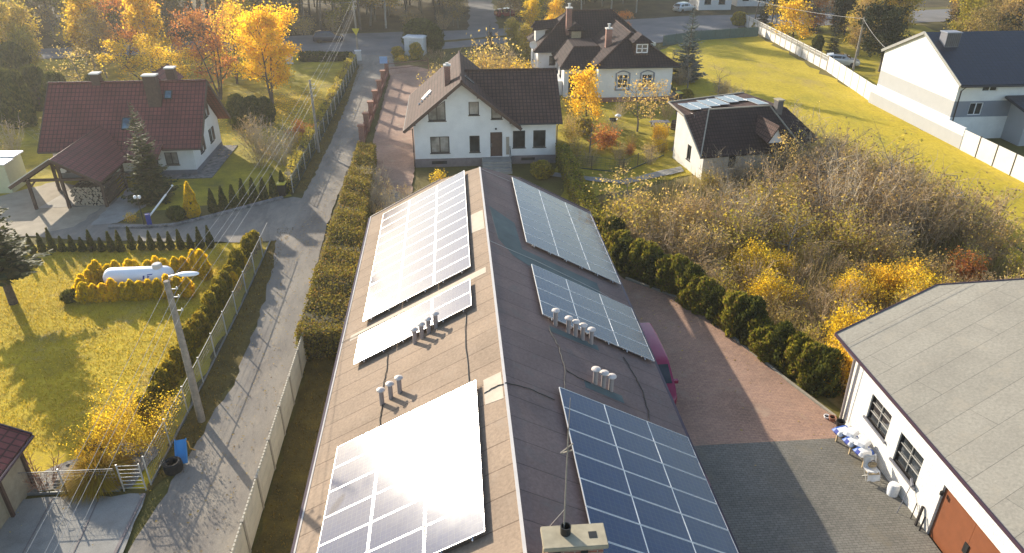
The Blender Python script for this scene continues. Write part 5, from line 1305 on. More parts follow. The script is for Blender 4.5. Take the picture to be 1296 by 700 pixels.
fence_line('concrete_fence', 'pale concrete fence with openwork top running away along the field', 'fence', [(45.3, 87.1), (46.9, 121)], 1.75, 2.05, conc_post, open_infill, 'conc_post', 'conc_light')
def thin_post(q, p, ang, h): q.tube([p, p + Vector((0, 0, h + .1))], .03, 6)
def mesh_infill(q, a, b, h, st=.13, r=.003):
    n = max(2, int((b - a).length / st))
    for k in range(n + 1): p = a.lerp(b, k / n); q.beam(p + Vector((0, 0, .05)), p + Vector((0, 0, h)), r * 2)
    for k in range(int(h / .16) + 1): q.beam(a + Vector((0, 0, .05 + k * .16)), b + Vector((0, 0, .05 + k * .16)), r * 2)
    q.beam(a + Vector((0, 0, h)), b + Vector((0, 0, h)), .022); q.beam(a + Vector((0, 0, .06)), b + Vector((0, 0, .06)), .04, .12)
fence_line('mesh_fence', 'galvanised mesh fence with pale posts along the left edge of the lane', 'fence', [(-11.95, 21.6), (-11.85, 28), (-11.83, 34), (-11.98, 43.0)], 1.35, 2.3, thin_post, mesh_infill, 'steel_pale', 'steel')
fence_line('mesh_fence', 'low mesh fence on a plinth between the car park and the pebble bed', 'fence', [(-16.9, 21.45), (-13.0, 21.4)], 1.1, 1.9, thin_post, mesh_infill, 'steel_pale', 'steel')
fence_line('mesh_fence', 'tall mesh fence beside the clipped hedge on the upper left of the lane', 'fence', [(-12.05, 51.3), (-11.95, 61.3), (-11.9, 76), (-12.0, 95)], 1.3, 2.5, thin_post, lambda q, a, b, h: mesh_infill(q, a, b, h, .2, .006), 'steel_pale', 'green_wire')
fence_line('wire_fence', 'black wire fence with dark posts at the near end of the field', 'fence', [(34.9, 46.6), (35.0, 42.5), (34.6, 38.0), (33.9, 31)], 1.15, 2.2, thin_post, mesh_infill, 'frame_dark', 'green_wire')
fence_line('teal_fence', 'dark teal mesh fence across the far end of the field', 'fence', [(29.5, 104), (36, 107.6), (45.5, 110)], 1.4, 2.6, thin_post, lambda q, a, b, h: (mesh_infill(q, a, b, h, .3, .01), q.beam(a + Vector((0, 0, h / 2)), b + Vector((0, 0, h / 2)), .02, h * .92))[0], 'green_wire', 'teal_mesh')
fence_line('garden_fence', 'thin rail fence between the lawn and the path by the cottage', 'fence', [(8.3, 55.5), (13, 53.6), (17.3, 57.5)], 1.1, 2.2, thin_post, lambda q, a, b, h: mesh_infill(q, a, b, h, .35, .005), 'wood_dark', 'green_wire')
g = thing('mesh_gate', 'small galvanised gate leaf with horizontal rails beside the golden grass mound', 'gate', (-12.4, 21.4, 0))
q = MB(); q.tube([(-12.85, 21.38, 0), (-12.85, 21.38, 1.3)], .03, 6); q.build('post', M['steel_pale'], g)
q = MB(); q.tube([(-12.05, 21.36, 0), (-12.05, 21.36, 1.3)], .03, 6); q.build('post', M['steel_pale'], g)
q = MB()
for k in range(7): q.tube([(-12.82, 21.38, .15 + k * .18), (-12.08, 21.36, .15 + k * .18)], .012, 5)
q.build('leaf', M['steel_pale'], g)
# brick pillar fence by the paved drive
bp = thing('pillar_fence', 'red brick pillar fence with low maroon panels along the paved drive', 'fence', (-7.9, 75, 0))
ys = [62.6, 66.4, 70.4, 74.6, 79.0, 83.6, 88.4]
for i, y in enumerate(ys):
    x = -8.15 + .012 * (y - 62); q = MB(); q.box(x - .22, x + .22, y - .22, y + .22, 0, 1.65); p = q.build('pillar', M['red_brick'], bp); q = MB(); q.box(x - .3, x + .3, y - .3, y + .3, 1.65, 1.75); q.build('cap', M['terracotta'], p)
    if i < len(ys) - 1:
        y2 = ys[i + 1]; x2 = -8.15 + .012 * (y2 - 62); q = MB(); q.beam((x, y + .24, .25), (x2, y2 - .24, .25), .25, .5); q.beam((x, y + .24, 1.25), (x2, y2 - .24, 1.25), .05, .06)
        n = int((y2 - y) / .14)
        for k in range(n): yy = y + .3 + (y2 - y - .6) * k / n; q.beam((x + .012 * (yy - y), yy, .5), (x + .012 * (yy - y), yy, 1.3 + .12 * sin(pi * k / n)), .022)
        q.build('railing', M['brown_metal'], bp)
q = MB(); q.beam((-7.75, 88.7, .75), (-3.0, 90.6, .75), .03, .06); q.beam((-7.75, 88.7, 1.35), (-3.0, 90.6, 1.35), .04, .06)
for k in range(34): p = Vector((-7.75, 88.7, 0)).lerp(Vector((-3.0, 90.6, 0)), k / 33); q.beam(p + Vector((0, 0, .1)), p + Vector((0, 0, 1.35)), .022)
gd = thing('drive_gate', 'thin dark bar gate across the top of the paved drive', 'gate', (-5, 89.5, 0)); q.build('leaf', M['brown_metal'], gd); q = MB(); q.beam((-3.0, 90.6, 0), (-3.0, 90.6, 1.6), .1); q.build('post', M['brown_metal'], gd)
# ------------------------------------------------------------------ hedges as clipped blocks of leaves
def hedge(name, label, quad, h, n, leaf, lsize, seed, rough=.05, top_fn=None, core='twig'):
    """quad: 4 ground corners a,b (near), c,d (far) counter-clockwise"""
    rs = np.random.RandomState(seed); t = thing(name, label, 'hedge', (*quad[0], 0))
    a, b, c, d = [np.array(p, float) for p in quad]
    def P(u, v): return (a * (1 - u)[:, None] + b * u[:, None]) * (1 - v)[:, None] + (d * (1 - u)[:, None] + c * u[:, None]) * v[:, None]
    ln = np.linalg.norm(c - b); wd = np.linalg.norm(b - a); Atop, As, Ae = ln * wd, ln * h, wd * h; tot = Atop + 2 * As + 2 * Ae
    C = []
    def hh(v, u): return h * (1 + rough * np.sin(v * ln * .9 + seed) + rough * .8 * np.sin(v * ln * 2.3 + u * 3))
    m = int(n * Atop / tot); u, v = rs.uniform(0, 1, m), rs.uniform(0, 1, m); q = P(u, v); C.append(np.column_stack([q, hh(v, u) - rs.exponential(.05, m)]))
    for side in (0., 1.):
        m = int(n * As / tot); v = rs.uniform(0, 1, m); u = np.clip(side + (1 - 2 * side) * rs.exponential(.05, m) / wd, 0, 1); q = P(u, v); C.append(np.column_stack([q, rs.uniform(.02, 1, m) * hh(v, u)]))
        m = int(n * Ae / tot); u = rs.uniform(0, 1, m); v = np.clip(side + (1 - 2 * side) * rs.exponential(.05, m) / ln, 0, 1); q = P(u, v); C.append(np.column_stack([q, rs.uniform(.02, 1, m) * hh(v, u)]))
    C = np.concatenate(C); C[:, :2] += rs.normal(size=(len(C), 2)) * .07; C[:, 2] += rs.normal(size=len(C)) * .06; C[:, 2] += (rs.uniform(size=len(C)) < .03) * rs.exponential(.09, len(C)); C[:, 2] = np.maximum(C[:, 2], .03)
    C -= np.array([quad[0][0], quad[0][1], 0])
    link('foliage', quads_mesh('foliage', leaves_at(C, lsize, rs, .8, .6), L[leaf]), t)
    cen = (a + b + c + d) / 4; Q = []
    k = np.array([x + (cen - x) / np.linalg.norm(cen - x) * .22 for x in (a, b, c, d)])
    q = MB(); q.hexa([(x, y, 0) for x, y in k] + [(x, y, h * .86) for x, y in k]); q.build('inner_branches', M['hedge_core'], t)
    return t
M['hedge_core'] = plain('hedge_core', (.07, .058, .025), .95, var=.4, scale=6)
hedge('clipped_hedge', 'long broad clipped hedge, olive and brown, between the lane and the solar hall', [(-7.78, 29.3), (-5.35, 29.6), (-6.6, 58.0), (-7.85, 58.0)], 1.6, 52000, 'hedge', .105, 3, .085)
hedge('low_hedge', 'narrow dark green hedge along the mesh fence on the upper left of the lane', [(-12.9, 51.5), (-12.2, 51.5), (-12.25, 96), (-12.95, 96)], 1.15, 16000, 'olive', .15, 4, .12)
hedge('clipped_hedge', 'narrow dark clipped hedge leading from the gabled house to the far end of the hall', [(8.0, 41.5), (9.1, 41.5), (8.9, 56.5), (8.1, 56.5)], 1.7, 14000, 'thuja_lit', .13, 5, .06)
hedge('low_hedge', 'low dark hedge at the top of the left yard beside the road', [(-19.5, 97.0), (-13.0, 97.2), (-13.0, 98.2), (-19.5, 98.0)], 1.0, 4000, 'thuja', .2, 6, .15)

# ------------------------------------------------------------------ rows of small conifers
for i in range(23):
    t = i / 22.; x = -28.6 + 13.1 * t; y = 42.5 + .35 * sin(t * 5) - .25 + (.5 * t if t > .6 else 0)
    plant('thuja%d' % (i % 3), 'thuja', 'small dark cone-shaped thuja in the spaced row between the side road and the garden lawn', 'thuja', (x, y, 0), (1, 1, rng.uniform(.72, 1.3)), rng.uniform(0, 6), 'thujas along the side road')
for i in range(21):
    t = i / 20.; x = -13.25 + .55 * t + rng.gauss(0, .05); y = 25.4 + 16.6 * t
    plant('lanethuja%d' % (i % 2), 'thuja', 'rounded yellow-green thuja in the tight row behind the lane mesh fence', 'thuja', (x, y, 0), (1, 1, rng.uniform(.85, 1.15)), rng.uniform(0, 6), 'thujas along the lane fence')
for i in range(8):
    t = i / 7.; plant('darkthuja', 'thuja', 'dark green upright thuja in the shaded row above the stone kerb', 'thuja', (-16.9 + 4.2 * t, 48.2 + 2.9 * t, 0), (1, 1, rng.uniform(.9, 1.1)), rng.uniform(0, 6), 'thujas above the stone kerb')
path = [(9.0, 41.0), (9.15, 37.6), (11.3, 34.4), (13.05, 30.6), (14.55, 26.9), (15.55, 24.6)]
seg = [(Vector(a), Vector(b)) for a, b in zip(path, path[1:])]; tot = sum((b - a).length for a, b in seg); d = 0.; i = 0
while d < tot:
    r = d
    for a, b in seg:
        l = (b - a).length
        if r <= l: p = a.lerp(b, r / l); break
        r -= l
    plant('yardthuja%d' % (i % 3), 'thuja', 'full-height trimmed thuja in the thick screen along the pink paved yard', 'thuja', (p.x + .35 + rng.gauss(0, .08), p.y + .25 + rng.gauss(0, .08), 0), (rng.uniform(.85, 1.2), rng.uniform(.85, 1.2), rng.uniform(.78, 1.14)), rng.uniform(0, 6), 'thujas along the paved yard')
    d += rng.uniform(.66, .86); i += 1
gi = 0
for (x0, y0_, x1, y1, n) in ((-20.6, 38.5, -15.4, 39.1, 11), (-20.3, 36.1, -15.0, 36.3, 12), (-20.75, 36.6, -20.85, 38.2, 4)):
    for i in range(n):
        t = i / (n - 1); plant('goldthuja%d' % (gi % 2), 'golden_thuja', 'small golden-yellow thuja in the hedge ring round the white gas tank', 'thuja', (x0 + (x1 - x0) * t + rng.gauss(0, .06), y0_ + (y1 - y0_) * t + rng.gauss(0, .06), 0), (1, 1, rng.uniform(.78, 1.15)), rng.uniform(0, 6), 'golden thujas round the tank'); gi += 1
for x, y, s in ((-14.9, 38.8, 1.25), (-14.6, 38.3, .9), (-12.6, 36.8, .9), (-12.45, 37.5, .8), (-12.7, 39.2, .9)): plant('goldthuja0', 'golden_thuja', 'loose golden shrub standing apart near the street lamp and lane fence', 'thuja', (x, y, 0), s, rng.uniform(0, 6), 'golden shrubs near the lane fence')
plant('goldcone', 'golden_thuja', 'tall single golden cone-shaped thuja in front of the maroon house', 'thuja', (-18.1, 47.6, 0))
plant('ball', 'box_ball', 'round dark clipped shrub alone on the garden lawn', 'shrub', (-21.2, 36.2, 0), 1.15)

# ------------------------------------------------------------------ single trees and shrubs
plant('spruce', 'spruce_tree', 'tall slim spruce standing in front of the maroon house', 'tree', (-21.7, 50.6, 0), 1., .3)
plant('spruce_left', 'spruce_tree', 'broad spruce with bare lower trunk at the left edge of the garden lawn', 'tree', (-24.2, 36.2, 0), (1.2, 1.2, 1.12), 1.)
plant('blue_spruce', 'spruce_tree', 'blue-grey spruce beside the hipped villa', 'tree', (26.8, 83.5, 0), (1.05, 1.05, 1.12))
plant('far_spruce', 'spruce_tree', 'small bluish spruce left of the forest lane mouth', 'tree', (5.2, 104, 0), .35)
plant('orange_tree', 'orange_tree', 'brilliant orange-yellow broadleaf tree on the left yard lawn', 'tree', (-18.7, 76.5, 0), (1., 1., 1.0), .6)
plant('yellow_tree', 'yellow_tree', 'wide thin-crowned yellow tree behind the ridge of the maroon house', 'tree', (-24.6, 86, 0), (1.0, 1.0, .95))
plant('sparse_tree', 'sparse_tree', 'half-bare tree with pinkish orange leaves and visible boughs', 'tree', (-24.6, 79, 0), (1.05, 1.05, 1.05), 2.)
plant('rust_tree', 'rust_tree', 'rusty orange tree between the two tall yellow birches', 'tree', (-41, 98, 0), 1.15)
plant('rust_tree', 'rust_tree', 'half-bare reddish tree behind the left end of the maroon roof', 'tree', (-30, 91, 0), .95, 2)
plant('birch', 'birch_tree', 'tall narrow yellow birch, the right one beyond the maroon house', 'tree', (-36.3, 93, 0), (1.0, 1.0, 1.05), 0)
plant('birch', 'birch_tree', 'leaning gold birch with grey bare patches, left beyond the maroon house', 'tree', (-43.8, 95, 0), (1.1, 1.1, .85), 2.2)
plant('birch', 'birch_tree', 'yellow birch rising behind the wide thin-crowned tree', 'tree', (-29.0, 108, 0), (.9, .9, .95), 4)
plant('yellow_tree', 'yellow_tree', 'low yellow tree hugging the back of the maroon house', 'tree', (-33.5, 84, 0), (.9, .9, .62), 2)
plant('yellow_tree', 'yellow_tree', 'yellow-green low tree behind the maroon house chimneys', 'tree', (-29.2, 80, 0), (.8, .8, .6), 4)
plant('fruit', 'fruit_tree', 'small half-bare tree behind the left end of the maroon house', 'tree', (-38.5, 80, 0), 1.2)
for x, y, s in ((-48.5, 74, 1.3), (-45, 77, 1.1), (-41.5, 76.5, 1.0), (-50, 80, 1.3), (-47, 84, 1.2), (-40.5, 70.5, 1.2), (-37.8, 73, 1.0), (-43.5, 72, 1.25), (-46.5, 69, 1.3), (-35.8, 76.5, .8)): plant('bigthuja', 'thuja_tree', 'large dark green thuja left of the maroon house', 'tree', (x, y, 0), s, rng.uniform(0, 6), 'big thujas left of the maroon house')
for x, y, s in ((-19.9, 68.2, .72), (-18.6, 68.6, .66), (-17.7, 69.2, .6)): plant('bigthuja', 'thuja_tree', 'dark dense thuja right behind the gable of the maroon house', 'tree', (x, y, 0), (s * 1.15, s * 1.15, s), rng.uniform(0, 6), 'dark thujas behind the maroon house gable')
for x, y, s, k in ((-37, 62, 1., 'gshrub0'), (-34.4, 63.5, .9, 'gshrub1'), (-39, 59.5, 1., 'gshrub1'), (-36.5, 58, .8, 'shrub0'), (-41, 63, 1.1, 'shrub1')): plant(k, 'bare_shrub', 'grey leafless shrub in the shaded yard left of the maroon house', 'shrub', (x, y, 0), s, rng.uniform(0, 6), 'bare shrubs left of the maroon house')
for x, y, s, k in ((-15.2, 59.5, 1., 'gshrub0'), (-16.8, 61, 1.05, 'gshrub1'), (-13.9, 57.6, .85, 'gshrub1'), (-17.8, 63.5, 1., 'shrub2'), (-14.0, 60.8, .8, 'gshrub0'), (-15.8, 57.4, .8, 'shrub0')): plant(k, 'bare_shrub', 'grey twiggy leafless shrub by the upper lane fence near the second pole', 'shrub', (x, y, 0), s, rng.uniform(0, 6), 'bare shrubs by the upper lane fence')
plant('rshrub', 'red_shrub', 'dark red shrub beside the second pole on the lane', 'shrub', (-13.6, 64.2, 0), .95)
plant('smallyellow', 'yellow_shrub', 'small yellow-orange shrub below the dark red shrub', 'shrub', (-13.4, 62.2, 0), 1.5)
plant('nearbush', 'yellow_bush', 'big bright yellow bush at the corner of the lane fence', 'shrub', (-13.3, 24.1, 0), (.95, .95, .9))
plant('twigbush', 'bare_shrub', 'small bare reddish shrub casting a feathery shadow on the car park', 'shrub', (-15.95, 21.85, 0), 1.)
plant('smallyellow', 'yellow_shrub', 'little yellow shrub between the tiled shed and the pebble bed', 'shrub', (-15.0, 23.2, 0), .9)
plant('smallyellow', 'yellow_shrub', 'thin yellow-leaved shoot left of the big yellow bush', 'shrub', (-14.9, 24.6, 0), (.7, .7, 1.3))
plant('ball', 'dwarf_pine', 'low dark dwarf pine at the top of the pebble bed', 'shrub', (-14.9, 23.9, 0), (.9, .9, .6))
t = thing('grass_mound', 'rounded golden ornamental grass beside the small mesh gate', 'ornamental grass', (-13.95, 21.95, 0)); link('clump', grass_mound(8, 1.15, 1.35, 5200, 'goldgrass'), t)
for x, y, s, k in ((-5.9, 50.6, .8, 'gshrub0'), (-5.2, 48.4, .7, 'shrub1'), (-4.3, 46.3, .75, 'gshrub1'), (-4.9, 44.2, .7, 'shrub2'), (-3.4, 48.6, .6, 'shrub0'), (-6.0, 47.2, .7, 'gshrub1')): plant(k, 'bare_shrub', 'leafless shrub in the bed between the clipped hedge and the solar hall', 'shrub', (x, y, 0), s, rng.uniform(0, 6), 'bare shrubs in the bed beside the hall')
plant('smallyellow', 'yellow_shrub', 'low yellow ground shrub under the corner of the gabled house', 'shrub', (-1.5, 52.5, 0), 1.3)
for x, y, s, k in ((-52, 90, .7, 'forest_green'), (-56, 85, .8, 'forest_green'), (-51, 93, .65, 'forest_green'), (-48, 88, .5, 'forest_green'), (-58, 94, .8, 'forest_green'), (-54, 78, .7, 'forest_green'), (-40.5, 90, .55, 'forest_bare2')): plant(k, 'yard_tree', {'forest_green': 'olive-leaved tree in the belt left of the maroon house', 'forest_bare2': 'tan half-bare tree in the belt left of the maroon house'}[k], 'tree', (x, y, 0), s, rng.uniform(0, 6), {'forest_green': 'olive trees left of the maroon house', 'forest_bare2': 'tan trees left of the maroon house'}[k])
# garden between the white houses
plant('yellow_small', 'yellow_tree', 'small golden tree in front of the villa arch', 'tree', (12.2, 66.6, 0), (1.1, 1.1, 1.12))
plant('fruit', 'fruit_tree', 'small pale half-bare fruit tree before the villa windows', 'tree', (16.6, 64.3, 0), (1.1, 1.1, 1.1))
plant('fruit', 'fruit_tree', 'spreading half-bare fruit tree behind the garden picnic table', 'tree', (18.5, 66.5, 0), (1.0, 1.0, .95), 2)
plant('rshrub', 'red_shrub', 'salmon red rounded shrub at the corner of the gabled house garden', 'shrub', (12.7, 59.6, 0), 1.12)
plant('fruit2', 'bare_tree', 'small leafless tree left of the salmon red shrub', 'tree', (11.2, 58.6, 0), .85)
plant('oshrub0', 'green_shrub', 'olive shrub beside the heat pump of the gabled house', 'shrub', (9.9, 57.2, 0), .7)
plant('hangshrub', 'green_shrub', 'rounded dark evergreen under the wing windows of the gabled house', 'shrub', (6.5, 53.2, 0), (.95, .95, .6))
plant('hangshrub', 'green_shrub', 'dark rounded evergreen in front of the small golden tree', 'shrub', (11.6, 63.8, 0), (.9, .9, .7))
plant('yshrub', 'yellow_shrub', 'yellow and orange shrub on the lawn below the picnic table', 'shrub', (18.0, 61.5, 0), (.55, .55, .7))
for x, y, s, k in ((14.5, 58.0, .5, 'rshrub'), (16, 57.6, .5, 'pshrub0'), (17.2, 58.6, .5, 'yshrub'), (13.4, 57.2, .5, 'pshrub1'), (15.2, 60.3, .45, 'oshrub1'), (17.6, 59.9, .45, 'pshrub0')): plant(k, 'border_shrub', 'small autumn perennial in the sunny border between villa and path', 'shrub', (x, y, 0), s, rng.uniform(0, 6), 'perennials in the sunny border')
for x, y, s, k in ((-2.0, 79.5, 1.2, 'pshrub1'), (1.6, 79.5, 1.7, 'oshrub0'), (4.4, 80.0, 2.4, 'pshrub0'), (6.8, 82.5, 1.3, 'yshrub'), (3.2, 83.5, 1.4, 'yshrub'), (7.8, 79.5, 1.2, 'pshrub1'), (4.5, 76.5, 1.1, 'yshrub')): plant(k, 'autumn_shrub', 'rounded pale yellow shrub behind the roof of the gabled house', 'shrub', (x, y, 0), s, rng.uniform(0, 6), 'pale shrubs behind the gabled house')
# row of leafless shrubs along the field
for i in range(17):
    t = i / 16.; x = 26.2 + 4.2 * t + rng.gauss(0, .7) - (2.2 if i < 5 else 0); y = 88 - 32 * t + rng.gauss(0, .8)
    plant(rng.choice(['shrub0', 'shrub1', 'pshrub0', 'gshrub1', 'shrub2']), 'bare_shrub', 'thin brown leafless shrub in the line between the villa drive and the field', 'shrub', (x, y, 0), rng.uniform(.6, 1.0), rng.uniform(0, 6), 'bare shrubs along the field edge')
for x, y in ((25.5, 78.5), (27.0, 73.0), (25.0, 84.5)): plant('fruit2', 'bare_tree', 'small bare fruit tree at the field edge beside the villa', 'tree', (x, y, 0), rng.uniform(.8, 1.1), rng.uniform(0, 6), 'bare fruit trees at the field edge')
# the overgrown thicket
thk = [(9.8, 39.5), (9.0, 47.0), (17.5, 51.0), (20, 50.3), (28, 54), (32.6, 45), (33.0, 30), (26, 27.2), (20.5, 27.0), (16.6, 25.3), (14.0, 31.0), (11.5, 36)]
def inside(x, y, P):
    r = False
    for (x1, y1), (x2, y2) in zip(P, P[1:] + P[:1]):
        if (y1 > y) != (y2 > y) and x < (x2 - x1) * (y - y1) / (y2 - y1) + x1: r = not r
    return r
placed = []; tries = 0
while len(placed) < 135 and tries < 9000:
    tries += 1
    x, y = rng.uniform(8.8, 33), rng.uniform(25, 54)
    if not inside(x, y, thk) or any((x - a) ** 2 + (y - b) ** 2 < 1.0 ** 2 for a, b in placed): continue
    if x < 17.5 and y > 44.5: continue
    placed.append((x, y))
    near = y < 37
    if x > 24 and y > 38: key = rng.choice(['shrub0', 'shrub1', 'shrub2', 'gshrub0', 'shrub1', 'shrub2', 'oshrub1']); s = rng.uniform(1.15, 1.75)
    elif near: key = rng.choice(['oshrub0', 'pshrub0', 'pshrub1', 'shrub0', 'oshrub1', 'oshrub2', 'shrub2', 'pshrub0', 'yshrub']); s = rng.uniform(.6, 1.0)
    else: key = rng.choice(['oshrub0', 'pshrub0', 'shrub1', 'shrub0', 'pshrub1', 'oshrub2', 'shrub2', 'gshrub0', 'oshrub1']); s = rng.uniform(.8, 1.35)
    if y > 47 and x < 24.5: s *= .62
    if key[0] in 'sg': plant(key, 'bare_shrub', 'leafless brown twiggy shrub within the overgrown thicket right of the hall', 'shrub', (x, y, 0), s, rng.uniform(0, 6), 'leafless shrubs of the thicket')
    elif key[0] == 'y': plant(key, 'yellow_shrub', 'golden-leaved shrub among the tan shrubs in the near part of the thicket', 'shrub', (x, y, 0), s, rng.uniform(0, 6), 'golden shrubs of the thicket')
    else: plant(key, 'leafy_shrub', 'dry-leaved olive or tan shrub within the overgrown thicket right of the hall', 'shrub', (x, y, 0), s, rng.uniform(0, 6), 'leafy shrubs of the thicket')
plant('yshrub', 'yellow_bush', 'large deep yellow bush behind the corner of the brick workshop', 'shrub', (18.2, 27.2, 0), (1.0, 1.0, 1.35))
plant('yshrub', 'yellow_bush', 'golden bush between the last yard thuja and the brick workshop', 'shrub', (16.9, 25.3, 0), (.72, .72, 1.25), 2)
plant('yshrub', 'yellow_bush', 'rounded orange-yellow bush in the right of the thicket', 'shrub', (24.2, 33.4, 0), (1.05, 1.05, .85), 4)
plant('rshrub', 'red_shrub', 'faded pink-red shrub at the right end of the thicket', 'shrub', (28.5, 34.5, 0), 1.)
plant('fruit', 'fruit_tree', 'loose tan-leaved tree beside the hedge near the far end of the hall', 'tree', (11.0, 44.0, 0), (1.15, 1.15, .85), 1)
plant('pshrub0', 'leafy_shrub', 'tall tan-leaved shrub nearest the narrow dark hedge', 'shrub', (12.2, 42.6, 0), 1.15)
plant('fruit', 'fruit_tree', 'small golden tree against the dark roof of the cottage', 'tree', (24.0, 49.6, 0), (.55, .55, .95), 1)
for x, y, s in ((19.6, 50.2, .9), (21.3, 50.0, .95), (22.8, 49.4, .85), (26.5, 51.0, 1.0)): plant('gshrub%d' % (int(x) % 2), 'bare_shrub', 'grey leafless shrub rising against the cottage wall', 'shrub', (x, y, 0), s, rng.uniform(0, 6), 'grey shrubs against the cottage wall')

for x, y, s in ((20.5, 44, .95), (23.0, 41.5, 1.05), (26.8, 46.5, 1.2), (28.4, 43.0, 1.25), (17.0, 42.5, .85), (19.2, 37.2, .9), (24.6, 45.5, 1.1), (14.2, 37.2, .7), (27.0, 39.0, 1.0)): plant('fruit2', 'bare_tree', 'small leafless grey tree standing up out of the overgrown thicket', 'tree', (x, y, 0), s, rng.uniform(0, 6), 'leafless trees of the thicket')
rs6 = np.random.RandomState(11); n = 42000
P = np.stack([rs6.uniform(8.8, 33, n), rs6.uniform(25, 54, n)], 1); P = P[[inside(x, y, thk) for x, y in P]]; n = len(P)
hh = (.3 + .5 * (np.sin(P[:, 0] * .9) * np.sin(P[:, 1] * .7) + 1) / 2) * rs6.gamma(4, .25, n); b = np.column_stack([P, np.full(n, .1)]); az = rs6.uniform(0, 6.28, n); sd = np.stack([np.cos(az), np.sin(az), np.zeros(n)], 1) * .014
tip = b + rs6.normal(size=(n, 3)) * np.array([.16, .16, 0]); tip[:, 2] = .1 + hh
o = link('dry_weeds', quads_mesh('dry_weeds', np.stack([b - sd, b + sd, tip + sd * .4, tip - sd * .4], 1), leaf_mat('dry_weeds', [(.46, .36, .19), (.38, .29, .14), (.30, .22, .11), (.40, .35, .12), (.24, .20, .09)], .4)))
o['kind'] = 'stuff'; o['label'] = 'tangled dry weeds and dead stalks over the floor of the thicket'; o['category'] = 'weeds'
# ------------------------------------------------------------------ upper right gardens
plant('yellow_small', 'yellow_tree', 'bright lemon yellow rounded tree beyond the openwork fence', 'tree', (48.4, 104.5, 0), (1.8, 1.8, 1.25))
plant('garden_pine', 'pine_tree', 'dark spreading pine left of the modern house', 'tree', (51.5, 86.0, 0), (1.1, 1.1, 1.05))
plant('far_spruce', 'spruce_tree', 'narrow spruce near the lemon yellow tree', 'tree', (50.8, 97, 0), .5)
plant('bigthuja', 'thuja_tree', 'dark dense thuja behind the pale garden fence', 'tree', (47.8, 95.5, 0), .62)
for x, y, s in ((46.0, 119.5, .8), (47.2, 114.5, .55), (48.0, 112.3, .55), (48.9, 110, .55)): plant('hangshrub', 'hedge_shrub', 'brownish rounded shrub in the garden behind the openwork fence', 'shrub', (x, y, 0), (s * 1.6, s * 1.6, s * 1.2), rng.uniform(0, 6), 'rounded shrubs behind the openwork fence')
for x, y, k, s in ((47.5, 117, 'pine', .62), (50.2, 116.5, 'pine', .58), (53.5, 115, 'pine', .6), (55, 111, 'rust_tree', .7), (60, 112, 'forest_green', .55)): plant(k, 'garden_tree', 'tall garden tree past the far end of the openwork fence', 'tree', (x, y, 0), s, rng.uniform(0, 6), 'trees past the openwork fence')
for i in range(72):
    x = rng.uniform(50, 105); y = rng.uniform(84, 125) + max(0, (60 - x)) * .2
    if x < 60 and y < 90: x += 9
    k = rng.choice(['far_spruce', 'far_spruce', 'forest_green', 'forest_bare2', 'forest_green', 'garden_pine', 'far_spruce', 'forest_bare2', 'far_spruce', 'forest_gold'])
    lab = {'far_spruce': 'dark conifer in the wooded gardens behind the modern house', 'forest_green': 'olive broadleaf tree in the wooded gardens behind the modern house', 'forest_bare2': 'tan half-bare tree in the wooded gardens behind the modern house', 'forest_gold': 'golden tree in the wooded gardens behind the modern house', 'garden_pine': 'spreading pine in the wooded gardens behind the modern house'}[k]
    plant(k, 'spruce_tree' if k == 'far_spruce' else 'garden_tree', lab, 'tree', (x, y, 0), rng.uniform(.55, .85) * (1.3 if k == 'garden_pine' else 1), rng.uniform(0, 6), lab.split(' in the')[0] + 's behind the modern house')
for x, y, s, k in ((10.2, 61.5, .8, 'oshrub1'), (10.8, 64.5, .75, 'pshrub0'), (14.2, 62.8, .6, 'gshrub0'), (19.6, 60.0, .6, 'pshrub1'), (15.8, 68.8, .6, 'gshrub1'), (20.4, 68.2, .7, 'shrub0'), (10.6, 55.4, .6, 'shrub2'), (13.0, 54.6, .55, 'shrub1'), (15.6, 55.4, .5, 'gshrub0'), (11.4, 70.5, .8, 'oshrub0')): plant(k, 'garden_shrub', 'half-bare garden shrub on the lawn between the gabled house, villa and cottage', 'shrub', (x, y, 0), s, rng.uniform(0, 6), 'shrubs between the white houses')
# around the villa's far side
for x, y, s, k in ((11, 105, .5, 'forest_gold'), (8.5, 101, .35, 'forest_green'), (12.5, 98, .4, 'forest_gold'), (22, 107, .35, 'rust_tree'), (20, 103, .3, 'hangshrub'), (25, 112, .35, 'rust_tree'), (9.5, 96, .35, 'forest_green'), (14.5, 108, .45, 'forest_gold')):
    lab = {'forest_gold': 'golden garden tree beyond the villa roof', 'forest_green': 'olive garden tree beyond the villa roof', 'rust_tree': 'rusty garden tree beyond the villa roof', 'hangshrub': 'dark garden shrub beyond the villa roof'}[k]
    plant(k, 'garden_tree', lab, 'tree', (x, y, 0), s * (3 if k == 'hangshrub' else 1.35 if k == 'rust_tree' else 1), rng.uniform(0, 6), lab.split(' beyond')[0] + 's beyond the villa')
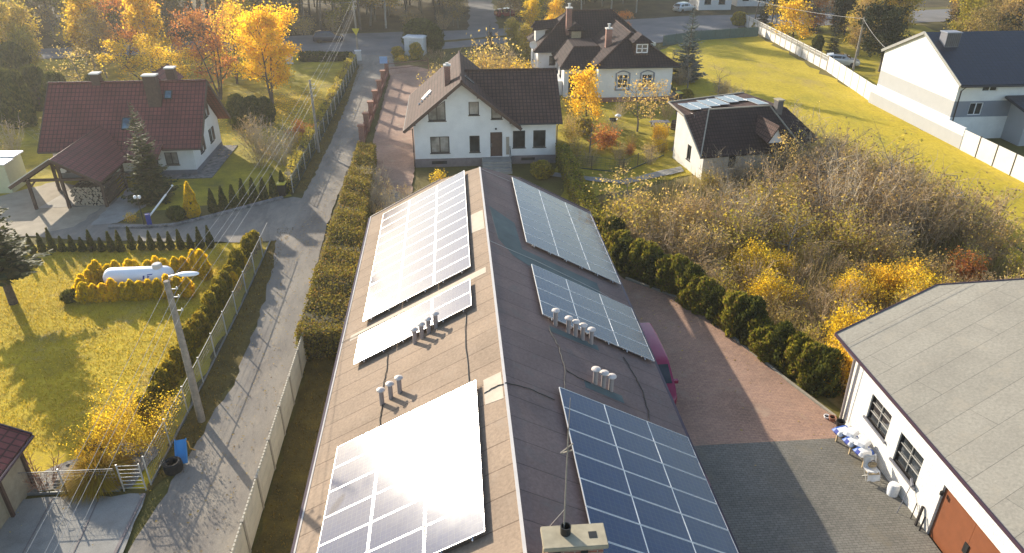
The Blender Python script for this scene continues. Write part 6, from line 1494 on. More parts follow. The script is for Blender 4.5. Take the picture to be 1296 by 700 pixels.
# ------------------------------------------------------------------ the wood along the main road
FOR = {'pine': ('pine_tree', 'dark pine in the wood beyond the main road'), 'forest_bare': ('bare_tree', 'tall nearly leafless tree in the wood beyond the main road'), 'forest_bare2': ('autumn_tree', 'dull tan-leaved tree in the wood beyond the main road'), 'forest_green': ('autumn_tree', 'olive-leaved tree in the wood beyond the main road'), 'forest_gold': ('autumn_tree', 'golden tree in the wood beyond the main road'), 'birch_thin': ('birch_tree', 'pale-stemmed birch in the wood beyond the main road')}
def forest(n, box, keys, ok, mind=2.6, smin=.8, smax=1.15):
    pl = []; tr = 0
    while len(pl) < n and tr < 6000:
        tr += 1; x, y = rng.uniform(*box[:2]), rng.uniform(*box[2:])
        if not ok(x, y) or any((x - a) ** 2 + (y - b) ** 2 < mind ** 2 for a, b in pl): continue
        pl.append((x, y)); k = rng.choice(keys); nm, lab = FOR[k]
        plant(k, nm, lab, 'tree', (x, y, 0), rng.uniform(smin, smax), rng.uniform(0, 6), lab.split(' in the')[0] + 's of the wood')
rd = lambda x: 108.5 + max(0, (x + 60)) * .17
forest(70, (-45, 1.0, 112, 150), ['forest_bare', 'forest_bare', 'forest_bare2', 'forest_bare2', 'birch_thin', 'pine', 'forest_gold', 'forest_green'], lambda x, y: y > rd(x) + 3)
forest(75, (-120, -40, 110, 160), ['forest_bare2', 'forest_green', 'forest_bare', 'pine', 'forest_bare2', 'forest_bare'], lambda x, y: y > 111, 3)
forest(50, (-140, 2, 150, 215), ['pine', 'forest_green', 'forest_bare2', 'pine'], lambda x, y: True, 4, 1, 1.3)
forest(34, (13.5, 42, 122, 175), ['forest_bare2', 'forest_green', 'forest_gold', 'birch_thin', 'forest_bare'], lambda x, y: y > 124 + x * .25 or x < 22, 3)
for i in range(34):
    x = rng.uniform(-110, 0); y = rd(x) + rng.uniform(1.2, 5)
    plant(rng.choice(['oshrub0', 'oshrub1', 'pshrub0', 'shrub1', 'shrub2']), 'edge_shrub', 'low undergrowth shrub along the forest edge of the main road', 'shrub', (x, y, 0), rng.uniform(.7, 1.3), rng.uniform(0, 6), 'undergrowth shrubs along the main road')
for x, y, s, k in ((12.5, 116.5, .55, 'forest_green'), (10.8, 121, .6, 'forest_bare2'), (1.0, 120.5, .6, 'forest_bare2'), (13.5, 121.5, .7, 'forest_gold'), (0.2, 123, .8, 'forest_bare'), (9.8, 126.5, .7, 'forest_bare2')): plant(k, 'roadside_tree', {'forest_green': 'olive tree at the mouth of the forest lane', 'forest_bare2': 'dull brown tree at the mouth of the forest lane', 'forest_gold': 'golden tree at the mouth of the forest lane', 'forest_bare': 'leafless tree at the mouth of the forest lane'}[k], 'tree', (x, y, 0), s, rng.uniform(0, 6), 'trees at the forest lane mouth')
plant('bigthuja', 'thuja_tree', 'broad dark conifer standing behind the white kiosk', 'tree', (-4.4, 103.4, 0), (1.9, 1.2, .95))
plant('bigthuja', 'thuja_tree', 'dark conifer at the right shoulder of the white kiosk', 'tree', (-2.5, 102.2, 0), (1.1, 1.1, .75))
plant('hangshrub', 'round_shrub', 'rounded green shrub right in front of the white kiosk', 'shrub', (-4.7, 97.6, 0), (.95, .95, .95))
plant('hangshrub', 'round_shrub', 'low olive shrub at the left foot of the white kiosk', 'shrub', (-7.2, 99.4, 0), (.9, .9, .6))
plant('smallyellow', 'yellow_shrub', 'flat yellow shrub on the verge in front of the white kiosk', 'shrub', (-6.6, 96.6, 0), (1.8, 1.5, .9))
for x, y, s in ((-2.6, 97.2, .6), (-1.4, 96.8, .55), (-3.6, 96.0, .5)): plant('shrub1', 'bare_shrub', 'small bare shrub beside the white kiosk', 'shrub', (x, y, 0), s, rng.uniform(0, 6), 'bare shrubs beside the white kiosk')
# ------------------------------------------------------------------ poles, lamp and overhead lines
def pole(label, p, h, r=.14, lamp=False):
    t = thing('street_lamp' if lamp else 'utility_pole', label, 'street lamp' if lamp else 'utility pole', (*p, 0))
    q = MB(); q.tube([(p[0], p[1], 0), (p[0] + .015, p[1], h * .5), (p[0], p[1], h)], [r, r * .85, r * .68], 10); pl = q.build('pole', M['wood_pole'], t, smooth=True)
    q = MB()
    for z in (h - .35, h - .7, h - 1.3):
        q.beam((p[0], p[1], z), (p[0] + .32, p[1], z), .03); q.lathe((p[0] + .32, p[1], z), [(.035, -.02), (.045, .03), (.02, .1)], 8)
    q.build('insulator', M['steel_pale'], t)
    return t
pA = pole('wooden street lamp pole with a long white oval lamp head beside the lane fence', (-11.15, 25.3), 6.75, .16, True)
q = MB(); q.tube([(-11.15, 25.3, 6.55), (-11.0, 25.3, 6.95), (-10.7, 25.32, 7.0)], .03, 6); pa = q.build('lamp_arm', M['steel_pale'], pA)
q = MB(); q.lathe((-10.32, 25.34, 7.0), [(.001, -.42), (.10, -.36), (.16, -.2), (.17, .05), (.13, .3), (.06, .4), (.001, .42)], 12, axis='x', sq=1.); 
lh = q.build('lamp_head', M['white_paint'], pA, smooth=True)
for v in lh.data.vertices: v.co.z = 7.0 + (v.co.z - 7.0) * .5
pole('leaning-wire wooden pole on the verge beside the upper lane fence', (-11.6, 60.6), 6.1, .12)
pC = pole('tall pale pole at the top of the lane carrying a small yellow sign', (-12.4, 99.8), 7.6, .14)
pole('wooden pole beyond the pale fence left of the modern house', (47.3, 84.6), 6.6, .13)
sg = thing('warning_sign', 'yellow downward triangle sign mounted on the pole at the top of the lane', 'road sign', (-12.4, 99.6, 3.2))
q = MB(); tri = [(-.5, 0, .42), (.5, 0, .42), (0, 0, -.46)]; q.face([(a, -.02, c) for a, b, c in tri]); q.face([(a, .02, c) for a, b, c in tri][::-1])
for i in range(3): a, b = tri[i], tri[(i + 1) % 3]; q.face([(a[0], -.02, a[2]), (a[0], .02, a[2]), (b[0], .02, b[2]), (b[0], -.02, b[2])])
q.build('plate', M['yellow_plastic'], sg, local=True)
cab = thing('cable_cabinet', 'pale grey cable cabinet standing at the foot of the sign pole', 'cabinet', (-12.1, 97.3, 0)); q = MB(); q.cbox((-12.1, 97.3, 0), .75, .45, 1.25, .1); q.build('body', M['conc_light'], cab, bevel=.02); q = MB(); q.cbox((-12.1, 97.3, 1.25), .85, .55, .08, .1); q.build('lid', M['white_paint'], cab)
def sag(a, b, n=12, s=.5): a, b = Vector(a), Vector(b); return [a.lerp(b, i / n) - Vector((0, 0, 4 * s * (i / n) * (1 - i / n))) for i in range(n + 1)]
for i, (dx, z) in enumerate(((.0, 6.6), (.34, 6.42), (.34, 6.07), (.34, 5.47))):
    pts = sag((-11.2 + dx, 9.5, z - 1.9), (-11.15 + dx, 25.3, z), 8, .1) + sag((-11.15 + dx, 25.3, z), (-11.6 + dx, 60.6, z - .6), 14, .4)[1:] + sag((-11.6 + dx, 60.6, z - .6), (-12.4 + dx, 99.8, z + .75), 14, .4)[1:]
    q = MB(); q.tube(pts, .007, 4); tag(q.build('power_line', M['wire']), 'thin pale overhead power line strung from pole to pole along the lane', 'power line', 'power lines along the lane')
q = MB(); q.tube(sag((47.3, 84.6, 6.3), (43.4, 72.3, 5.5), 8, .2), .014, 4); tag(q.build('power_line', M['wire']), 'single cable from the right-hand pole down to the modern house', 'power line')
q = MB(); q.tube(sag((47.3, 84.6, 6.4), (37, 128, 7.5), 14, 1.2), .018, 4); tag(q.build('power_line', M['wire']), 'long sagging cable from the right-hand pole across the gardens', 'power line')
q = MB(); q.tube(sag((-12.4, 99.8, 6.8), (-30, 108, 6.5), 10, .4), .014, 4); tag(q.build('power_line', M['wire']), 'cable leaving the sign pole leftwards along the wood edge', 'power line')

# ------------------------------------------------------------------ gas tank
tk = thing('gas_tank', 'long white gas tank lying inside the golden hedge', 'gas tank', (-17.85, 37.35, 0))
q = MB(); q.lathe((-17.85, 37.35, .8), [(.001, -1.86), (.28, -1.82), (.44, -1.71), (.53, -1.54), (.55, -1.38), (.55, 1.38), (.53, 1.54), (.44, 1.71), (.28, 1.82), (.001, 1.86)], 24, axis='x'); q.build('vessel', M['tank'], tk, smooth=True)
q = MB()
for x in (-19.0, -16.8): q.box(x - .1, x + .1, 36.95, 37.75, 0, .42)
q.build('saddle', M['plinth_grey'], tk)
q = MB(); q.lathe((-16.75, 37.35, 1.3), [(.26, 0), (.26, .2), (.2, .26), (.001, .27)], 14); q.build('valve_dome', M['conc_light'], tk, smooth=True)
q = MB(); yy = lambda z: 37.35 - math.sqrt(max(0, .555 ** 2 - (z - .8) ** 2)) - .004
for tri in ([(-17.2, 1.13), (-16.88, 1.15), (-17.18, .93)],): q.face([(x, yy(z), z) for x, z in tri])
for x in (-17.45,): q.face([(x, yy(.88), .88), (x + .09, yy(.88), .88), (x + .12, yy(1.08), 1.08), (x + .03, yy(1.08), 1.08)])
q.build('blue_mark', M['navy'], tk)

# ------------------------------------------------------------------ things at the lane corner
tp = thing('tyre_planter', 'black tractor tyre planter on the grass at the fence corner', 'planter', (-11.35, 22.35, 0)); q = MB(); q.lathe((-11.35, 22.35, 0), [(.26, 0), (.34, .05), (.365, .24), (.34, .43), (.28, .48), (.19, .45), (.18, .24)], 20); q.build('tyre', M['rubber'], tp, smooth=True); q = MB(); q.lathe((-11.35, 22.35, .26), [(.001, 0), (.185, .0)], 16); q.build('soil', M['black'], tp)
sl_ = thing('plastic_slide', 'bright blue plastic slide chute propped beside the black tyre', 'slide', (-11.1, 22.9, 0))
q = MB(); a, b = Vector((-11.12, 22.6, .1)), Vector((-11.26, 23.3, .72)); q.beam(a, b, .38, .03); 
for s in (-1, 1): q.beam(a + Vector((s * .2, s * .03, .04)), b + Vector((s * .2, s * .03, .04)), .035, .13)
q.build('chute', M['blue_plastic'], sl_)
q = MB(); q.tube([(-11.06, 23.25, .72), (-10.95, 23.2, .68), (-10.9, 23.1, .45), (-10.7, 23.1, .33)], .028, 6); q.build('handle', M['orange'], sl_)
def bin_(label, x, y, s=1.):
    t = thing('wheeled_bin', label, 'bin', (x, y, 0)); q = MB(); q.hexa([(x - .24 * s, y - .28 * s, .08), (x + .24 * s, y - .28 * s, .08), (x + .24 * s, y + .28 * s, .08), (x - .24 * s, y + .28 * s, .08), (x - .3 * s, y - .36 * s, s), (x + .3 * s, y - .36 * s, s), (x + .3 * s, y + .36 * s, s), (x - .3 * s, y + .36 * s, s)]); q.build('body', M['black'], t, bevel=.02)
    q = MB(); q.box(x - .33 * s, x + .33 * s, y - .4 * s, y + .38 * s, s + .002, s + .09); q.build('lid', M['yellow_plastic'], t, bevel=.02)
    q = MB(); 
    for k in (-1, 1): q.lathe((x + k * .25 * s, y + .26 * s, .1), [(.1, -.03), (.1, .03)], 10, axis='x')
    q.build('wheel', M['rubber'], t)
bin_('black wheeled bin with a yellow lid at the corner of lane and side road', -12.7, 50.9, .95); bin_('black wheeled bin with a yellow lid at the corner of the villa', 23.2, 74.0, 1.)
plant('hangshrub', 'green_shrub', 'dark low shrub beside the bin at the villa corner', 'shrub', (24.1, 74.3, 0), (.8, .8, .6))
# barrier and lamp at the house drive
br = thing('barrier_boom', 'raised white barrier boom with a round tip at the drive of the maroon house', 'barrier', (-20.3, 46.0, 0))
q = MB(); q.tube([(-20.55, 46.1, .5), (-19.2, 46.7, 2.0), ], .06, 8); q.tube([(-19.2, 46.7, 2.0), (-18.75, 46.9, 2.5)], .02, 6); bm_ = q.build('boom', M['white_paint'], br); q = MB(); q.lathe((-18.75, 46.9, 2.52), [(.001, -.08), (.08, 0), (.001, .08)], 10); q.build('tip', M['white_paint'], bm_)
q = MB(); q.cbox((-20.45, 46.1, 0), .3, .3, .9, .4); q.build('stand', M['navy'], br)
lp = thing('garden_lamp', 'dark slim lamp post with two white heads beside the barrier boom', 'lamp', (-20.9, 46.3, 0)); q = MB(); q.tube([(-20.9, 46.3, 0), (-20.9, 46.3, 1.9)], .04, 8); q.build('post', M['frame_dark'], lp); 
for k in (-1, 1):
    q = MB(); q.lathe((-20.9 + k * .14, 46.3, 1.9), [(.05, 0), (.11, .08), (.09, .2), (.02, .24)], 10); q.build('lamp_head', M['white_paint'], lp, smooth=True)
plant('ball', 'dark_shrub', 'dark bluish shrub between the barrier boom and the golden cone', 'shrub', (-19.0, 47.0, 0), (1.5, 1.2, 1.7))
plant('smallyellow', 'orange_shrub', 'small orange shrub at the pebbled tip of the house lawn', 'shrub', (-22.0, 46.9, 0), .8)
sb = thing('blue_sign', 'small pale blue board on the first brick pillar of the drive', 'sign', (-8.1, 88.1, 1.9)); q = MB(); q.box(-.45, .45, -.04, .0, -.35, .45); q.build('plate', M['sign_blue'], sb, local=True)
hb = thing('white_box', 'white utility box on the grass at the top of the left yard', 'box', (-20.5, 97, 0)); q = MB(); q.cbox((-20.6, 96.2, 0), .9, .5, 1.05, .2); q.build('body', M['plaster'], hb, bevel=.02); q = MB(); q.cbox((-20.6, 96.2, 1.05), 1.0, .6, .07, .2); q.build('lid', M['white_paint'], hb)

# ------------------------------------------------------------------ cars
def car(name, label, loc, rz, paint, kind='suv'):
    t = thing(name, label, 'van' if kind == 'van' else 'car', loc, rz)
    if kind == 'van':
        Lh, W, prof = 2.3, .92, [(-2.3, .35, .95, .95, .86), (-2.2, .3, 1.1, 1.9, .9), (-1.2, .3, 1.15, 1.98, .92), (.6, .3, 1.15, 1.97, .92), (1.05, .3, 1.12, 1.9, .91), (1.75, .3, 1.1, 1.14, .9), (2.2, .32, .95, .96, .84), (2.3, .4, .75, .76, .76)]
        win = [(-2.05, -1.1), (-.95, .2), (.3, 1.25)]
    else:
        top = 1.62 if kind == 'suv' else 1.45
        prof = [(-2.2, .4, .85, .86, .78), (-2.12, .3, .98, 1.0, .86), (-1.75, .26, 1.0, top - .12, .88), (-1.0, .26, 1.0, top, .89), (.1, .26, .98, top, .89), (.45, .26, .97, top - .12, .89), (1.15, .26, .95, .97, .89), (1.9, .28, .82, .84, .85), (2.15, .34, .68, .69, .76)]
        win = [(-1.75, -1.05), (-.98, -.1), (-.02, .75)]
    rings = []
    for x, zb, zbelt, zt_, w in prof:
        wr = w * (.80 if zt_ > zbelt + .1 else .97); b2 = zbelt
        rings.append([(x, -w * .9, zb), (x, -w, zb + .18), (x, -w, b2 - .08), (x, -w * .97, b2), (x, -wr, max(b2 + .005, zt_ - .06)), (x, -wr * .86, max(b2 + .01, zt_)), (x, wr * .86, max(b2 + .01, zt_)), (x, wr, max(b2 + .005, zt_ - .06)), (x, w * .97, b2), (x, w, b2 - .08), (x, w, zb + .18), (x, w * .9, zb)])
    q = MB()
    for a, b in zip(rings, rings[1:]):
        for i in range(12): j = (i + 1) % 12; q.face([a[i], b[i], b[j], a[j]])
    q.face(rings[0]); q.face(rings[-1][::-1])
    bd = q.build('body', paint, t, smooth=True, local=True)
    # side windows follow the cabin, windscreen and rear screen lie on the sloping stations
    def at_x(x):
        for a, b in zip(prof, prof[1:]):
            if a[0] <= x <= b[0]: f = (x - a[0]) / (b[0] - a[0]); return [a[i] + (b[i] - a[i]) * f for i in range(5)]
    for s in (-1, 1):
        for xa_, xb_ in win:
            q = MB(); pts = []
            for x, lo in ((xa_, 1), (xb_, 1), (xb_, 0), (xa_, 0)):
                _, zb, ze_, zt_, w = at_x(x); f = .12 if lo else .82; wr = w * .80 if zt_ > ze_ + .1 else w * .97
                pts.append((x + .04, s * (w * .97 + (wr - w * .97) * f + .012), ze_ + (zt_ - .06 - ze_) * f))
            q.face(pts if s < 0 else pts[::-1]); q.build('side_window', M['glass'], bd, local=True)
    def screen(i, j, nm):
        a, b = rings[i], rings[j]; f = lambda p, r, u: tuple(p[k] + (r[k] - p[k]) * u for k in range(3))
        lo, hi = (b, a) if nm == 'windscreen' else (a, b)
        up = Vector((.012 if nm == 'windscreen' else -.012, 0, .014))
        q = MB(); q.face([tuple(Vector(p) + up) for p in (f(lo[5], hi[5], .12), f(lo[6], hi[6], .12), f(lo[6], hi[6], .92), f(lo[5], hi[5], .92))]); q.build(nm, M['glass'], bd, local=True)
    if kind == 'van': screen(4, 5, 'windscreen'); screen(0, 1, 'rear_screen')
    else: screen(5, 6, 'windscreen'); screen(1, 2, 'rear_screen')
    for x in (-1.35, 1.35):
        for s in (-1, 1):
            q = MB(); q.lathe((x, s * .80, .33), [(.2, -.1), (.31, -.1), (.335, -.06), (.335, .06), (.31, .1), (.2, .1)], 18, axis='y'); wh = q.build('wheel', M['rubber'], t, smooth=True, local=True)
            q = MB(); q.lathe((x, s * .87, .33), [(.001, 0), (.21, -.02 * s), (.21, .02 * s)], 12, axis='y'); q.build('rim', M['steel'], wh, local=True)
    for s in (-1, 1):
        xf = prof[-1][0]; q = MB(); q.box(xf - .22, xf - .01, s * .55 - .14, s * .55 + .14, .62, .76); q.build('headlight', M['steel_pale'], t, local=True)
        q = MB(); q.box(prof[0][0] - .005, prof[0][0] + .12, s * .66 - .09, s * .66 + .09, .72, .95); q.build('tail_light', M['car_red'], t, local=True)
        q = MB(); q.box(.75 if kind != 'van' else 1.25, .9 if kind != 'van' else 1.4, s * 1.0 - .1, s * 1.0 + .1, 1.0, 1.16); q.build('wing_mirror', paint, t, local=True)
    q = MB(); q.face([(-1.0, -.55, prof[3][3] + .012)] * 1 + [(.2, -.55, prof[4][3] + .012), (.2, .55, prof[4][3] + .012), (-1.0, .55, prof[3][3] + .012)]); 
    if kind != 'van': q.build('roof_panel', M['glass'], bd, local=True)
    return t
car('parked_van', 'magenta van parked tight against the right eave of the solar hall', (8.08, 26.4, 0), R(-90), M['magenta'], 'van')
car('parked_car', 'dark navy estate car on the main road by the wood', (-17.7, 110.6, 0), R(8), M['car_navy'])
car('parked_car', 'dark red car parked at the mouth of the forest lane', (9.6, 131, 0), R(20), M['car_red'], 'hatch')
car('parked_car', 'silver car parked behind the blue-grey spruce by the villa', (25.8, 102.5, 0), R(15), M['car_silver'], 'hatch')
car('parked_car', 'pale car parked in the garden beyond the pale fence', (48.3, 89.6, 0), R(-25), M['car_silver'], 'hatch')
car('parked_car', 'white-silver car on the drive of the bungalow past the junction', (41.5, 134.5, 0), R(30), M['car_silver'], 'suv')

# ------------------------------------------------------------------ garden things near the villa and field
gr = thing('barbecue_grill', 'black barbecue grill with an open white lid on the sunny lawn', 'grill', (14.7, 66.0, 0)); q = MB(); q.lathe((14.7, 66, .75), [(.05, -.3), (.3, -.18), (.42, 0), (.4, .02), (.28, -.14)], 16); q.build('bowl', M['black'], gr, smooth=True)
for k in range(3): a = k * 2.1; q = MB(); q.tube([(14.7 + .18 * cos(a), 66 + .18 * sin(a), .55), (14.7 + .4 * cos(a), 66 + .4 * sin(a), 0)], .025, 6); q.build('leg', M['black'], gr)
q = MB(); q.lathe((15.15, 66.1, 1.0), [(.001, .18), (.2, .14), (.3, .02)], 12); q.build('lid', M['white_paint'], gr, smooth=True)
tb = thing('picnic_table', 'dark slatted picnic table with benches on the villa lawn', 'table', (18.9, 64.9, 0)); q = MB()
for k in range(5): q.box(18.1, 19.7, 64.5 + k * .17, 64.64 + k * .17, .72, .76)
q.build('tabletop', M['plinth_grey'], tb)
for y in (64.0, 65.75): q = MB(); q.box(18.1, 19.7, y, y + .28, .42, .46); q.build('bench', M['plinth_grey'], tb)
for x in (18.3, 19.5): q = MB(); q.beam((x, 64.1, 0), (x, 65.2, .72), .08); q.beam((x, 65.9, 0), (x, 64.7, .72), .08); q.beam((x, 64.0, .40), (x, 66.0, .40), .06); q.build('leg', M['plinth_grey'], tb)
bx = thing('wooden_barrel', 'brown wooden barrel beside the picnic table', 'barrel', (20.2, 64.7, 0)); q = MB(); q.lathe((20.2, 64.7, 0), [(.3, 0), (.38, .4), (.3, .85), (.27, .85), (.26, .8), (.001, .8)], 16); q.build('staves', M['wood_dark'], bx, smooth=True); q = MB()
for z in (.15, .7): q.lathe((20.2, 64.7, z), [(.345, -.03), (.355, .03)], 16)
q.build('hoop', M['steel'], bx)
go = thing('metal_frame', 'pale ladder-like metal frame standing at the corner of the field fence', 'frame', (34.8, 46.8, 0)); q = MB()
for x, y in ((34.6, 47.0), (35.5, 46.6)): q.tube([(x, y, 0), (x, y, 1.75)], .03, 6)
for z in (.95, 1.72): q.tube([(34.6, 47.0, z), (35.5, 46.6, z)], .03, 6)
q.tube([(35.5, 46.6, 1.7), (36.0, 46.1, 0)], .02, 5); q.build('frame', M['cap'], go)
can = thing('white_canister', 'whitish blue plastic canister beside the metal frame', 'canister', (35.6, 45.9, 0)); q = MB(); q.lathe((35.6, 45.9, 0), [(.22, 0), (.26, .05), (.26, .55), (.12, .68), (.1, .75), (.001, .75)], 14); q.build('body', M['conc_light'], can, smooth=True); q = MB(); q.lathe((35.6, 45.9, .75), [(.09, 0), (.09, .06), (.001, .06)], 10); q.build('cap', M['blue_plastic'], can)
tf = thing('tarpaulin_heap', 'grey crumpled tarpaulin heap at the field side of the thicket', 'tarpaulin', (30.4, 47.2, 0)); rs2 = np.random.RandomState(3); q = MB(); N = 12
gz = [[(.75 * math.exp(-((i - 5.5) ** 2 + (j - 5.5) ** 2) / 14.) * (1 + .5 * rs2.normal()) + .02) for j in range(N)] for i in range(N)]
for i in range(N - 1):
    for j in range(N - 1): q.face([(30.4 - 1.5 + i * .27, 47.2 - 1 + j * .18, gz[i][j]), (30.4 - 1.5 + (i + 1) * .27, 47.2 - 1 + j * .18, gz[i + 1][j]), (30.4 - 1.5 + (i + 1) * .27, 47.2 - 1 + (j + 1) * .18, gz[i + 1][j + 1]), (30.4 - 1.5 + i * .27, 47.2 - 1 + (j + 1) * .18, gz[i][j + 1])])
q.build('sheet', M['tarp'], tf)
rs3 = np.random.RandomState(9)
for k in range(3):
    b = thing('brush_pile', ['brown pile of cut branches beside the grey tarpaulin heap', 'low pile of dead brushwood near the cottage stairs', 'dark brushwood pile at the foot of the thicket by the field corner'][k], 'brush pile', [(33.0, 46.2, 0), (28.0, 49.6, 0), (31.5, 41.5, 0)][k]); lim = []
    for i in range(130):
        c = rs3.normal(size=3) * np.array([.8, .6, .0]); c[2] = abs(rs3.normal()) * .25 + .05; d = unit(rs3.normal(size=3) * np.array([1, 1, .25])); lim.append(([c - d * .5, c, c + d * .5], .016, .008, 3))
    link('branches', tubes_mesh('branches', lim, M['twig']), b)

# ------------------------------------------------------------------ along the brick workshop wall
bt = thing('work_bench', 'low timber bench holding white and blue sacks by the workshop wall', 'bench', (15.15, 21.1, 0))
a, b = Vector((14.88, 22.0, 0)), Vector((15.25, 20.25, 0)); dr_ = (b - a).normalized(); nr = Vector((-dr_.y, dr_.x, 0)); 
q = MB()
for k in range(3): o_ = nr * (.05 + k * .19); q.beam(a + o_ + Vector((0, 0, .45)), b + o_ + Vector((0, 0, .45)), .17, .04)
q.build('top', M['wood_light'], bt)
for f_ in (.08, .52, .95):
    for k in (.0, .42): p = a.lerp(b, f_) + nr * k; q = MB(); q.beam(p, p + Vector((0, 0, .43)), .06); q.build('leg', M['wood_light'], bt)
def sack(label, p, rz, printed=True):
    t = thing('cement_sack', label, 'sack', p, rz); q = MB(); nx, ny = 9, 7
    def P(i, j, s):
        u, v = i / (nx - 1) * 2 - 1, j / (ny - 1) * 2 - 1; h = .15 * (1 - u ** 6) ** .5 * (1 - v ** 6) ** .5 if abs(u) < 1 and abs(v) < 1 else 0
        return (.34 * u, .25 * v, .15 + s * h + .012 * sin(u * 9 + v * 5) * (1 - abs(u)) * (s > 0))
    for i in range(nx - 1):
        for j in range(ny - 1):
            for s in (1, -1):
                f = [P(i, j, s), P(i + 1, j, s), P(i + 1, j + 1, s), P(i, j + 1, s)]; q.face(f if s > 0 else f[::-1], mi=1 if printed and (i < 2 or j < 2) and not (i < 2 and j in (3,)) else (2 if printed and i > 6 and j < 4 else 0))
    q.build('bag', [M['sack_white'], M['sack_blue'], M['navy']], t, smooth=True, local=True); return t
for k, (f_, z, lab) in enumerate(((.10, .46, 'white and blue sack at the far end of the work bench'), (.45, .46, 'white and blue sack in the middle of the work bench'), (.80, .46, 'white and blue sack at the chair end of the work bench'))):
    p = a.lerp(b, f_) + nr * .16; sack(lab, (p.x, p.y, z), math.atan2(nr.y, nr.x) + pi)
for f_, z, lab in ((.28, .6, 'crumpled plain white sack lying between the two far printed sacks'), (.64, .62, 'crumpled plain white sack nearer the chair on the work bench')):
    p = a.lerp(b, f_) + nr * .3; s_ = sack(lab, (p.x, p.y, z), .6, False); s_.scale = (.85, .9, .9)
cw = thing('garden_chair', 'metal garden chair draped with a white cloth and brown bag by the wall', 'chair', (15.2, 19.75, 0)); C0 = Vector((15.2, 19.75, 0)); q = MB()
for sx in (-.2, .2): q.tube([C0 + Vector((sx, -.22, 0)), C0 + Vector((sx, .18, .46)), C0 + Vector((sx, .30, .9))], .016, 6); q.tube([C0 + Vector((sx, .24, 0)), C0 + Vector((sx, -.2, .46))], .016, 6)
q.tube([C0 + Vector((-.2, .3, .9)), C0 + Vector((.2, .3, .9))], .016, 6); q.build('frame', M['steel_pale'], cw); q = MB(); q.cbox(C0 + Vector((0, 0, .45)), .42, .42, .04); q.build('seat', M['wood_light'], cw)
cl = thing('white_cloth', 'white cloth thrown over the metal garden chair', 'cloth', tuple(C0 + Vector((0, 0, .5)))); q = MB()
Pf = lambda u, v: (-.26 + .52 * u + .02 * sin(v * 9), -.28 + .62 * v + .02 * sin(u * 8), .02 + (.44 * max(0, v - .75) / .25 if v > .75 else 0) - (.32 * max(0, .22 - v) / .22) + .02 * sin(u * 11 + v * 4))
for i in range(8):
    for j in range(8): q.face([Pf(i / 8, j / 8), Pf((i + 1) / 8, j / 8), Pf((i + 1) / 8, (j + 1) / 8), Pf(i / 8, (j + 1) / 8)])
q.build('fabric', M['sack_white'], cl, smooth=True, local=True)
bg = thing('brown_bag', 'small brown leather bag on the draped garden chair', 'bag', tuple(C0 + Vector((.05, .12, .56)))); q = MB(); q.cbox((0, 0, 0), .3, .16, .2); q.build('body', M['wood_light'], bg, local=True, bevel=.04); q = MB(); q.tube([(-.1, 0, .19), (-.06, 0, .3), (.06, 0, .3), (.1, 0, .19)], .012, 5); q.build('handle', M['wood_dark'], bg, local=True)
for x, y, r, h, m_, lab in ((15.35, 23.15, .14, .26, 'terracotta', 'small terracotta pot at the foot of the workshop downpipe'), (15.5, 22.75, .17, .34, 'black', 'black plastic pot between the downpipe and the bench'), (15.22, 23.35, .12, .16, 'white_paint', 'white bowl at the end of the yard kerb'), (15.55, 22.35, .15, .22, 'terracotta', 'terracotta dish at the far end of the work bench')):
    t = thing('plant_pot', lab, 'pot', (x, y, 0)); q = MB(); q.lathe((x, y, 0), [(r * .7, 0), (r, h), (r * 1.1, h), (r * 1.1, h + .03), (r * .9, h + .03), (r * .85, h * .8)], 14); q.build('pot', M[m_], t, smooth=True); q = MB(); q.lathe((x, y, h * .8), [(.001, .0), (r * .86, 0)], 12); q.build('soil', M['bark'], t)
bm2 = thing('broom', 'broom leaning on the wall below the second workshop window', 'broom', (15.4, 18.0, 0)); q = MB(); q.tube([(15.25, 17.95, .02), (15.8, 18.35, 1.15)], .015, 6); q.build('handle', M['plinth_grey'], bm2); q = MB(); q.beam((15.72, 18.2, 1.15), (15.84, 18.5, 1.2), .06, .12); q.build('head', M['plinth_grey'], bm2)
for i, (y, w_, h_, lab) in enumerate(((17.75, .03, .7, 'thin iron bar leaning nearest the broom by the gate'), (17.45, .07, .85, 'thick iron bar leaning between two thinner ones'), (17.2, .05, .6, 'short iron bar leaning nearest the brown gate'))):
    q = MB(); q.beam((15.62, y - .08, 0), (15.8, y + .08, h_), w_); q.beam((15.60, y - .12, .03), (15.66, y + .06, .03), w_, w_); tag(q.build('iron_bar', M['frame_dark'], loc=(15.7, y, 0)), lab, 'iron bar')
q = MB(); q.beam((15.1, 17.05, .04), (15.75, 16.0, .04), .05, .05); tag(q.build('wooden_batten', M['wood_light'], loc=(15.4, 16.5, 0)), 'pale wooden batten lying on the paving before the brown gate', 'batten')
q = MB(); q.lathe((15.62, 18.9, 0), [(.20, 0), (.21, .45), (.16, .58), (.001, .6)], 12); tag(q.build('white_sack', M['sack_white'], smooth=True, loc=(15.62, 18.9, 0)), 'upright white sack against the wall under the second workshop window', 'sack')
# stones in the pebble bed
st = MB(); rs4 = random.Random(2)
for k in range(40):
    x, y = rs4.uniform(-16.8, -12.9), rs4.uniform(21.75, 23.4); r = rs4.uniform(.06, .17)
    if y > 22.4 and x < -15.6: continue
    q = MB(); q.lathe((0, 0, 0), [(r * .8, 0), (r, r * .35), (r * .75, r * .8), (r * .3, r), (.001, r * 1.02)], 7, sq=rs4.uniform(.6, 1))
    o = q.build('bed_stone', M['stone'], smooth=True, loc=(0, 0, 0)); o.location = (x, y, .06); o.rotation_euler = (0, 0, rs4.uniform(0, 6)); tag(o, 'rounded grey stone in the pebble bed behind the car park', 'stone', 'stones of the pebble bed')

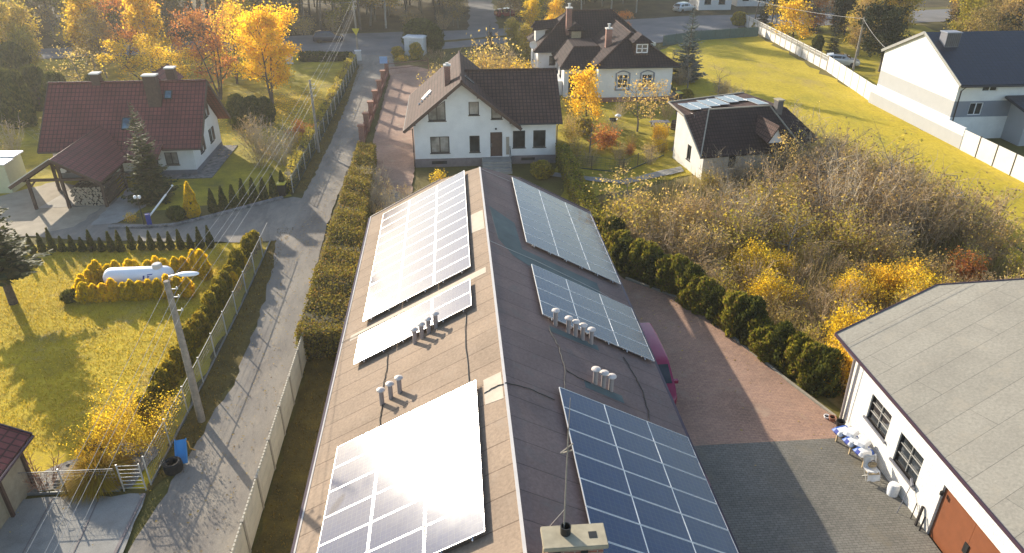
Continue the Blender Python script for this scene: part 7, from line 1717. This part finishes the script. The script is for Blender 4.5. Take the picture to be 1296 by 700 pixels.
# ------------------------------------------------------------------ camera, sun, sky
cam = bpy.data.cameras.new('camera'); co = bpy.data.objects.new('camera', cam); COL.objects.link(co)
cam.sensor_width = 36; cam.lens = FOC / 1296 * 36; cam.clip_start = .5; cam.clip_end = 4000
co.location = (0, 0, CAM_H); co.rotation_euler = (pi / 2 - PITCH, 0, -YAW); sc.camera = co
S = Vector((sin(SUN_AZ) * cos(SUN_EL), cos(SUN_AZ) * cos(SUN_EL), sin(SUN_EL)))
sun = bpy.data.lights.new('sun', 'SUN'); sun.energy = 5.0; sun.angle = R(.5); sun.color = (1., .90, .74)
so = bpy.data.objects.new('sun', sun); COL.objects.link(so); so.rotation_euler = (-S).to_track_quat('-Z', 'Y').to_euler(); so.location = (-40, 60, 60)
wd = bpy.data.worlds.new('World'); sc.world = wd; wd.use_nodes = True; nt = wd.node_tree
sky = nt.nodes.new('ShaderNodeTexSky'); sky.sky_type = 'NISHITA'; sky.sun_disc = False; sky.sun_elevation = SUN_EL; sky.sun_rotation = SUN_AZ; sky.air_density = 1.; sky.dust_density = 1.0; sky.ozone_density = 1.
bgn = nt.nodes['Background']; nt.links.new(sky.outputs[0], bgn.inputs['Color']); bgn.inputs['Strength'].default_value = .15
sc.view_settings.view_transform = 'Standard'; sc.view_settings.look = 'None'; sc.view_settings.exposure = EXPOSURE; sc.view_settings.gamma = 1
if HAZE:
    q = MB(); q.box(-330, 330, -40, 330, -1, 32); hz = q.build('haze', []); hz['kind'] = 'stuff'
    m = bpy.data.materials.new('haze'); m.use_nodes = True; n_ = m.node_tree; n_.nodes.remove(n_.nodes['Principled BSDF']); v = n_.nodes.new('ShaderNodeVolumePrincipled'); v.inputs['Color'].default_value = (.95, .93, .88, 1); v.inputs['Density'].default_value = HAZE; v.inputs['Anisotropy'].default_value = .45
    n_.links.new(v.outputs[0], n_.nodes['Material Output'].inputs['Volume']); hz.data.materials.append(m)
sc.cycles.max_bounces = 6; sc.cycles.transparent_max_bounces = 6; sc.cycles.volume_bounces = 0; sc.cycles.diffuse_bounces = 3; sc.cycles.glossy_bounces = 3; sc.cycles.transmission_bounces = 2
sc.cycles.sample_clamp_indirect = 8; sc.cycles.use_denoising = True
